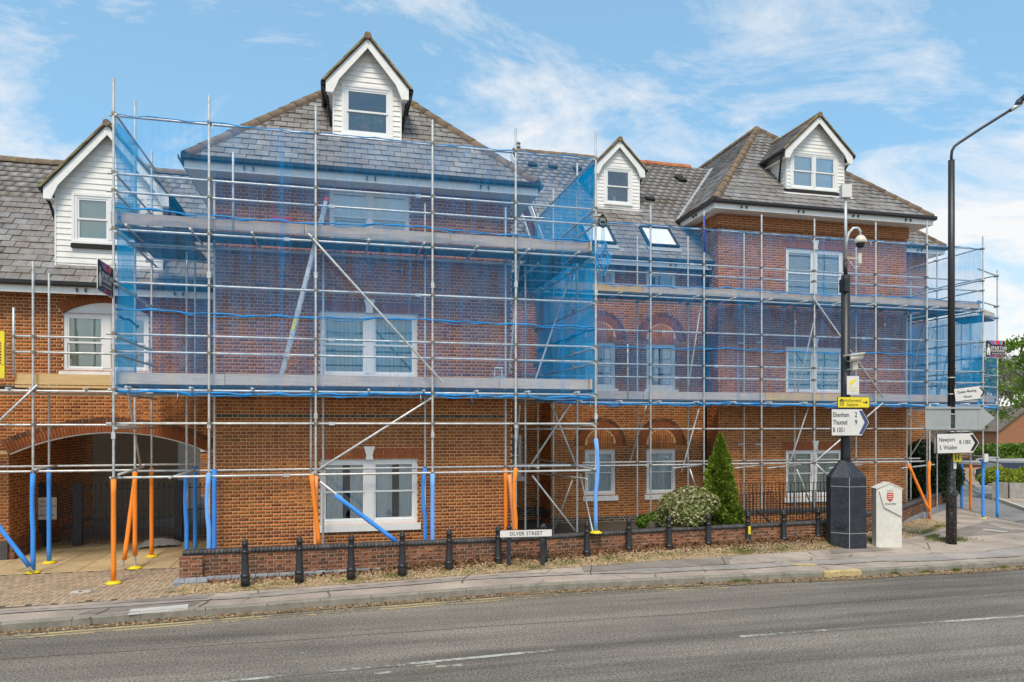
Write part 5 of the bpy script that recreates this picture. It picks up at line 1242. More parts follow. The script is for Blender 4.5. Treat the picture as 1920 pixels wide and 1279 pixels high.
n = 26000; h = rng.uniform(0, 1, n) ** .8; H_ = 2.62; az = rng.uniform(0, 2 * pi, n)
lump = 1 + .20 * np.sin(az * 3 + h * 9 + 1) * h + .15 * np.sin(az * 5 + h * 21) + .10 * np.sin(az * 9 - h * 33) + .08 * np.sin(h * 60 + az * 3); rad = .56 * (1 - h) ** .74 * (.35 + .65 * np.minimum(1, h * 7 + .45)) * lump * rng.uniform(.72, 1.05, n); rad = rad + .02
P = np.column_stack([rad * np.cos(az), rad * np.sin(az), h * H_ + rng.normal(0, .03, n)]); nr = np.column_stack([np.cos(az), np.sin(az), np.full(n, .9)])
V = leaves(P, np.cross(nr, rng.normal(0, 1, (n, 3))), .045, aspect=2.2, jit=.5); link('foliage', npmesh('foliage', V, 4, ['conifer_leaf']), CT)
mb = MB(); mb.tube([(0, 0, -.1), (0, 0, 2.3)], [.05, .012], 8); link('trunk', mb.mesh('trunk', 'bark'), CT)
mb = MB(); mb.lathe([(.19, 0), (.17, .2), (.16, .42), (.12, .43)], (0, 0, 0), 12); o = link('tree_stump', mb.mesh('tree_stump', 'bark'), None, (at(1228, 985, Y=16.6).x, 16.6, .35)); o['label'] = 'brown stump half hidden beside the flowering shrub'; o['category'] = 'stump'
def hedge(name, x0, x1, y0, y1, z0, z1, n, size, mat, label, cat='hedge', yaw=0.0):
    T = thing(name, ((x0 + x1) / 2, (y0 + y1) / 2, z0), label, cat, rz=yaw); W, D, Hh = x1 - x0, y1 - y0, z1 - z0
    f = rng.integers(0, 4, n); u, v = rng.uniform(-.5, .5, n), rng.uniform(0, 1, n); P = np.zeros((n, 3)); Nn = np.zeros((n, 3))
    P[:, 2] = v * Hh; P[:, 0] = u * W; P[:, 1] = -D / 2; Nn[:, 1] = -1
    m = f == 1; P[m, 1] = rng.uniform(-.5, .5, m.sum()) * D; P[m, 2] = Hh; Nn[m] = (0, 0, 1)
    m = f == 2; P[m, 0] = W / 2 * np.sign(u[m]); P[m, 1] = rng.uniform(-.5, .5, m.sum()) * D; Nn[m] = 0; Nn[m, 0] = np.sign(u[m])
    P += rng.normal(0, .05, (n, 3)); bump = .10 * np.sin(P[:, 0] * 3.1) + .08 * np.sin(P[:, 2] * 4 + P[:, 0] * 2); P[:, 1] -= bump; P[:, 2] += np.where(f == 1, .1 * np.sin(P[:, 0] * 4), 0)
    link('foliage', npmesh('foliage', leaves(P, Nn, size), 4, [mat]), T)
    mb = MB(); mb.box(-W / 2 + .12, W / 2 - .12, -D / 2 + .15, D / 2 - .12, 0, Hh - .15); link('stem', mb.mesh('stem', 'hedge_leaf'), T); return T
shrub('laurel_bush', (at(1738, 900, Y=22.4).x + .2, 22.6, .0), (1.35, 1.0, 1.45), 17000, .075, 'hedge_leaf', 'large dark evergreen bush at the corner behind the right scaffold', 'bush', 21, lumps=40)

# ---------------------------------------------------------------- bollards
prof = [(.098, 0), (.096, .20), (.088, .225), (.106, .235), (.106, .255), (.086, .27), (.082, .28), (.068, .66), (.066, .69), (.082, .70), (.082, .72), (.064, .735), (.062, .74), (.060, .84), (.074, .85), (.076, .875), (.06, .885), (.060, .895), (.054, .925), (.036, .945), (.020, .953), (.018, .965), (.004, .968)]
bm = MB().lathe(prof[:-5] if False else prof, n=16).mesh('bollard', 'black_iron')
BP = [(460, 1101), (561, 1094), (658, 1088), (754, 1081), (842, 1074), (934, 1066), (1020, 1061), (1100, 1053), (1179, 1045), (1255, 1041), (1328, 1035), (1402, 1029), (1470, 1026), (1534, 1021)]
BL = ['first from the left in front of the brick end pier', 'second from the left, below the blank brick wall', 'third from the left, just left of the ground floor window', 'fourth from the left, at the foot of the blue brace',
      'fifth from the left, between the window and the street name sign', 'just left of the street name sign', 'hidden behind the right post of the street name sign', 'first to the right of the street name sign', 'second to the right of the street name sign',
      'in front of the flowering shrub, left side', 'in front of the right edge of flowering shrub', 'carrying a yellow hydrant label', 'midway along the railings, right of the yellow labelled one', 'nearest the black cabinet']
for i, ((px, py), l) in enumerate(zip(BP, BL)):
    c = atg(px, py); o = link('bollard', bm, None, (c.x, c.y, c.z - .02)); s = 1.0 if i else 1.0; o.scale = (.88, .88, .975); o['label'] = 'black cast iron bollard ' + l; o['category'] = 'bollard'; o['group'] = 'bollards along the verge'
    o.rotation_euler = (random.uniform(-.012, .012), random.uniform(-.012, .012), random.random())
    if i == 11:
        mb = MB()
        for k in range(5):
            a0, a1 = radians(-150 + 24 * k), radians(-150 + 24 * (k + 1)); mb.quad(*[(r_ * cos(a), r_ * sin(a), z) for r_, a, z in ((.0835, a0, .40), (.0835, a1, .40), (.0775, a1, .60), (.0775, a0, .60))])
        p_ = link('hydrant_label', mb.mesh('hydrant_label', 'sign_yellow'), o); text(p_ if False else o, 'H', .12, (-.03, -.089, .44), 'sign_black', rz=-.4)
# ---------------------------------------------------------------- scaffolding
TUBE = MB().tube([(0, 0, 0), (0, 0, 1)], .0242, 10).mesh('scaffold_tube', 'galvanised')
TUBEB = MB().tube([(0, 0, 0), (0, 0, 1)], .0243, 10).mesh('scaffold_tube_blue', 'steel_painted_blue')
cm = MB(); cm.box(-.034, .034, -.034, .034, -.026, .026); cm.box(-.018, .018, .02, .125, -.034, .034); cm.box(.03, .06, -.014, .014, -.012, .012)
COUP = cm.mesh('coupler', 'coupler_steel')
sl = MB(); sl.box(-.033, .033, -.033, .033, -.06, .06); SLV = sl.mesh('sleeve', 'galvanised')
bp = MB(); bp.lathe([(.15, 0), (.15, .018), (.11, .022), (.10, .045), (.07, .05), (.05, .05)], n=8); BPL = bp.mesh('base_plate', 'yellow_plastic')
class Scaf:
    def __init__(s, loc, label, cat='scaffold'): s.root = thing('scaffold', loc, label, cat); s.off = Vector(loc); s.n = 0
    def tube(s, name, p, q, me=None, lab=None):
        p, q = Vector(p), Vector(q); d = q - p; L = d.length
        o = link(name, me or TUBE, s.root); o.location = p - s.off; o.rotation_mode = 'QUATERNION'; o.rotation_quaternion = d.to_track_quat('Z', 'Y'); o.scale = (1, 1, L)
        if lab: o['label'] = lab
        return o
    def coup(s, c, rz=0.0): o = link('coupler', COUP, s.root); o.location = Vector(c) - s.off; o.rotation_euler.z = rz + random.choice((0, pi)) * 0
    def sleeve(s, c, v=True): o = link('sleeve', SLV, s.root); o.location = Vector(c) - s.off; o.rotation_euler.y = 0 if v else pi / 2
    def foam(s, p, q, mat, bend=0.0):
        p, q = Vector(p), Vector(q); n = 7; X = Vector((.972, -.235, 0)); pts = [p.lerp(q, i / n) + X * bend * sin(pi * min(1, max(0, (i - 3) / (n - 3)))) for i in range(n + 1)]
        mb = MB(); mb.tube(pts, [.046 + .002 * sin(i * 2.1) for i in range(n)] + [.05], 12); part('foam_guard', mb, mat, s.root)
    def plate(s, c): o = link('base_plate', BPL, s.root); o.location = Vector(c) - s.off
    def board(s, a, b, z, along, mat='deck_timber', name='deck_board', th=.038, w=.22):
        mb = MB(); a, b = Vector((a[0], a[1], z + random.uniform(-.004, .004))), Vector((b[0], b[1], z)); d = b - a; L = d.length; d.normalize(); n = Vector((-d.y, d.x, 0)) * w / 2; mb.obox((a + b) / 2 + Vector((0, 0, th / 2)), d * (L / 2 - .004), n, (0, 0, th / 2)); part(name, mb, mat, s.root)
    def toe(s, p, q, z, n, mat='old_timber'):
        p, q = Vector((p[0], p[1], z)), Vector((q[0], q[1], z)); n = Vector((n[0], n[1], 0)); mb = MB(); mb.obox((p + q) / 2 + Vector((0, 0, .112)), (q - p) / 2 - (q - p).normalized() * .006, n * .017, (0, 0, .112)); part('toe_board', mb, mat, s.root)
# --- tall scaffold round the front block
S1 = Scaf((.7, 15.3, 0), 'tall tube scaffold round the projecting front block, with two boarded lifts')
YF = 15.30
XF = [xa(px, YF) for px in (213, 392, 592, 811, 967, 1117)]
TOP = [za(px, py, YF) for px, py in ((213, 147), (392, 180), (592, 200), (811, 225), (967, 240), (1117, 246))]
XL, XR = XF[0], XF[-1]
ZL = [9.25, 8.12, 7.77, 7.03, 6.0, 4.99, 4.65, 3.90, 3.24, 2.18]
for i, (x, t) in enumerate(zip(XF, TOP)):
    z0 = Z1 + .02 if i == 0 else (.768 if i == 5 else .22)
    S1.tube('standard', (x, YF, z0), (x, YF, t)); S1.plate((x, YF, z0))
    for z in ZL: S1.coup((x, YF, z))
    S1.sleeve((x, YF, 3.0 + .2 * (i % 3))); S1.sleeve((x, YF, 6.3 - .1 * (i % 2)))
for k, z in enumerate(ZL):
    cut = XL + (3.2, 5.9, 4.1)[k % 3]; e0 = XL - .10 - .03 * (k % 3)
    S1.tube('ledger' if z in (9.25, 7.03, 3.90, 2.18, 6.0, 3.24) else 'guard_rail', (e0, YF + .105, z), (cut, YF + .105, z)); S1.tube('ledger' if z in (9.25, 7.03, 3.90, 2.18, 6.0, 3.24) else 'guard_rail', (cut + .004, YF + .105, z), (XR + .08, YF + .105, z)); S1.sleeve((cut, YF + .105, z), False)
YI = 16.15
XI = [xa(402, YI), xa(606, YI), xa(797, YI), xa(948, YI)]
for x, tp in zip(XI, (8.35, 7.1, 8.2, 8.25)):
    S1.tube('standard', (x, YI, .22), (x, YI, tp)); 
    for z in (2.25, 3.86, 6.98): S1.coup((x, YI, z))
x_ = xa(583, 16.0); S1.tube('standard', (x_, 16.0, za(583, 910, 16.0)), (x_, 16.0, 3.9))
for z in (2.25, 3.84, 6.96): S1.tube('inner_ledger', (XL + (0 if z > 3 else 1.4), YI + .05, z), (XR - (0 if z > 3 else .3), YI + .05, z))
S1.tube('guard_post', (xa(435, YF), YF + .155, za(435, 428, YF)), (xa(435, YF), YF + .155, za(435, 281, YF)))
# returns
LR = [(16.8, 10.15), (18.2, 9.6)]
for y, t in LR: 
    S1.tube('standard', (XL, y, Z1 + .02), (XL, y, t)); S1.plate((XL, y, Z1 + .02))
    for z in ZL[:-1]: S1.coup((XL, y, z), pi / 2)
for (x, y, t) in ((xa(350, 16.9), 16.9, 7.0), (xa(366, 17.95), 17.95, 7.0)): S1.tube('standard', (x, y, Z1 + .02), (x, y, t)); S1.plate((x, y, Z1 + .02))
for z in [9.25, 8.1, 7.74, 7.0, 5.98, 4.97, 4.63, 3.87, 3.2]: S1.tube('return_ledger', (XL + .06, YF - .1, z - .05), (XL + .06, 18.4, z - .05))
S1.tube('ledger', (XL - .2, 16.86, 2.22), (-2.95, 16.86, 2.22)); S1.tube('ledger', (XL - .2, 17.98, 2.3), (-2.95, 17.98, 2.3))
S1.tube('transom', at(222, 890, Y=15.25), at(268, 876, Y=16.4)); S1.tube('transom', at(318, 896, Y=15.25), at(366, 882, Y=16.6))
S1.tube('diagonal_brace', at(240, 735, Y=15.6), at(264, 878, Y=17.6))
RR = [(16.6, 9.6), (18.6, 9.6), (20.15, 9.4)]
for y, t in RR:
    S1.tube('standard', (XR, y, .21), (XR, y, t))
    for z in ZL[:-1]: S1.coup((XR, y, z), pi / 2)
for (y, t) in ((17.0, 8.1), (18.9, 8.1)): S1.tube('standard', (4.45, y, .21), (4.45, y, t))
for z in [9.2, 8.06, 7.72, 6.98, 5.95, 4.94, 4.6, 3.86, 3.2, 2.22]: S1.tube('return_ledger', (XR - .06, YF - .08, z), (XR - .06, 20.4, z))
for z in [6.96, 3.84, 2.22]: S1.tube('return_ledger', (4.5, 16.0, z), (4.5, 20.6, z))
S1.tube('diagonal_brace', at(585, 888, Y=15.42), at(823, 738, Y=15.42)); S1.tube('diagonal_brace', at(578, 438, Y=15.24), at(829, 716, Y=15.24)); S1.tube('diagonal_brace', at(600, 903, Y=15.22), at(746, 1017, Y=15.22))
S1.tube('diagonal_brace', at(1070, 515, Y=16.9), at(1004, 712, Y=16.4)); S1.tube('diagonal_brace', at(1078, 515, Y=19.9), at(1036, 712, Y=19.7)); S1.tube('diagonal_brace', at(1033, 757, Y=17), at(1083, 880, Y=17)); S1.tube('diagonal_brace', at(1070, 757, Y=16.8), at(990, 880, Y=16.8)); S1.tube('diagonal_brace', at(998, 892, Y=16.6), at(1078, 995, Y=16.6)); S1.tube('diagonal_brace', at(1088, 890, Y=18.8), at(1112, 1000, Y=17.0)); S1.tube('diagonal_brace', at(1073, 900, Y=20), at(1040, 990, Y=20)); S1.tube('diagonal_brace', at(975, 760, Y=16.6), at(963, 885, Y=16.6)); S1.tube('diagonal_brace', at(975, 470, Y=16.0), at(955, 700, Y=16.0))
S1.tube('transom', at(1100, 898, Y=15.3), at(1010, 888, Y=20)); S1.tube('transom', at(1165 - 60, 873, Y=17), at(960, 871, Y=17))
for zd, nm in ((3.95, 1), (7.08, 2)):
    x = XL + .25
    while x < XR: S1.tube('transom', (x, 15.16, zd - .005), (x + random.uniform(-.03, .03), 16.42, zd - .005)); x += 1.15
    for y in (16.9, 18.1): S1.tube('transom', (XL - .1, y, zd - .005), (-2.75, y, zd - .005))
    for y in (17.3, 18.4, 19.5): S1.tube('transom', (4.35, y, zd - .005), (XR + .12, y, zd - .005))
    for r in range(4):
        y = 15.60 + .225 * r; xs_ = XL - .02 - (.2 if r % 2 else 0) * 0
        cuts_ = [xs_, xs_ + (2.4, 3.9, 1.9, 3.0)[r], xs_ + (6.3, 7.8, 5.8, 6.9)[r], XR + .05]
        for a, b in zip(cuts_, cuts_[1:]): S1.board((a, y), (b, y), zd + .025, 'x')
    for r in range(5):
        x = XL + .16 + .235 * r; S1.board((x, 16.45), (x, 18.35), zd + .03, 'y'); x = 4.47 + .235 * r; S1.board((x, 16.45), (x, 20.3), zd + .03, 'y')
    zt = zd + .075
    cuts_ = [XL - .1, XL + (3.55 if nm == 2 else 2.0), XL + (6.6 if nm == 2 else 5.5), XL + (9.0 if nm == 2 else 7.7), XR + .07]
    for a, b in zip(cuts_, cuts_[1:]): S1.toe((a, YF + .17), (b, YF + .17), zt + random.uniform(-.006, .006), (0, 1))
    S1.toe((XR - .11, YF), (XR - .11, 20.2), zt, (1, 0)); S1.toe((XL + .11, YF + .17), (XL + .11, 18.3), zt, (1, 0))
def fpt(px, py, Y): return at(px, py, Y=Y)
S1.foam((XL, YF, Z1 + .05), (XL, YF, 2.16), 'foam_orange'); S1.foam((XL, 16.8, Z1 + .3), (XL, 16.8, 2.2), 'foam_orange'); S1.foam((XL, 18.2, Z1 + .05), (XL, 18.2, 2.2), 'foam_orange')
S1.tube('diagonal_brace', at(230, 1064, Y=16.7), at(254, 896, Y=17.1)); S1.foam(at(233, 1050, Y=16.72), at(253, 900, Y=17.1), 'foam_orange')
x_ = xa(350, 16.9); S1.foam((x_, 16.9, Z1 + .05), (x_, 16.9, 2.2), 'foam_blue', -.03); x_ = xa(366, 17.95); S1.foam((x_, 17.95, Z1 + .05), (x_, 17.95, 2.25), 'foam_blue')
S1.foam((XF[1], YF, .3), (XF[1], YF, 2.25), 'foam_pale_blue', -.04); S1.foam((XI[0], YI, .3), (XI[0], YI, 2.28), 'foam_blue')
S1.foam((XF[2], YF, .3), (XF[2], YF, 2.16), 'foam_pale_orange'); S1.foam((xa(599, 15.22), 15.22, .7), at(584, 889, Y=15.22), 'foam_orange')
S1.foam(at(628, 928, Y=15.22), at(744, 1016, Y=15.22), 'foam_blue')
S1.foam((XI[2], YI, .3), (XI[2], YI, 2.25), 'foam_blue', -.05); S1.foam((XF[3], YF, .3), (XF[3], YF, 2.17), 'foam_pale_blue')
S1.foam((XI[3], YI, .3), (XI[3], YI, 2.2), 'foam_orange'); S1.foam((XF[4], YF, .3), (XF[4], YF, 2.26), 'foam_orange', -.04); S1.foam(at(966, 1010, Y=15.9), at(955, 890, Y=15.9), 'foam_pale_orange')
S1.foam((XR, YF, .80), (XR, YF, 2.9), 'foam_pale_blue', .05)
# --- low scaffold before the left wing
S3 = Scaf((-6, 16.8, 0), 'lower scaffold lift at the far left with new pale timber toe board')
X3 = [xa(62, 16.8), -9.3]; XI3 = xa(92, 17.9)
for x in X3: S3.tube('standard', (x, 16.8, Z1 + .02), (x, 16.8, za(62, 490, 16.8))); S3.plate((x, 16.8, Z1 + .02)); [S3.coup((x, 16.8, z)) for z in (5.06, 4.73, 3.93, 3.22, 2.25)]
S3.tube('standard', (XI3, 17.9, Z1 + .02), (XI3, 17.9, za(92, 512, 17.9))); S3.plate((XI3, 17.9, Z1 + .02))
x_ = xa(23, 16.8); S3.tube('guard_post', (x_, 16.86, 4.25), (x_, 16.86, za(23, 576, 16.8)))
for z in (5.06, 4.73): S3.tube('guard_rail', (x_ - .04, 16.86, z), (XL - .02, 16.86, z)); S3.coup((x_, 16.86, z))
for z in (3.93, 3.22, 2.25): S3.tube('ledger', (-11, 16.86, z), (XL - .05, 16.86, z - .01))
for z in (3.9, 2.3): S3.tube('inner_ledger', (-11, 17.85, z), (XL - .05, 17.85, z))
for x in (-9, -7.6, X3[0] - .45, -6.2, -5.2): S3.tube('transom', (x, 16.7, 3.97), (x, 18.3, 3.97))
S3.tube('transom', at(66, 880, Y=16.75), at(112, 873, Y=18.0))
S3.tube('diagonal_brace', at(70, 722, Y=16.72), at(-60, 845, Y=16.72))
for r in range(4): y = 17.02 + .235 * r; S3.board((x_, y), (XL - .1, y), 3.995, 'x', 'new_timber'); S3.board((-11, y), (x_ - .01, y), 3.995, 'x')
S3.toe((x_, 16.93), (XL - .03, 16.93), 4.06, (0, 1), 'new_timber')
S3.foam((X3[0], 16.8, Z1 + .04), (X3[0], 16.8, 2.2), 'foam_blue', -.02); S3.foam((XI3, 17.9, Z1 + .04), (XI3, 17.9, 2.25), 'foam_blue')
S3.tube('diagonal_brace', at(62, 1072, Y=16.62), at(-80, 885, Y=16.62)); S3.foam(at(55, 1062, Y=16.62), at(-60, 912, Y=16.62), 'foam_blue')
YG = thing('ladder_gate', (xa(0, 16.75), 16.75, 4.3), 'yellow steel ladder gate at the left edge of the low scaffold', 'gate')
gx1 = xa(9, 16.75); z0, z1 = za(5, 709, 16.75), za(5, 621, 16.75); mb = MB()
mb.box(gx1 - .9, gx1, 16.73, 16.77, z0, z0 + .28); mb.box(gx1 - .9, gx1, 16.73, 16.77, z1 - .22, z1); mb.box(gx1 - .05, gx1, 16.72, 16.78, z0 + .28, z1 - .22); mb.box(gx1 - .9, gx1 - .85, 16.72, 16.78, z0 + .28, z1 - .22); part('frame', mb, 'sign_yellow', YG)
for i in range(8): mb = MB(); z = z0 + .33 + i * .058; mb.box(gx1 - .85, gx1 - .05, 16.745, 16.755, z, z + .012); part('bar', mb, 'sign_yellow', YG)
mb = MB(); mb.tube([at(18, 645, Y=16.8), at(11, 646, Y=16.8), at(11, 680, Y=16.8), at(20, 682, Y=16.8)], .012, 6); part('hinge', mb, 'galvanised', YG)
# --- long scaffold before the middle range and the right block
S2 = Scaf((13, 19.15, 0), 'long tube scaffold along the middle range and the right corner block')
Y2 = 19.15; P2 = [(1220, 384), (1320, 396), (1428, 403), (1527, 410), (1642, 417), (1738, 415), (1843, 443)]
X2 = [xa(p, Y2) for p, _ in P2]; XE = X2[-1]
Z2 = [9.0, 7.95, 7.63, 6.94, 5.94, 4.97, 4.6, 3.86, 3.1, 2.05]
for i, (x, (px, py)) in enumerate(zip(X2, P2)):
    z0 = (.22 if x < 17.5 else .14); S2.tube('standard', (x, Y2, z0), (x, Y2, za(px, py, Y2)))
    if i >= 5: S2.plate((x, Y2, z0))
    for z in Z2: S2.coup((x, Y2, z))
S2.tube('standard_top', (X2[1], Y2 - .004, 8.3), (X2[1], Y2 - .004, za(1320, 405, Y2)), TUBEB, 'standard top painted bright blue')
for k, z in enumerate(Z2):
    nm = 'guard_rail' if z in (7.95, 7.63, 4.97, 4.6) else 'ledger'; c1_ = 8.4 + (k * 1.7) % 3; c2_ = 14.2 + (k * 1.1) % 2.6
    for a, b in ((4.9, c1_), (c1_ + .004, c2_), (c2_ + .004, XE + .15 if z > 2.5 else X2[5] + .15)): S2.tube(nm, (a, Y2 + .105, z), (b, Y2 + .105, z))
    S2.sleeve((c1_, Y2 + .105, z), False); S2.sleeve((c2_, Y2 + .105, z), False)
Y2i = 20.02
for px, tp in ((1195, 8.9), (1290, 9.0), (1395, 9.25), (1490, 7.0), (1605, 9.0), (1700, 7.1)):
    x = xa(px, Y2i); S2.tube('standard', (x, Y2i, .22), (x, Y2i, tp)); [S2.coup((x, Y2i, z)) for z in (2.1, 3.84, 6.92)]
for z in (2.1, 3.84, 6.92): S2.tube('inner_ledger', (7.0, Y2i + .05, z), (18.9, Y2i + .05, z))
for px in (1181, 1260, 1360): x = xa(px, Y2); S2.tube('guard_post', (x, Y2 + .155, 4.0), (x, Y2 + .155, 5.55)) if px == 1181 else None
for a, b, Y in (((1524, 557), (1656, 745), 19.1), ((1655, 756), (1528, 866), 19.1), ((1530, 870), (1562, 902), 19.1), ((1316, 560), (1289, 735), 19.5), ((1313, 757), (1278, 885), 19.5), ((1530, 585), (1495, 737), 19.6), ((1518, 757), (1477, 880), 19.6), ((1293, 878), (1308, 925), 19.6), ((1494, 880), (1522, 950), 19.6), ((1213, 757), (1180, 870), 20.4), ((1702, 775), (1755, 825), 20.5), ((1770, 757), (1705, 858), 21.5), ((1740, 570), (1705, 730), 21), ((1752, 580), (1717, 735), 22), ((1800, 560), (1760, 740), 22)):
    S2.tube('diagonal_brace', at(*a, Y=Y), at(*b, Y=Y))
for px in (1262, 1378, 1440, 1555, 1690): S2.tube('transom', at(px, 878, Y=19.05), at(px + 62, 871, Y=20.1))
for zd in (3.90, 6.99):
    x = 6.6
    while x < XE: S2.tube('transom', (x, 19.0, zd - .005), (x, 20.22, zd - .005)); x += 1.2
    for r in range(4):
        y = 19.43 + .225 * r; cuts_ = [5.8, 5.8 + (2.4, 3.9, 1.9, 3.0)[r], 5.8 + (6.3, 7.8, 5.8, 6.9)[r], 5.8 + (10.2, 11.7, 9.7, 10.8)[r], XE + .05]
        for a, b in zip(cuts_, cuts_[1:]): S2.board((a, y), (b, y), zd + .025, 'x')
    for r in range(5): S2.board((XE - .12 - .235 * r, 20.3), (XE - .12 - .235 * r, 24.3), zd + .03, 'y')
    cuts_ = [5.75, xa(1209, Y2) if zd > 5 else xa(1211, Y2), xa(1440, Y2), xa(1607 if zd < 5 else 1560, Y2), XE + .05]
    for k, (a, b) in enumerate(zip(cuts_, cuts_[1:])): S2.toe((a, Y2 + .17), (b, Y2 + .17), zd + .07, (0, 1), 'new_timber' if (zd > 5 and k == 0) or (zd < 5 and k == 2) else 'old_timber')
    S2.toe((XE - .11, Y2 + .17), (XE - .11, 24.3), zd + .07, (1, 0))
for (y, t) in ((21.0, 9.3), (22.7, 8.9), (24.4, 8.6)): S2.tube('standard', (XE, y, .14), (XE, y, t)); [S2.coup((XE, y, z), pi / 2) for z in Z2[:-1]]
for (y, t) in ((20.9, 8.2), (22.6, 8.3)): S2.tube('standard', (19.3, y, .2), (19.3, y, t))
for z in Z2: S2.tube('return_ledger', (XE - .06, Y2 - .1, z), (XE - .06, 24.6, z - .02)) if z > 2.5 else None
for z in (6.92, 3.84): S2.tube('return_ledger', (19.35, 20.3, z), (19.35, 24.6, z))
xq = xa(1743, 19.0); S2.tube('standard', (xq, 19.0, .14), (xq, 19.0, 3.9)); S2.foam((xq, 19.0, .2), (xq, 19.0, 2.05), 'foam_orange', -.03)
S2.tube('diagonal_brace', at(1702, 866, Y=19.0), at(1744, 968, Y=18.95)); S2.foam(at(1703, 870, Y=19.0), at(1742, 958, Y=18.95), 'foam_orange')
S2.foam((XE, Y2, .02), (XE, Y2, 2.1), 'foam_blue')
# corner bay
S4 = Scaf((22, 20.4, 0), 'scaffold bay turning the corner at the far right by the side street')
Y4 = 20.0; x4 = xa(1870, Y4)
S4.tube('standard', (x4, Y4, -.02), (x4, Y4, za(1870, 506, Y4))); S4.foam((x4, Y4, .02), (x4, Y4, za(1871, 882, Y4)), 'foam_blue')
for px, Y, mat in ((1803, 22.0, 'foam_blue'), (1820, 21.6, 'foam_orange')):
    x = xa(px, Y); S4.tube('standard', (x, Y, -.02), (x, Y, 7.2)); S4.foam((x, Y, .0), (x, Y, 1.75), mat)
for z in (8.35, 7.3, 6.9, 6.0, 4.9, 4.5, 3.9, 2.1): S4.tube('ledger', (XE - .1, Y2 + .1, z), (x4 + .1, Y4 + .06, z)); S4.coup((x4, Y4, z))
for z in (8.35, 6.9, 4.9, 3.9, 2.1): S4.tube('return_ledger', (x4 - .05, Y4 - .1, z), (xa(1803, 22.0) - .0 if z < 3 else x4 - .4, 24.5 if z > 3 else 22.0, z))
for zd in (6.75, 3.9):
    d = Vector((x4 - XE, Y4 - Y2, 0)); 
    for r in range(4): o_ = .2 + .235 * r; S4.board((XE + .1 - o_ * .4, Y2 + o_), (x4 - o_ * .4, Y4 + o_), zd + .05, 'x')
    S4.toe((XE + .02, Y2 + .12), (x4, Y4 + .12), zd + .1, (.45, .9))
# ---------------------------------------------------------------- debris netting
def sheet(name, p, q, z0, z1, mat, label, hems=(), nx=40, nz=16, amp=.022, seed=1, scallop=0.0):
    p, q = Vector((p[0], p[1], 0)), Vector((q[0], q[1], 0)); d = q - p; L = d.length; d.normalize(); n = Vector((d.y, -d.x, 0)); g = random.Random(seed); ph = [g.uniform(0, 6) for _ in range(6)]
    c = (p + q) / 2 + Vector((0, 0, z0)); mb = MB()
    W = lambda u, z: amp * (sin(u * 2.3 + ph[0] + z) + .6 * sin(u * 5.1 + ph[1]) + .5 * sin(z * 3.1 + ph[2] + u * .7))
    for j in range(nz + 1):
        for i in range(nx + 1):
            u = L * i / nx; z = z0 + (z1 - z0) * j / nz; zz_ = z - (scallop * abs(sin(u * 1.7)) if j == nz else 0); mb.v.append(tuple(p + d * u + n * W(u, z) + Vector((0, 0, zz_)) - c))
    for j in range(nz):
        for i in range(nx): a = j * (nx + 1) + i; mb.f.append([a, a + 1, a + nx + 2, a + nx + 1]); mb.m.append(0); mb.sm.append(True)
    o = link(name, mb.mesh(name, mat), None, c, label=label, category='netting')
    if L > 6:
        k = 1
        while k * 2.95 < L - .5:
            u = k * 2.95 + g.uniform(-.3, .3); m4 = MB(); wd_ = g.uniform(.04, .09)
            for j in range(nz + 1):
                z = z0 + (z1 - z0) * j / nz
                for uu in (u, u + wd_ + .02 * sin(z * 3)): m4.v.append(tuple(p + d * uu + n * (W(uu, z) + .008) + Vector((0, 0, z)) - c))
            for j in range(nz): m4.f.append([2 * j, 2 * j + 1, 2 * j + 3, 2 * j + 2]); m4.m.append(0); m4.sm.append(True)
            link('overlap', m4.mesh('overlap', mat), o); k += 1
        for k in range(int(L / 1.1)):
            for z in (z0 + .05, (z0 + z1) / 2 + g.uniform(-.1, .1), z1 - .05):
                if g.random() < .5: u = k * 1.1 + g.uniform(0, .8); m5 = MB(); q_ = p + d * u + n * (.035 + W(u, z)) + Vector((0, 0, z)) - c; m5.tube([q_, q_ + Vector((g.uniform(-.03, .03), 0, -g.uniform(.08, .22)))], .006, 4); link('tie', m5.mesh('tie', 'upvc' if g.random() < .5 else 'net_hem'), o)
    for hz_, th, dip in hems:
        pts = []; k = int(L / .12)
        for i in range(k + 1):
            u = L * i / k; pts.append(p + d * u + n * (.03 + W(u, hz_)) + Vector((0, 0, hz_ + dip * sin(u * 1.1 + ph[3]) + .012 * sin(u * 6 + ph[4]) + .008 * sin(u * 13))) - c)
        m2 = MB(); m2.tube(pts, [th * (1 + .45 * sin(i * .9 + ph[5]) * sin(i * .37)) for i in range(k + 1)], 6); link('hem', m2.mesh('hem', 'net_hem'), o)
        if th >= .014:
            m3 = MB(); m3.tube([q_ + Vector((0, 0, .04 * sin(i * .31) - .02)) for i, q_ in enumerate(pts)], [th * .55 * (1 + .5 * sin(i * 1.3)) for i in range(k + 1)], 5); link('hem', m3.mesh('hem', 'net_hem'), o)
    return o
G = 'blue debris netting sheets'
sheet('debris_netting', (XL + .03, YF + .035), (XR, YF + .035), 3.80, 9.27, 'net', 'wide blue debris netting over the front of the tall scaffold', [(7.40, .015, .035), (5.44, .015, .02), (3.85, .02, .02), (9.24, .010, .004)], 110, 40)['group'] = G
sheet('debris_netting', (XL + .04, YF + .03), (XL + .04, 16.85), 3.85, 9.2, 'net_side', 'narrow saturated blue netting on the left end of the tall scaffold', [(5.35, .02, .02), (7.3, .02, .02)], 14, 30, seed=3)['group'] = G
sheet('debris_netting', (XL + .04, 16.9), (XL + .04, 18.25), 7.3, 9.15, 'net_thin', 'pale blue netting across the boarded left dormer', [], 12, 12, seed=4)['group'] = G
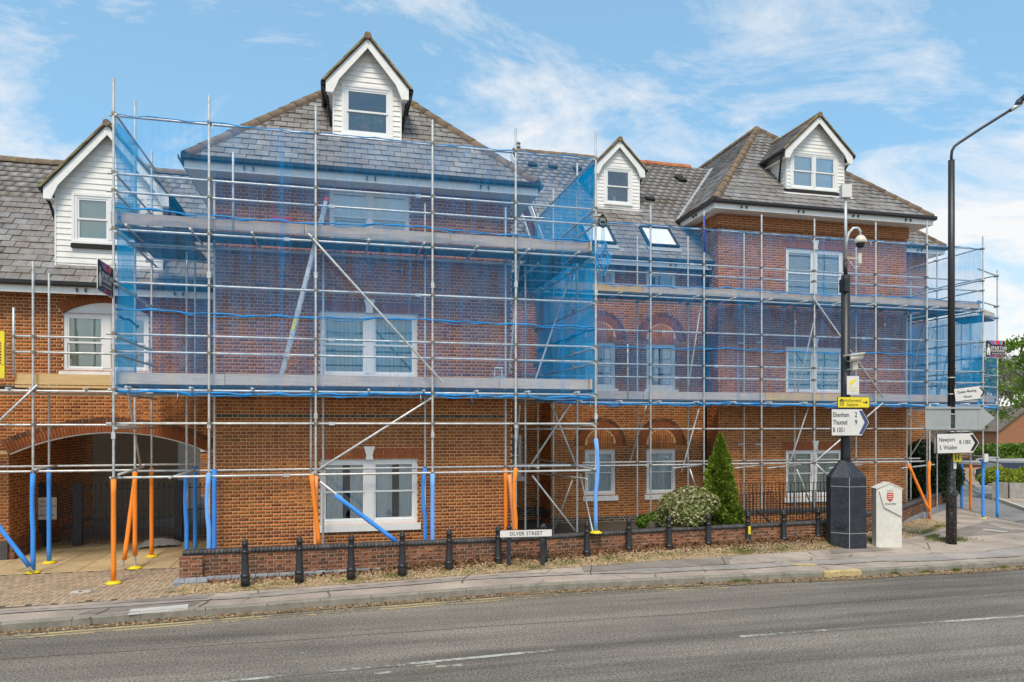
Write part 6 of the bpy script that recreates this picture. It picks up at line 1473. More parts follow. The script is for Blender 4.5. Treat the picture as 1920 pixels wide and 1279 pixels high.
sheet('debris_netting', (XR - .02, YF + .03), (XR - .02, 20.25), 3.85, 9.2, 'net_side', 'deep blue netting down the right hand return of the tall scaffold', [(5.40, .022, .02), (7.35, .02, .02)], 30, 30, seed=5)['group'] = G
sheet('debris_netting', (5.75, Y2 + .035), (XE, Y2 + .035), 3.78, 9.02, 'net', 'long blue netting over the middle range and right block', [(7.25, .014, .03), (5.46, .015, .02), (3.83, .022, .02), (8.99, .010, .004)], 130, 36, seed=6)['group'] = G
sheet('debris_netting', (XE - .03, Y2 + .04), (XE - .03, 24.4), 3.8, 6.9, 'net_side', 'deep blue netting on the far right return below the upper deck', [(5.4, .02, .03)], 30, 20, seed=7)['group'] = G
sheet('debris_netting', (XE - .03, Y2 + .04), (XE - .03, 24.4), 6.9, 8.95, 'net_thin', 'pale blue netting on the far right return above the upper deck', [], 30, 14, seed=8)['group'] = G
sheet('debris_netting', (XE + .05, Y2 + .1), (x4, Y4 - .02), 3.7, 6.95, 'net', 'narrow blue netting on the corner bay beside the side street', [(3.8, .03, .01), (5.2, .02, .02)], 14, 16, seed=9)['group'] = G
sheet('debris_netting', (x4 - .05, Y4), (x4 - .4, 24.4), 3.7, 6.95, 'net_thin', 'blue netting at the back of the corner bay, seen through the front one', [], 14, 16, seed=10)['group'] = G
# rope, pulley
c = at(1130, 412, Y=15.1); GWh = thing('gin_wheel', c, 'dark green gin wheel hanging at the top right of tall scaffold', 'pulley'); mb = MB(); 
mb.tube([(.09 * cos(t), .0, .12 * sin(t) - .05) for t in [i * pi / 8 for i in range(17)]], .016, 6); mb.box(-.03, .03, -.03, .03, .05, .12); mb.lathe([(.05, -.07), (.05, -.03)], n=10); link('wheel', mb.mesh('wheel', 'hedge_leaf'), GWh); mb = MB(); mb.tube([(-.2, .18, .1), (.06, .0, .12)], .024, 8); link('bracket', mb.mesh('bracket', 'galvanised'), GWh)
rp = thing('rope', at(1131, 490, Y=15.15), 'coil of blue rope hanging below the gin wheel', 'rope'); mb = MB(); g_ = random.Random(4)
for k in range(9):
    w_, h_ = g_.uniform(.05, .17), g_.uniform(.15, .42); cz = g_.uniform(-.05, .15); ox = g_.uniform(-.05, .05)
    mb.tube([(ox + w_ * cos(t) * (1 + .2 * sin(3 * t + k)), .04 * sin(t * 2 + k), cz + h_ * sin(t)) for t in [i * pi / 10 for i in range(21)]], .009, 5)
for dx in (-.03, .03): mb.tube([(dx, 0, .2), (dx * .6 - .01, 0, .95)], .008, 5)
link('coil', mb.mesh('coil', 'rope_blue'), rp)
# ladder
LD = thing('ladder', (at(526, 705, Y=15.8).x, 15.9, 4.0), 'aluminium ladder leaning on the tall scaffold between the two decks', 'ladder')
a, b = at(528, 706, Y=15.85), at(612, 378, Y=15.85); d = (b - a).normalized()
for y in (15.68, 16.02):
    mb = MB(); mb.beam((a.x, y, a.z), (b.x, y, b.z), .028, .075, up=(0, 1, 0)) if False else mb.obox(Vector(((a.x + b.x) / 2, y, (a.z + b.z) / 2)), Vector((d.x, 0, d.z)) * (b - a).length / 2, (0, .014, 0), Vector((d.z, 0, -d.x)) * .038); part('stile', mb, 'aluminium', LD)
L = (b - a).length; n = int(L / .25)
for i in range(n): p = a + d * (.15 + i * .25); mb = MB(); mb.tube([(p.x, 15.66, p.z), (p.x, 16.04, p.z)], .018, 6); part('rung', mb, 'black_plastic' if False else 'aluminium', LD)
for i in range(n): p = a + d * (.15 + i * .25); mb = MB(); mb.tube([(p.x, 15.660, p.z), (p.x, 15.664, p.z)], .012, 6); part('rung_end', mb, 'sign_black', LD)
for t_, m_ in ((.29, 'sign_yellow'), (.12, 'red_paint')):
    p = a + d * L * t_; mb = MB(); mb.obox((p.x, 15.664, p.z), Vector((d.x, 0, d.z)) * (.12 if m_ == 'sign_yellow' else .04), (0, .003, 0), Vector((d.z, 0, -d.x)) * .03); part('sticker', mb, m_, LD)
mb = MB(); mb.obox((b.x, 15.85, b.z), Vector((d.x, 0, d.z)) * .04, (0, .19, 0), Vector((d.z, 0, -d.x)) * .045); part('end_cap', mb, 'red_paint', LD)
c = at(934, 712, Y=15.7); HU = thing('hop_up', c, 'small white step stool standing on the lower deck of the tall scaffold', 'step stool'); mb = MB(); mb.beam((-.1, 0, 0), (-.07, 0, .27), .03, .03); mb.beam((.1, 0, 0), (.07, 0, .27), .03, .03); link('leg', mb.mesh('leg', 'aluminium'), HU); mb = MB(); mb.box(-.09, .09, -.08, .08, .25, .275); link('top', mb.mesh('top', 'upvc'), HU); mb = MB(); mb.box(-.1, .14, -.09, .1, 0.0, .08); link('base', mb.mesh('base', 'sign_grey_back'), HU)
mb = MB(); mb.box(xa(510, YB), xa(547, YB), YB - .006, YB - .001, za(530, 417, YB), za(530, 406, YB)); mb.box(xa(510, YB), xa(513, YB), YB - .006, YB - .001, za(530, 406, YB), za(530, 380, YB)); part('red_paint_mark', mb, 'red_paint', FB.root)
mb = MB(); mb.box(xa(646, YB), xa(667, YB), YB - .012, YB - .001, za(655, 748, YB), za(655, 741, YB)); part('air_brick', mb, 'black_plastic', FB.root)
for px, py in ((1390, 643), (1424, 642), (1675, 653), (1390, 833), (1422, 833)): mb = MB(); mb.box(xa(px, YR) - .11, xa(px, YR) + .11, YR - .01, YR - .001, za(px, py, YR) - .03, za(px, py, YR) + .03); part('air_brick', mb, 'sign_grey_back', RB.root)
# ---------------------------------------------------------------- posts, signs and cabinet
def sign(name, loc, label, cat='sign', yaw=-13.6, roll=0.0):
    o = thing(name, loc, label, cat); o.rotation_euler = (0, -radians(roll), radians(yaw)); return o
def lpart(name, mb, mat, parent): return link(name, mb.mesh(name, mat), parent)
def rbox(mb, x0, x1, z0, z1, y0, y1, r=.03, mi=0, n=4):
    pts = []
    for cx_, cz_, a in ((x1 - r, z0 + r, -90), (x1 - r, z1 - r, 0), (x0 + r, z1 - r, 90), (x0 + r, z0 + r, 180)):
        for i in range(n + 1): t = radians(a + 90 * i / n); pts.append((cx_ + r * cos(t), y0, cz_ + r * sin(t)))
    return mb.prism(pts, (0, y1 - y0, 0), mi)
def arrow_board(T, w, h, tip, col='sign_white', border='sign_black', chevron='sign_black', cw=.10, inset=.02, thick=.02):
    P = lambda k: [(k, 0, k), (w - tip - k * .4, 0, k), (w - k * 1.5, 0, h / 2), (w - tip - k * .4, 0, h - k), (k, 0, h - k)]
    m = MB(); m.prism(P(0), (0, thick, 0)); lpart('backing_plate', m, border, T)
    m = MB(); m.prism([(x, -.003, z) for x, _, z in P(inset)], (0, .003, 0)); lpart('face', m, col, T)
    k = w - tip; m = MB(); e = .06
    m.prism([(k - cw * .85, -.006, h - .05), (k - cw * .0, -.006, h - .05), (k + tip * .78, -.006, h / 2), (k - cw * .0, -.006, .05), (k - cw * .85, -.006, .05), (k + tip * .78 - cw, -.006, h / 2)], (0, .003, 0)); lpart('chevron', m, chevron, T)
# CCTV column on its cabinet
cb = atg(1593, 1027); cbx, cby = cb.x, cb.y + .18
CC = thing('camera_cabinet', (cbx, cby, cb.z - .01), 'navy black faceted steel cabinet with sloping top at the foot of the camera column', 'cabinet', rz=radians(-13.6))
m = MB(); hw_ = .42; hexa = [(-hw_, .1), (-hw_ + .02, -.12), (-.05, -.36), (hw_, -.26), (hw_, .1), (.22, .38), (-.2, .38)]
def frust(m, A, z0, B, z1, mi=0):
    n = len(A); m.add([(x, y, z0) for x, y in A] + [(x, y, z1) for x, y in B], [tuple(range(n))[::-1], tuple(range(n, 2 * n))] + [(i, (i + 1) % n, n + (i + 1) % n, n + i) for i in range(n)], mi)
frust(m, hexa, 0, [(x * .985, y * .985) for x, y in hexa], 1.74); lpart('body', m, 'navy_paint', CC)
m = MB(); frust(m, [(x * 1.0, y * 1.0) for x, y in hexa], 1.74, [(x * .27, y * .27) for x, y in hexa], 2.16); lpart('sloping_top', m, 'navy_paint', CC)
m = MB()
for z in (.38, 1.52): 
    for (a, b) in ((hexa[1], hexa[2]), (hexa[2], hexa[3])): m.beam((a[0] * 1.0, a[1] * 1.0 - .004, z), (b[0], b[1] - .004, z), .008, .012)
m.beam((hexa[2][0], hexa[2][1] - .004, .0), (hexa[2][0], hexa[2][1], 1.74), .014, .014, up=(0, 1, 0)); lpart('seam', m, 'sign_grey_back', CC)
m = MB(); m.obox((-.24, -.25, .56), (.09, -.085, 0), (.012, .014, 0), (0, 0, .05)); lpart('lock_box', m, 'navy_paint', CC)
CP = thing('camera_column', (cbx + .03, cby, 2.2), 'tall black steel camera column with a galvanised top section', 'column')
zt1 = za(1593, 517, cby); zt2 = za(1593, 488, cby); zt3 = za(1593, 372, cby)
m = MB(); m.lathe([(.125, -.06), (.118, .3), (.105, zt1 - 2.2), (.03, zt1 - 2.19)], n=20); lpart('pole', m, 'black_iron', CP)
m = MB(); m.lathe([(.045, zt1 - 2.2), (.045, zt2 - 2.2)], n=12); lpart('spigot', m, 'black_iron', CP)
m = MB(); m.lathe([(.036, zt2 - 2.2), (.034, zt3 - 2.2)], n=12); lpart('mast', m, 'galvanised', CP)
m = MB(); m.box(-.11, .02, -.12, .1, zt1 - 2.2 - .42, zt1 - 2.2 - .1); lpart('junction_box', m, 'black_iron', CP)
m = MB(); m.box(-.12, .12, -.08, .08, zt3 - 2.2 - .0, zt3 - 2.2 + .32); an = single('antenna', m, 'sign_white', 'white rectangular antenna box on top of the camera column', 'antenna'); an.location = CP.location; an.rotation_euler.z = radians(-14)
DC = thing('dome_camera', (cbx + .3, cby - .1, za(1611, 455, cby)), 'cream dome camera hanging from curved arm high on the column', 'camera')
m = MB(); zc_ = 0; m.tube([(-.27, .1, -.25), (-.26, .09, .0), (-.2, .06, .22), (-.1, .03, .33), (0, 0, .33), (.06, -.01, .26), (.07, -.01, .14)], .032, 10); lpart('arm', m, 'galvanised', DC)
m = MB(); m.lathe([(.14, -.05), (.15, .0), (.13, .06), (.09, .12), (.05, .15)], (.07, -.01, 0), 20); lpart('housing', m, 'cream_plastic', DC)
m = MB(); m.lathe([(.01, -.17), (.06, -.155), (.09, -.12), (.10, -.05)], (.07, -.01, 0), 16); lpart('dome', m, 'black_plastic', DC)
m = MB(); m.box(.0, .09, -.03, .03, -.55, -.3); m.beam((-.27, .05, -.42), (.02, 0, -.42), .02, .02); m.tube([(-.2, .03, -.5), (-.08, .0, -.68), (.05, 0, -.6), (.0, 0, -.45)], .01, 5); lpart('bracket', m, 'cream_plastic', DC)
BC = thing('bullet_camera', (cbx + .12, cby - .12, za(1602, 672, cby)), 'cream bullet shaped security camera on the side of the black column', 'camera', rz=radians(8)); BC.rotation_euler.y = radians(-8)
m = MB(); m.tube([(-.24, -.1, 0), (-.2, -.1, 0), (.2, -.06, 0), (.26, -.06, 0)], [.085, .09, .09, .05], 14); m.box(-.26, .22, -.2, .02, .06, .1); lpart('housing', m, 'cream_plastic', BC)
m = MB(); m.tube([(-.25, -.1, 0), (-.243, -.1, 0)], .065, 14); lpart('lens', m, 'black_plastic', BC)
m = MB(); m.box(-.07, .1, -.06, .04, -.3, -.12); m.beam((.12, -.04, -.05), (.1, -.02, -.2), .05, .05); m.beam((-.2, .0, -.28), (-.05, .0, -.26), .02, .02); lpart('bracket', m, 'cream_plastic', BC)
yS = cby - .2
c = at(1588, 740, Y=yS); T = sign('camera_warning_sign', c, 'white sign with a yellow camera picture on the black column', yaw=-13.6); m = MB(); m.box(0, .30, 0, .012, 0, .455); lpart('plate', m, 'sign_white', T)
m = MB(); m.prism([(.06, -.004, .26), (.10, -.004, .25), (.22, -.004, .33), (.19, -.004, .38), (.07, -.004, .33)], (0, .003, 0)); m.box(.08, .11, -.004, -.001, .2, .27); lpart('camera_symbol', m, 'sign_yellow', T); text(T, 'CCTV', .085, (.05, -.003, .13), 'sign_yellow'); text(T, 'IN OPERATION', .03, (.045, -.003, .08), 'sign_yellow')
c = at(1570, 765, Y=yS - .01); T = sign('direction_sign', c, 'yellow housing direction sign reading Hollymead Square with an arrow'); m = MB(); rbox(m, 0, .79, 0, .275, 0, .015, .03); lpart('plate', m, 'sign_black', T); m = MB(); rbox(m, .012, .778, .012, .263, -.003, 0, .025); lpart('face', m, 'sign_yellow', T)
text(T, 'Hollymead', .105, (.37, -.005, .15), 'sign_black', align='CENTER', squash=.95); text(T, 'Square', .105, (.37, -.005, .05), 'sign_black', align='CENTER', squash=.95)
m = MB(); m.prism([(.04, -.006, .18), (.105, -.006, .225), (.17, -.006, .18)], (0, .003, 0)); m.box(.06, .075, -.006, -.003, .06, .18); m.box(.08, .15, -.006, -.003, .15, .17); m.box(.09, .15, -.006, -.003, .06, .075); m.box(.135, .15, -.006, -.003, .06, .15); m.box(.09, .135, -.006, -.003, .10, .115); lpart('house_symbol', m, 'sign_black', T)
m = MB(); m.box(.62, .70, -.006, -.003, .125, .145); m.prism([(.69, -.006, .09), (.745, -.006, .135), (.69, -.006, .18)], (0, .003, 0)); lpart('arrow', m, 'sign_black', T)
c = at(1558, 818, Y=yS - .01); T = sign('road_sign', c, 'white pointed road sign to Elsenham 2 and Thaxted 9 with blue grey chevron'); arrow_board(T, .96, .675, .20, chevron='sign_blue_grey', cw=.095)
for i, (a, b) in enumerate((('Elsenham', '2'), ('Thaxted', '9'), ('B 1051', ''))):
    z = .47 - .185 * i; text(T, a, .165, (.045, -.005, z), 'sign_black', squash=.64, bold=.002); 
    if b: text(T, b, .17, (.575, -.005, z), 'sign_black', squash=.8, bold=.002)
# milestone-like county marker
ms = atg(1670, 1026); T = thing('county_marker', (ms.x, ms.y + .12, ms.z - .01), 'white painted cast marker post with gabled top and red shield', 'marker post', rz=radians(-20))
w2 = .30; m = MB(); m.add([(-w2, -.12, 0), (w2, -.12, 0), (w2, .16, 0), (-w2, .16, 0), (-w2, -.12, 1.46), (w2, -.12, 1.46), (w2, .16, 1.46), (-w2, .16, 1.46), (0, -.12, 1.60), (0, .16, 1.60)], [(0, 3, 2, 1), (0, 1, 5, 8, 4), (1, 2, 6, 5), (2, 3, 7, 9, 6), (3, 0, 4, 7), (4, 8, 9, 7), (8, 5, 6, 9)]); lpart('body', m, 'milestone_paint', T)
m = MB(); m.prism([(-w2 + .06, -.12, 1.40), (-w2 + .17, -.12, 1.0), (w2 - .01, -.12, .78), (w2 - .01, -.12, 1.44), (0, -.12, 1.57)], (0, -.035, 0)); lpart('raised_panel', m, 'milestone_paint', T)
m = MB(); m.beam((-w2 - .02, .02, 1.455), (0, .02, 1.605), .34, .025); m.beam((w2 + .02, .02, 1.455), (0, .02, 1.605), .34, .025); lpart('capping', m, 'milestone_paint', T)
m = MB(); sh = [(-.06, 1.36), (.085, 1.36), (.085, 1.22), (.06, 1.17), (.012, 1.14), (-.035, 1.17), (-.06, 1.22)]; m.prism([(x, -.157, z) for x, z in sh], (0, -.004, 0)); lpart('shield', m, 'red_paint', T)
m = MB()
for z in (1.315, 1.262, 1.21): m.prism([(-.045, -.162, z), (.0, -.162, z + .02), (.07, -.162, z + .006), (.055, -.162, z - .01), (.0, -.162, z + .002), (-.04, -.162, z - .014)], (0, -.002, 0))
lpart('seaxes', m, 'milestone_paint', T); text(T, 'ESSEX', .055, (.012, -.158, 1.385), 'sign_grey_back', align='CENTER'); text(T, 'STANSTED', .062, (.02, -.158, 1.06), 'sign_black', align='CENTER', squash=.9)
# lamp column
lc = atg(1790, 1021); lx, ly = lc.x, lc.y + .1
LP = thing('lamp_column', (lx, ly, lc.z), 'tall black street lamp column with bracket arm, flaking paint near its base', 'street lamp')
tz = za(1778, 300, ly) - lc.z; m = MB(); m.lathe([(.125, 0), (.12, 1.28), (.125, 1.33), (.09, 1.40), (.088, 3.3), (.085, 3.31)], n=18); lpart('base', m, 'black_paint_worn', LP)
m = MB(); m.lathe([(.086, 3.3), (.075, tz), (.03, tz + .01)], n=16); m.box(-.02, .02, -.085, -.07, 4.0, 4.05); lpart('pole', m, 'black_iron', LP)
R_v = Vector((.972, -.235, 0)); arm = [(0, 0, tz - .05)]
for px, py in ((1778, 292), (1779, 283), (1784, 274), (1792, 268), (1830, 243), (1870, 218), (1893, 204)):
    k = (px - 1778) / 72; arm.append((R_v.x * k, R_v.y * k, tz + (300 - py) / 72))
m = MB(); m.tube(arm, .035, 10); lpart('arm', m, 'black_iron', LP)
e = Vector(arm[-1]); dr_ = (Vector(arm[-1]) - Vector(arm[-2])).normalized(); m = MB(); m.tube([e - dr_ * .12, e + dr_ * .2], .05, 10); lpart('spigot', m, 'galvanised', LP)
m = MB(); up_v = Vector((-.45, .1, .89)); q = [e + dr_ * .06, e + dr_ * .2, e + dr_ * .55, e + dr_ * .85, e + dr_ * .95]; ww = [.04, .12, .17, .13, .03]
for a, b, wa, wb in zip(q, q[1:], ww, ww[1:]):
    S = Vector((.235, .972, 0)); U_ = dr_.cross(S).normalized(); U_ = U_ if U_.z > 0 else -U_
    m.add([a - S * wa + U_ * .02, a + S * wa + U_ * .02, a + S * wa * .6 + U_ * (.03 + wa * .9), a - S * wa * .6 + U_ * (.03 + wa * .9), b - S * wb + U_ * .02, b + S * wb + U_ * .02, b + S * wb * .6 + U_ * (.03 + wb * .9), b - S * wb * .6 + U_ * (.03 + wb * .9)], [(3, 2, 1, 0), (4, 5, 6, 7), (0, 1, 5, 4), (1, 2, 6, 5), (2, 3, 7, 6), (3, 0, 4, 7)], 0, True)
lpart('lantern', m, 'navy_paint', LP)
m = MB(); m.obox(e + dr_ * .45 + U_ * .0, dr_ * .28, S * .12, U_ * .02); lpart('lantern_glass', m, 'sign_grey_back', LP)
yL = ly - .12
T = sign('footpath_sign', at(1791, 754, Y=yL), 'white pointed sign to the Quaker Meeting House on the lamp column', yaw=-13.6, roll=7); arrow_board(T, .82, .345, .13, cw=.06, inset=.014)
text(T, 'Quaker Meeting', .088, (.32, -.005, .205), 'sign_black', align='CENTER', squash=.84, bold=.001); text(T, 'House', .088, (.33, -.005, .075), 'sign_black', align='CENTER', squash=.9, bold=.001)
T = sign('road_sign', at(1735, 808, Y=yL + .22), 'large blank grey back of a pointed road sign behind the lamp column', yaw=-13.6); m = MB(); rbox(m, 0, 1.4, 0, .62, 0, .02, .03); m.prism([(1.38, 0, 0), (1.76, 0, .33), (1.40, 0, .62)], (0, .02, 0)); lpart('plate', m, 'sign_grey_back', T)
m = MB(); m.box(.02, 1.42, -.03, 0, .56, .60); m.box(.02, 1.42, -.03, 0, .03, .07); m.obox((1.39, -.004, .31), (.05, 0, 0), (0, .004, 0), (0, 0, .29)); lpart('rail', m, 'sign_grey_back', T)
T = sign('road_sign', at(1757, 851, Y=yL - .04), 'white pointed road sign to Newport and S. Walden B1383 on the lamp column', yaw=-13.6, roll=1.5); arrow_board(T, 1.08, .505, .17, cw=.09, inset=.012)
text(T, 'Newport', .15, (.05, -.005, .30), 'sign_black', squash=.72, bold=.001); text(T, 'S. Walden', .15, (.06, -.005, .10), 'sign_black', squash=.72, bold=.001); text(T, 'B 1383', .14, (.56, -.005, .23), 'sign_black', squash=.72, bold=.001)
T = sign('road_sign', at(1752, 850, Y=yL + .25), 'grey edge of a second sign plate behind the Newport sign', yaw=-13.6); m = MB(); m.box(0, 1.0, 0, .02, 0, .53); lpart('plate', m, 'sign_grey_back', T); m = MB(); m.box(.04, .96, -.02, 0, .46, .49); lpart('rail', m, 'galvanised', T)
T = sign('hydrant_sign', at(1787, 866, Y=yL), 'yellow H hydrant sign strapped to the lamp column', yaw=-25); m = MB(); rbox(m, 0, .19, 0, .235, 0, .012, .02); lpart('plate', m, 'sign_yellow', T); m = MB(); m.box(.05, .072, -.004, 0, .04, .2); m.box(.12, .142, -.004, 0, .04, .2); m.box(.072, .12, -.004, 0, .11, .13); lpart('letter_h', m, 'sign_black', T)
m = MB(); m.box(0, .07, 0, .006, 0, .17); o = single('sticker', m, 'sign_white', 'small white label stuck below the yellow hydrant sign', 'label'); o.location = at(1788, 879, Y=yL + .02); o.rotation_euler.z = -.3
m = MB()
for z in (3.93, 3.42, 2.98, 4.35): m.lathe([(.094, z - Z1 - .012), (.094, z - Z1 + .012)], n=16)
lpart('sign_clip', m, 'galvanised', LP)
# street name sign
a, b = atg(954, 1067), atg(1017, 1064); T = thing('street_name_sign', (a.x, a.y, a.z), 'white SILVER STREET name plate on two dark posts', 'sign')
yaw_ = atan2(b.y - a.y, b.x - a.x); T.rotation_euler.z = yaw_; D_ = ((b.x - a.x) ** 2 + (b.y - a.y) ** 2) ** .5
for x in (0, D_):
    m = MB(); m.box(x - .042, x + .042, -.03, .03, 0, .86); m.lathe([(.05, .86), (.055, .88), (.03, .92), (.008, .93)], (x, 0, 0), 10); lpart('post', m, 'navy_paint', T)
m = MB(); rbox(m, -.21, D_ + .21, .67, .84, -.05, -.032, .02); lpart('plate', m, 'sign_black', T); m = MB(); rbox(m, -.195, D_ + .195, .683, .827, -.053, -.05, .015); lpart('face', m, 'sign_white', T)
text(T, 'SILVER STREET', .115, (D_ / 2, -.055, .715), 'sign_black', align='CENTER', squash=.86, spacing=1.12, bold=.001)
# scaffolders' boards
def scaff_board(loc, yaw, label, w=.92, h=.58):
    T = thing('advert_board', loc, label, 'sign', rz=yaw); m = MB(); rbox(m, 0, w, 0, h, 0, .012, .05); lpart('plate', m, 'sign_white', T)
    m = MB(); rbox(m, .012, w - .012, .012, h - .012, -.003, 0, .045); lpart('face', m, 'sign_black', T)
    cols = ['sign_cyan', 'sign_magenta', 'sign_cyan', 'sign_orange', 'sign_magenta', 'sign_magenta', 'sign_cyan', 'sign_orange']
    for i, cc in enumerate(cols):
        m = MB(); x = w * (.10 + .10 * i); m.prism([(x, -.005, h * .97), (x + .05, -.005, h * .97), (w * .42 + .045 * i + .02, -.005, h * .74), (w * .36 + .045 * i, -.005, h * .74)], (0, .002, 0)); m.prism([(w * .30 + .06 * i, -.005, h * .17), (w * .30 + .06 * i + .03, -.005, h * .17), (w * (.08 + .115 * i) + .04, -.005, h * .03), (w * (.08 + .115 * i), -.005, h * .03)], (0, .002, 0)); lpart('stripe', m, cc, T)
    m = MB(); m.prism([(.06, -.009, .10), (.10, -.009, .08), (.11, -.009, .19), (.125, -.009, .19), (.135, -.009, .08), (.175, -.009, .10), (.195, -.009, .24), (.17, -.009, .33), (.12, -.009, .37), (.07, -.009, .33), (.04, -.009, .24)], (0, .003, 0)); m.box(.10, .125, -.009, -.006, .36, .46); m.box(.085, .16, -.009, -.006, .40, .43); lpart('helmet_emblem', m, 'sign_white', T)
    text(T, 'SPARTAN', .15, (.20, -.011, .28), 'sign_white', squash=.92, spacing=1.15, bold=.003); text(T, 'SCAFFOLDING', .075, (.22, -.011, .21), 'sign_white', spacing=1.1, bold=.002); text(T, '01279 000000', .05, (.26, -.011, .13), 'sign_white') if False else None
    m = MB(); m.box(.24, .84, -.011, -.008, .19, .195); m.box(.26, .8, -.011, -.008, .135, .15) if False else None
    for k in range(9): m.box(.26 + .062 * k, .285 + .062 * k, -.011, -.008, .12, .155)
    lpart('small_print', m, 'sign_white', T); return T
p0, p1 = at(183, 562, Y=14.38), at(212, 573, Y=YF - .02); yw = atan2(p1.y - p0.y, p1.x - p0.x); scaff_board((p0.x, p0.y, 5.66), yw, 'scaffold advert board at the left end of the tall scaffold, turned edgeways')
scaff_board((XE + .06, Y2 - .04, za(1848, 671, Y2)), 0, 'blue and red scaffold advert board at the far right scaffold corner', .80, .58)
# gate in the arch
yg = 20.4; GT = thing('metal_gate', (-5.2, yg, Z1), 'black iron railings and double gate inside the carriage arch', 'gate')
zt_ = 1.72
for px in (147, 335, 190 - 135): x = xa(px, yg) if px > 60 else -7.28; m = MB(); w_ = .10 if px > 60 else .06; m.box(x - w_, x + w_, yg - .08, yg + .08, Z1, zt_ + .03); part('gate_post', m, 'navy_paint', GT)
x = -7.2
while x < -3.1:
    if all(abs(x - xa(px, yg)) > .13 for px in (147, 335)):
        sw = .12 * abs(sin((x + 6.48) / 2.38 * pi)) if -6.4 < x < -4.2 else .0
        m = MB(); zt2 = zt_ - .15 + sw if -6.4 < x < -4.2 else zt_ - .1; m.box(x - .008, x + .008, yg - .008, yg + .008, Z1 + .06, zt2); m.add([(x - .022, yg, zt2), (x, yg - .012, zt2), (x + .022, yg, zt2), (x, yg + .012, zt2), (x, yg, zt2 + .09)], [(0, 1, 4), (1, 2, 4), (2, 3, 4), (3, 0, 4)]); part('bar', m, 'black_iron', GT)
    x += .125
for z in (Z1 + .12, Z1 + .85, 1.55): m = MB(); m.box(-7.25, -3.08, yg - .012, yg + .012, z, z + .03); part('rail', m, 'black_iron', GT)
T = thing('private_sign', (xa(66, 20.3), 20.3, .83), 'white PRIVATE DEVELOPMENT CCTV notice fixed to the gate in the arch', 'sign'); m = MB(); m.box(0, .48, 0, .01, 0, .56); lpart('plate', m, 'sign_white', T)
for i, (s_, z) in enumerate((('PRIVATE', .42), ('DEVELOPMENT', .31), ('CCTV IN', .18), ('OPERATION', .08))): text(T, s_, .085, (.24, -.003, z), 'sign_black', align='CENTER', squash=.82)
m = MB(); g_ = random.Random(3); P = [(i, j) for j in range(9) for i in range(15)]
m.v = [((i / 14 - .5) * .95, (j / 8 - .5) * .5, .02 + .19 * max(0, 1 - ((i - 7) / 7.2) ** 2) ** .5 * max(0, 1 - ((j - 4) / 4.1) ** 2) ** .5 + g_.uniform(-.015, .015)) for i, j in P]
for j in range(8):
    for i in range(14): a_ = j * 15 + i; m.f.append([a_, a_ + 1, a_ + 16, a_ + 15]); m.m.append(0); m.sm.append(True)
o = link('sandbag', m.mesh('sandbag', 'sack'), None, (at(300, 1026, Z=Z1).x, at(300, 1026, Z=Z1).y, Z1 + .015)); o['label'] = 'pale plastic sandbag lying on the slabs before the gate'; o['category'] = 'sandbag'; o.rotation_euler.z = .15
# plant pot behind the top dormer window
m = MB(); m.lathe([(.09, 0), (.13, .14), (.14, .14), (.14, .17), (.1, .17)], n=12); PT = thing('pot_plant', (.62, 17.25, 10.06), 'pot plant standing behind the glass of the front dormer window', 'pot plant'); lpart('pot', m, 'pot_pink', PT)
P = rng.normal(0, .12, (140, 3)) * [1, .4, .7] + [0, 0, .34]; link('foliage', npmesh('foliage', leaves(P, P, .07), 4, ['shrub_leaf']), PT)
m = MB(); m.lathe([(.04, 0), (.06, .08), (.035, .14), (.05, .2), (.02, .24)], n=10); o = single('ornament', m, 'sign_white', 'small white ornament on the sill of the middle dormer window', 'ornament'); o.location = (9.1, 22.84, 10.76)
mb = MB(); mb.tube([(-7.62, 18.35, 7.2), (-7.62, 18.15, 7.2), (-7.62, 18.05, 7.1)], .03, 8); mb.obox((-7.62, 18.0, 7.08), (.08, 0, 0), (0, .03, -.02), (0, .03, .06)); single('floodlight', mb, 'sign_white', 'small white floodlight at the left edge above the gutter', 'floodlight')

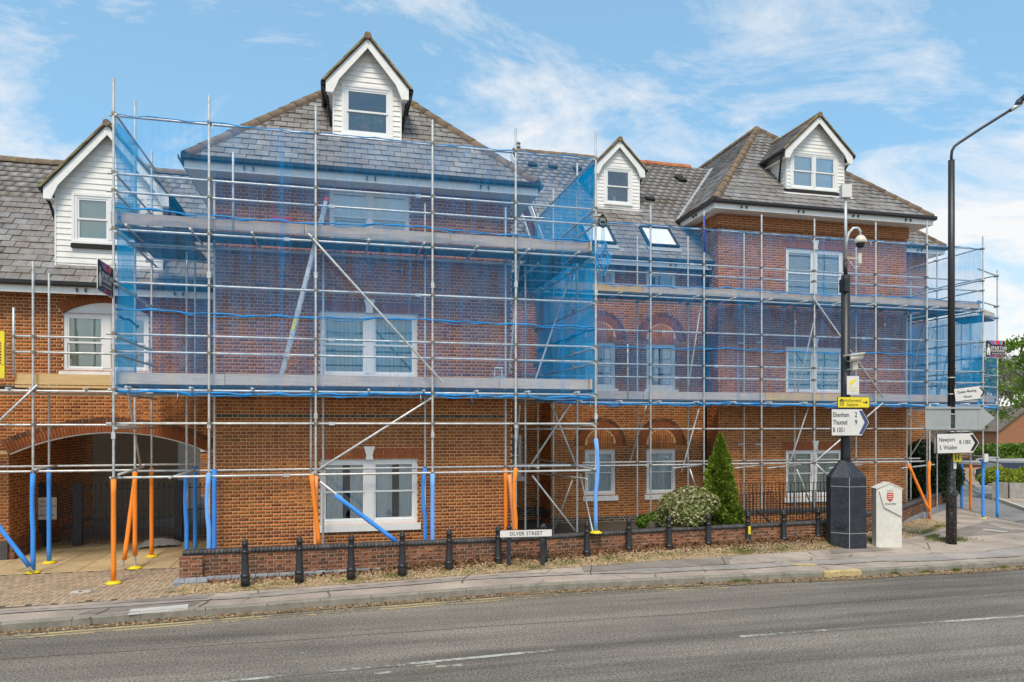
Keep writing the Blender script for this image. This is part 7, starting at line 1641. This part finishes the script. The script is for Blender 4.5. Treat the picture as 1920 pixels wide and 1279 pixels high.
# ---------------------------------------------------------------- beyond the corner
def brick_house(x, y, w_, d_, eave, ridge, z0, label, wins, gable='x', yaw=0.0):
    T = thing('house', (x, y, z0), label, 'house', rz=yaw); m = MB(); m.box(0, w_, 0, d_, 0, eave)
    if gable == 'front': m.prism([(0, 0.0, eave), (w_, 0.0, eave), (w_ / 2, 0.0, ridge)], (0, d_, 0))
    else: m.prism([(0, 0, eave), (0, d_ / 2, ridge), (0, d_, eave)], (w_, 0, 0))
    lpart('wall', m, 'far_brick', T); r = MB()
    if gable == 'front':
        for s_ in (-1, 1):
            p = Vector((w_ / 2, -.2, ridge + .1)); q = Vector((w_ / 2 + s_ * (w_ / 2 + .3), -.2, eave - .15)); n_ = Vector((s_ * (ridge - eave), 0, w_ / 2)).normalized() * .14; r.prism([p, q, q + n_, p + n_], (0, d_ + .4, 0))
    else:
        for s_ in (-1, 1):
            p = Vector((-.3, d_ / 2, ridge + .1)); q = Vector((-.3, d_ / 2 + s_ * (d_ / 2 + .3), eave - .15)); n_ = Vector((0, s_ * (ridge - eave), d_ / 2)).normalized() * .14; r.prism([p, q, q + n_, p + n_], (w_ + .6, 0, 0))
    lpart('roof', r, 'far_roof', T)
    f = MB(); f.box(-.1, w_ + .1, -.36, -.3, eave - .3, eave - .1) if gable != 'front' else f.beam((w_ / 2, -.22, ridge - .02), (w_ + .25, -.22, eave - .25), .06, .2)
    lpart('fascia', f, 'white_paint', T)
    for (a, b, c, d__) in wins:
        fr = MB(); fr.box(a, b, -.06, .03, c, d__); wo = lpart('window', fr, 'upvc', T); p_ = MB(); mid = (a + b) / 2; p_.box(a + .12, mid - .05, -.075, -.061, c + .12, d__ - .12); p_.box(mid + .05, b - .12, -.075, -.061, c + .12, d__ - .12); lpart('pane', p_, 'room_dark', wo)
    return T
def gp(px, Y): return xa(px, Y)
h1 = at(1857, 800, Y=54); brick_house(xa(1790, 54), 54, xa(1885, 54) - xa(1790, 54), 8, za(1857, 803, 54) + 2.2, za(1857, 772, 54) + 2.2, -2.2, 'far brick house with brown tiled roof and white window beyond the side street', [(xa(1851, 54) - xa(1790, 54), xa(1867, 54) - xa(1790, 54), za(1857, 829, 54) + 2.2, za(1857, 811, 54) + 2.2), (1.0, 3.0, .6, 2.0)])
brick_house(xa(1872, 51), 51, xa(1985, 51) - xa(1872, 51), 9, za(1875, 808, 51) + 2.0, za(1925, 765, 51) + 2.0, -2.0, 'far brick gable end house at the right edge', [(7.5, 9, 1.5, 2.8)], 'front')
brick_house(xa(1855, 95), 95, 12, 9, 4.6, 8.0, -2.3, 'more distant pale roofed house behind the gable house', [(1, 3, 2, 3.5)]); brick_house(xa(1886, 84), 84, 14, 9, 4.4, 8.2, -2.3, 'distant brown roofed house at the right edge under the tree', [(1, 3, 2, 3.5)], 'front')
FN = thing('board_fence', (xa(1830, 40), 40, fall(40)), 'dark timber board fence across the end of the side street', 'fence')
x0_, x1_ = xa(1792, 40), xa(1862, 40); n = 26
for i in range(n): m = MB(); a = x0_ + (x1_ - x0_) * i / n; zz1 = za(1800, 858, 40) if i < 14 else za(1840, 863, 40); m.box(a + .01, a + (x1_ - x0_) / n - .01, 40, 40.03, fall(40), zz1); part('board', m, 'fence_dark', FN)
LWL = Bld('far_wall', (xa(1815, 36), 36, fall(36)), 'low brick wall below the dark fence with a small white name plate', 'wall', zmin=-3, mats=('far_brick', 'far_brick', 'far_brick'), mortar='mortar_pale'); LWL.panel((xa(1788, 36), 36), (1, 0), (0, -1), xa(1848, 36) - xa(1788, 36), fall(36), za(1815, 877, 36), bricks=False); LWL.finish_bricks(0)
m = MB(); m.box(xa(1828, 35.9), xa(1837, 35.9), 35.9, 35.95, za(1832, 889, 35.9), za(1832, 883, 35.9)); single('name_plate', m, 'sign_white', 'small white street name plate on the far low wall', 'sign')
m = MB(); a, b = at(1846, 866, Y=19.0), at(1852, 850, Y=19.0); m.box(a.x - .02, a.x + .13, 18.98, 19.02, a.z, a.z + .26); single('notice', m, 'sign_white', 'small white notice tied to the far right scaffold standard', 'notice')
x_, y_ = xa(1903, 33), 33
hedge('hedge', xa(1862, 42), xa(1990, 42), 42, 44, fall(42), za(1890, 838, 42), 9000, .16, 'green_leaf', 'clipped green hedge before the far gable house')
gm = MB(); gx0 = xa(1868, 37); gm.box(gx0, gx0 + 8, 37, 42, fall(37), za(1890, 873, 37)); GA = thing('garage', (gx0, 37, fall(37)), 'flat roofed garage with white door behind the lime coloured shrub', 'garage'); part('wall', gm, 'far_brick', GA)
gm = MB(); gm.box(gx0 - .3, gx0 + 8.3, 36.7, 42.2, za(1890, 873, 37), za(1890, 868, 37)); part('roof', gm, 'concrete', GA); gm = MB(); gm.box(gx0 + 1.0, gx0 + 5, 36.95, 37.02, fall(37), za(1890, 876, 37)); part('door', gm, 'upvc', GA)
# curved garden wall with lime shrub on top
cw_ = MB(); cx0, cyy = xa(1886, 24.5), 24.5; pts = [(cx0 + .0, cyy + .6), (cx0 + .25, cyy + .1), (cx0 + .9, cyy - .3), (cx0 + 6, cyy - 1.4)]
zw = za(1900, 911, 24.3)
for p, q in zip(pts, pts[1:]): cw_.beam((p[0], p[1], zw / 2 - .15), (q[0], q[1], zw / 2 - .15), .3, zw + .5)
single('retaining_wall', cw_, 'concrete', 'grey rendered retaining wall curving at the far side of the street', 'wall')
for i, (px, dy, s_) in enumerate(((1893, .6, 1.0), (1912, .3, .9), (1938, 0, 1.1))): shrub('lime_shrub', (xa(px, 25), 25 + dy, zw - .2), (.75 * s_, .7, .5 * s_), 6500, .075, 'lime_leaf', ('lime green shrub at the corner of the grey retaining wall', 'lime green shrub at the right edge above the retaining wall', 'lime shrub beyond the right edge on the retaining wall')[i], 'shrub', 30 + i, lumps=24)
# car parked beyond
CA = thing('parked_car', (xa(1893, 31.5), 31.5, fall(31.5)), 'dark parked car half hidden behind the lime shrub', 'car', rz=radians(70))
m = MB(); sec = [(-1.9, .45), (-1.85, .75), (-1.2, .92), (-.7, 1.38), (.7, 1.42), (1.3, .98), (1.85, .88), (1.95, .5), (1.9, .25), (-1.85, .25)]; m.prism([(x, -.8, z) for x, z in sec], (0, 1.6, 0)); lpart('body', m, 'car_dark', CA)
m = MB(); m.prism([(-1.1, -.81, .95), (-.68, -.81, 1.32), (.66, -.81, 1.34), (1.15, -.81, 1.0)], (0, 1.62, 0)); lpart('side_window', m, 'sign_grey_back', CA)
for x in (-1.2, 1.2):
    for y in (-.82, .66): m = MB(); m.tube([(x, y, .31), (x, y + .16, .31)], .31, 16); w_ = lpart('wheel', m, 'rubber', CA); m = MB(); m.tube([(x, y - .005, .31), (x, y + .165, .31)], .18, 12); lpart('rim', m, 'galvanised', w_)
m = MB(); m.box(-1.93, -1.9, -.7, -.45, .6, .75); m.box(-1.93, -1.9, .45, .7, .6, .75); lpart('headlight', m, 'sign_white', CA)
# street tree leaning in from the right edge
def limbs(m, p, d, L, r, depth, tips, spread=.55):
    p = Vector(p); d = Vector(d).normalized(); pts = [p]; rr = [r]; k = 4
    for i in range(k): d = (d + Vector((random.gauss(0, .10), random.gauss(0, .10), .05))).normalized(); p = p + d * L / k; pts.append(p.copy()); rr.append(r * (1 - .38 * (i + 1) / k))
    m.tube(pts, rr, 6 if r > .03 else 4, cap=False)
    if depth == 0: tips.append(p.copy()); return
    for _ in range(random.choice((2, 3))): v = Vector((random.gauss(0, 1), random.gauss(0, 1), random.gauss(0, .6))); limbs(m, p, d + v.normalized() * spread * 1.3, L * random.uniform(.62, .82), rr[-1] * .72, depth - 1, tips, spread)
    if depth < 3: tips.append(p.copy())
def tree(name, loc, h, r, depth, mat, bark, label, n, size, seed, spread=.55, lean=(0, 0), trunk=.3, cl=.5):
    random.seed(seed); T = thing(name, loc, label, 'tree'); m = MB(); tips = []
    m.tube([(0, 0, -.3), (lean[0] * .3, lean[1] * .3, h * trunk)], [r * 1.25, r], 8, cap=False)
    for _ in range(4): limbs(m, (lean[0] * .3, lean[1] * .3, h * trunk), (lean[0] * .25 + random.gauss(0, .5), lean[1] * .25 + random.gauss(0, .5), 1), h * .25, r * .6, depth, tips, spread)
    lpart('trunk', m, bark, T); tp = np.array([tuple(t) for t in tips]); k = rng.integers(0, len(tp), n); P = tp[k] + rng.normal(0, cl, (n, 3)) * [1, 1, .55]
    lpart_me = npmesh('crown', leaves(P, rng.normal(0, 1, (n, 3)) + [0, 0, .8], size), 4, [mat]); link('crown', lpart_me, T); return T
tree('street_tree', (xa(2003, 24), 24.2, .1), 8.0, .16, 3, 'tree_leaf', 'bark', 'leafy street tree leaning into view at the right edge', 3600, .12, 11, lean=(-.2, 0), cl=.22, trunk=.25)
for i, (px, Y, h) in enumerate(((1850, 110, 17), (1885, 120, 19), (1925, 112, 16))): tree('bare_tree', (xa(px, Y), Y, -2.3), h, .35, 4, 'far_leaf', 'pale_bark', ('pale budding tree behind the far right scaffold', 'tall pale budding tree between scaffold and leafy tree', 'pale budding tree at the right edge beyond the houses')[i], 5000, .35, 40 + i, cl=.8)
random.seed(99)
tl = []
for i in range(26):
    for side_ in (0,):
        cxx = 60 + i * 9; n = 1300; e = rng.normal(0, 1, (n, 3)); e /= np.linalg.norm(e, axis=1)[:, None]; e[:, 2] = np.abs(e[:, 2]); rr = rng.uniform(.7, 1.0, (n, 1)); tl.append(np.array([cxx + random.uniform(-3, 3), 190 + random.uniform(-9, 9), -3]) + e * rr * [8, 7, random.uniform(6, 9.5)])
P = np.concatenate(tl); o = link('treeline', npmesh('treeline', leaves(P, np.tile([0, -1., .6], (len(P), 1)), 1.1), 4, ['far_leaf'])); o['kind'] = 'stuff'
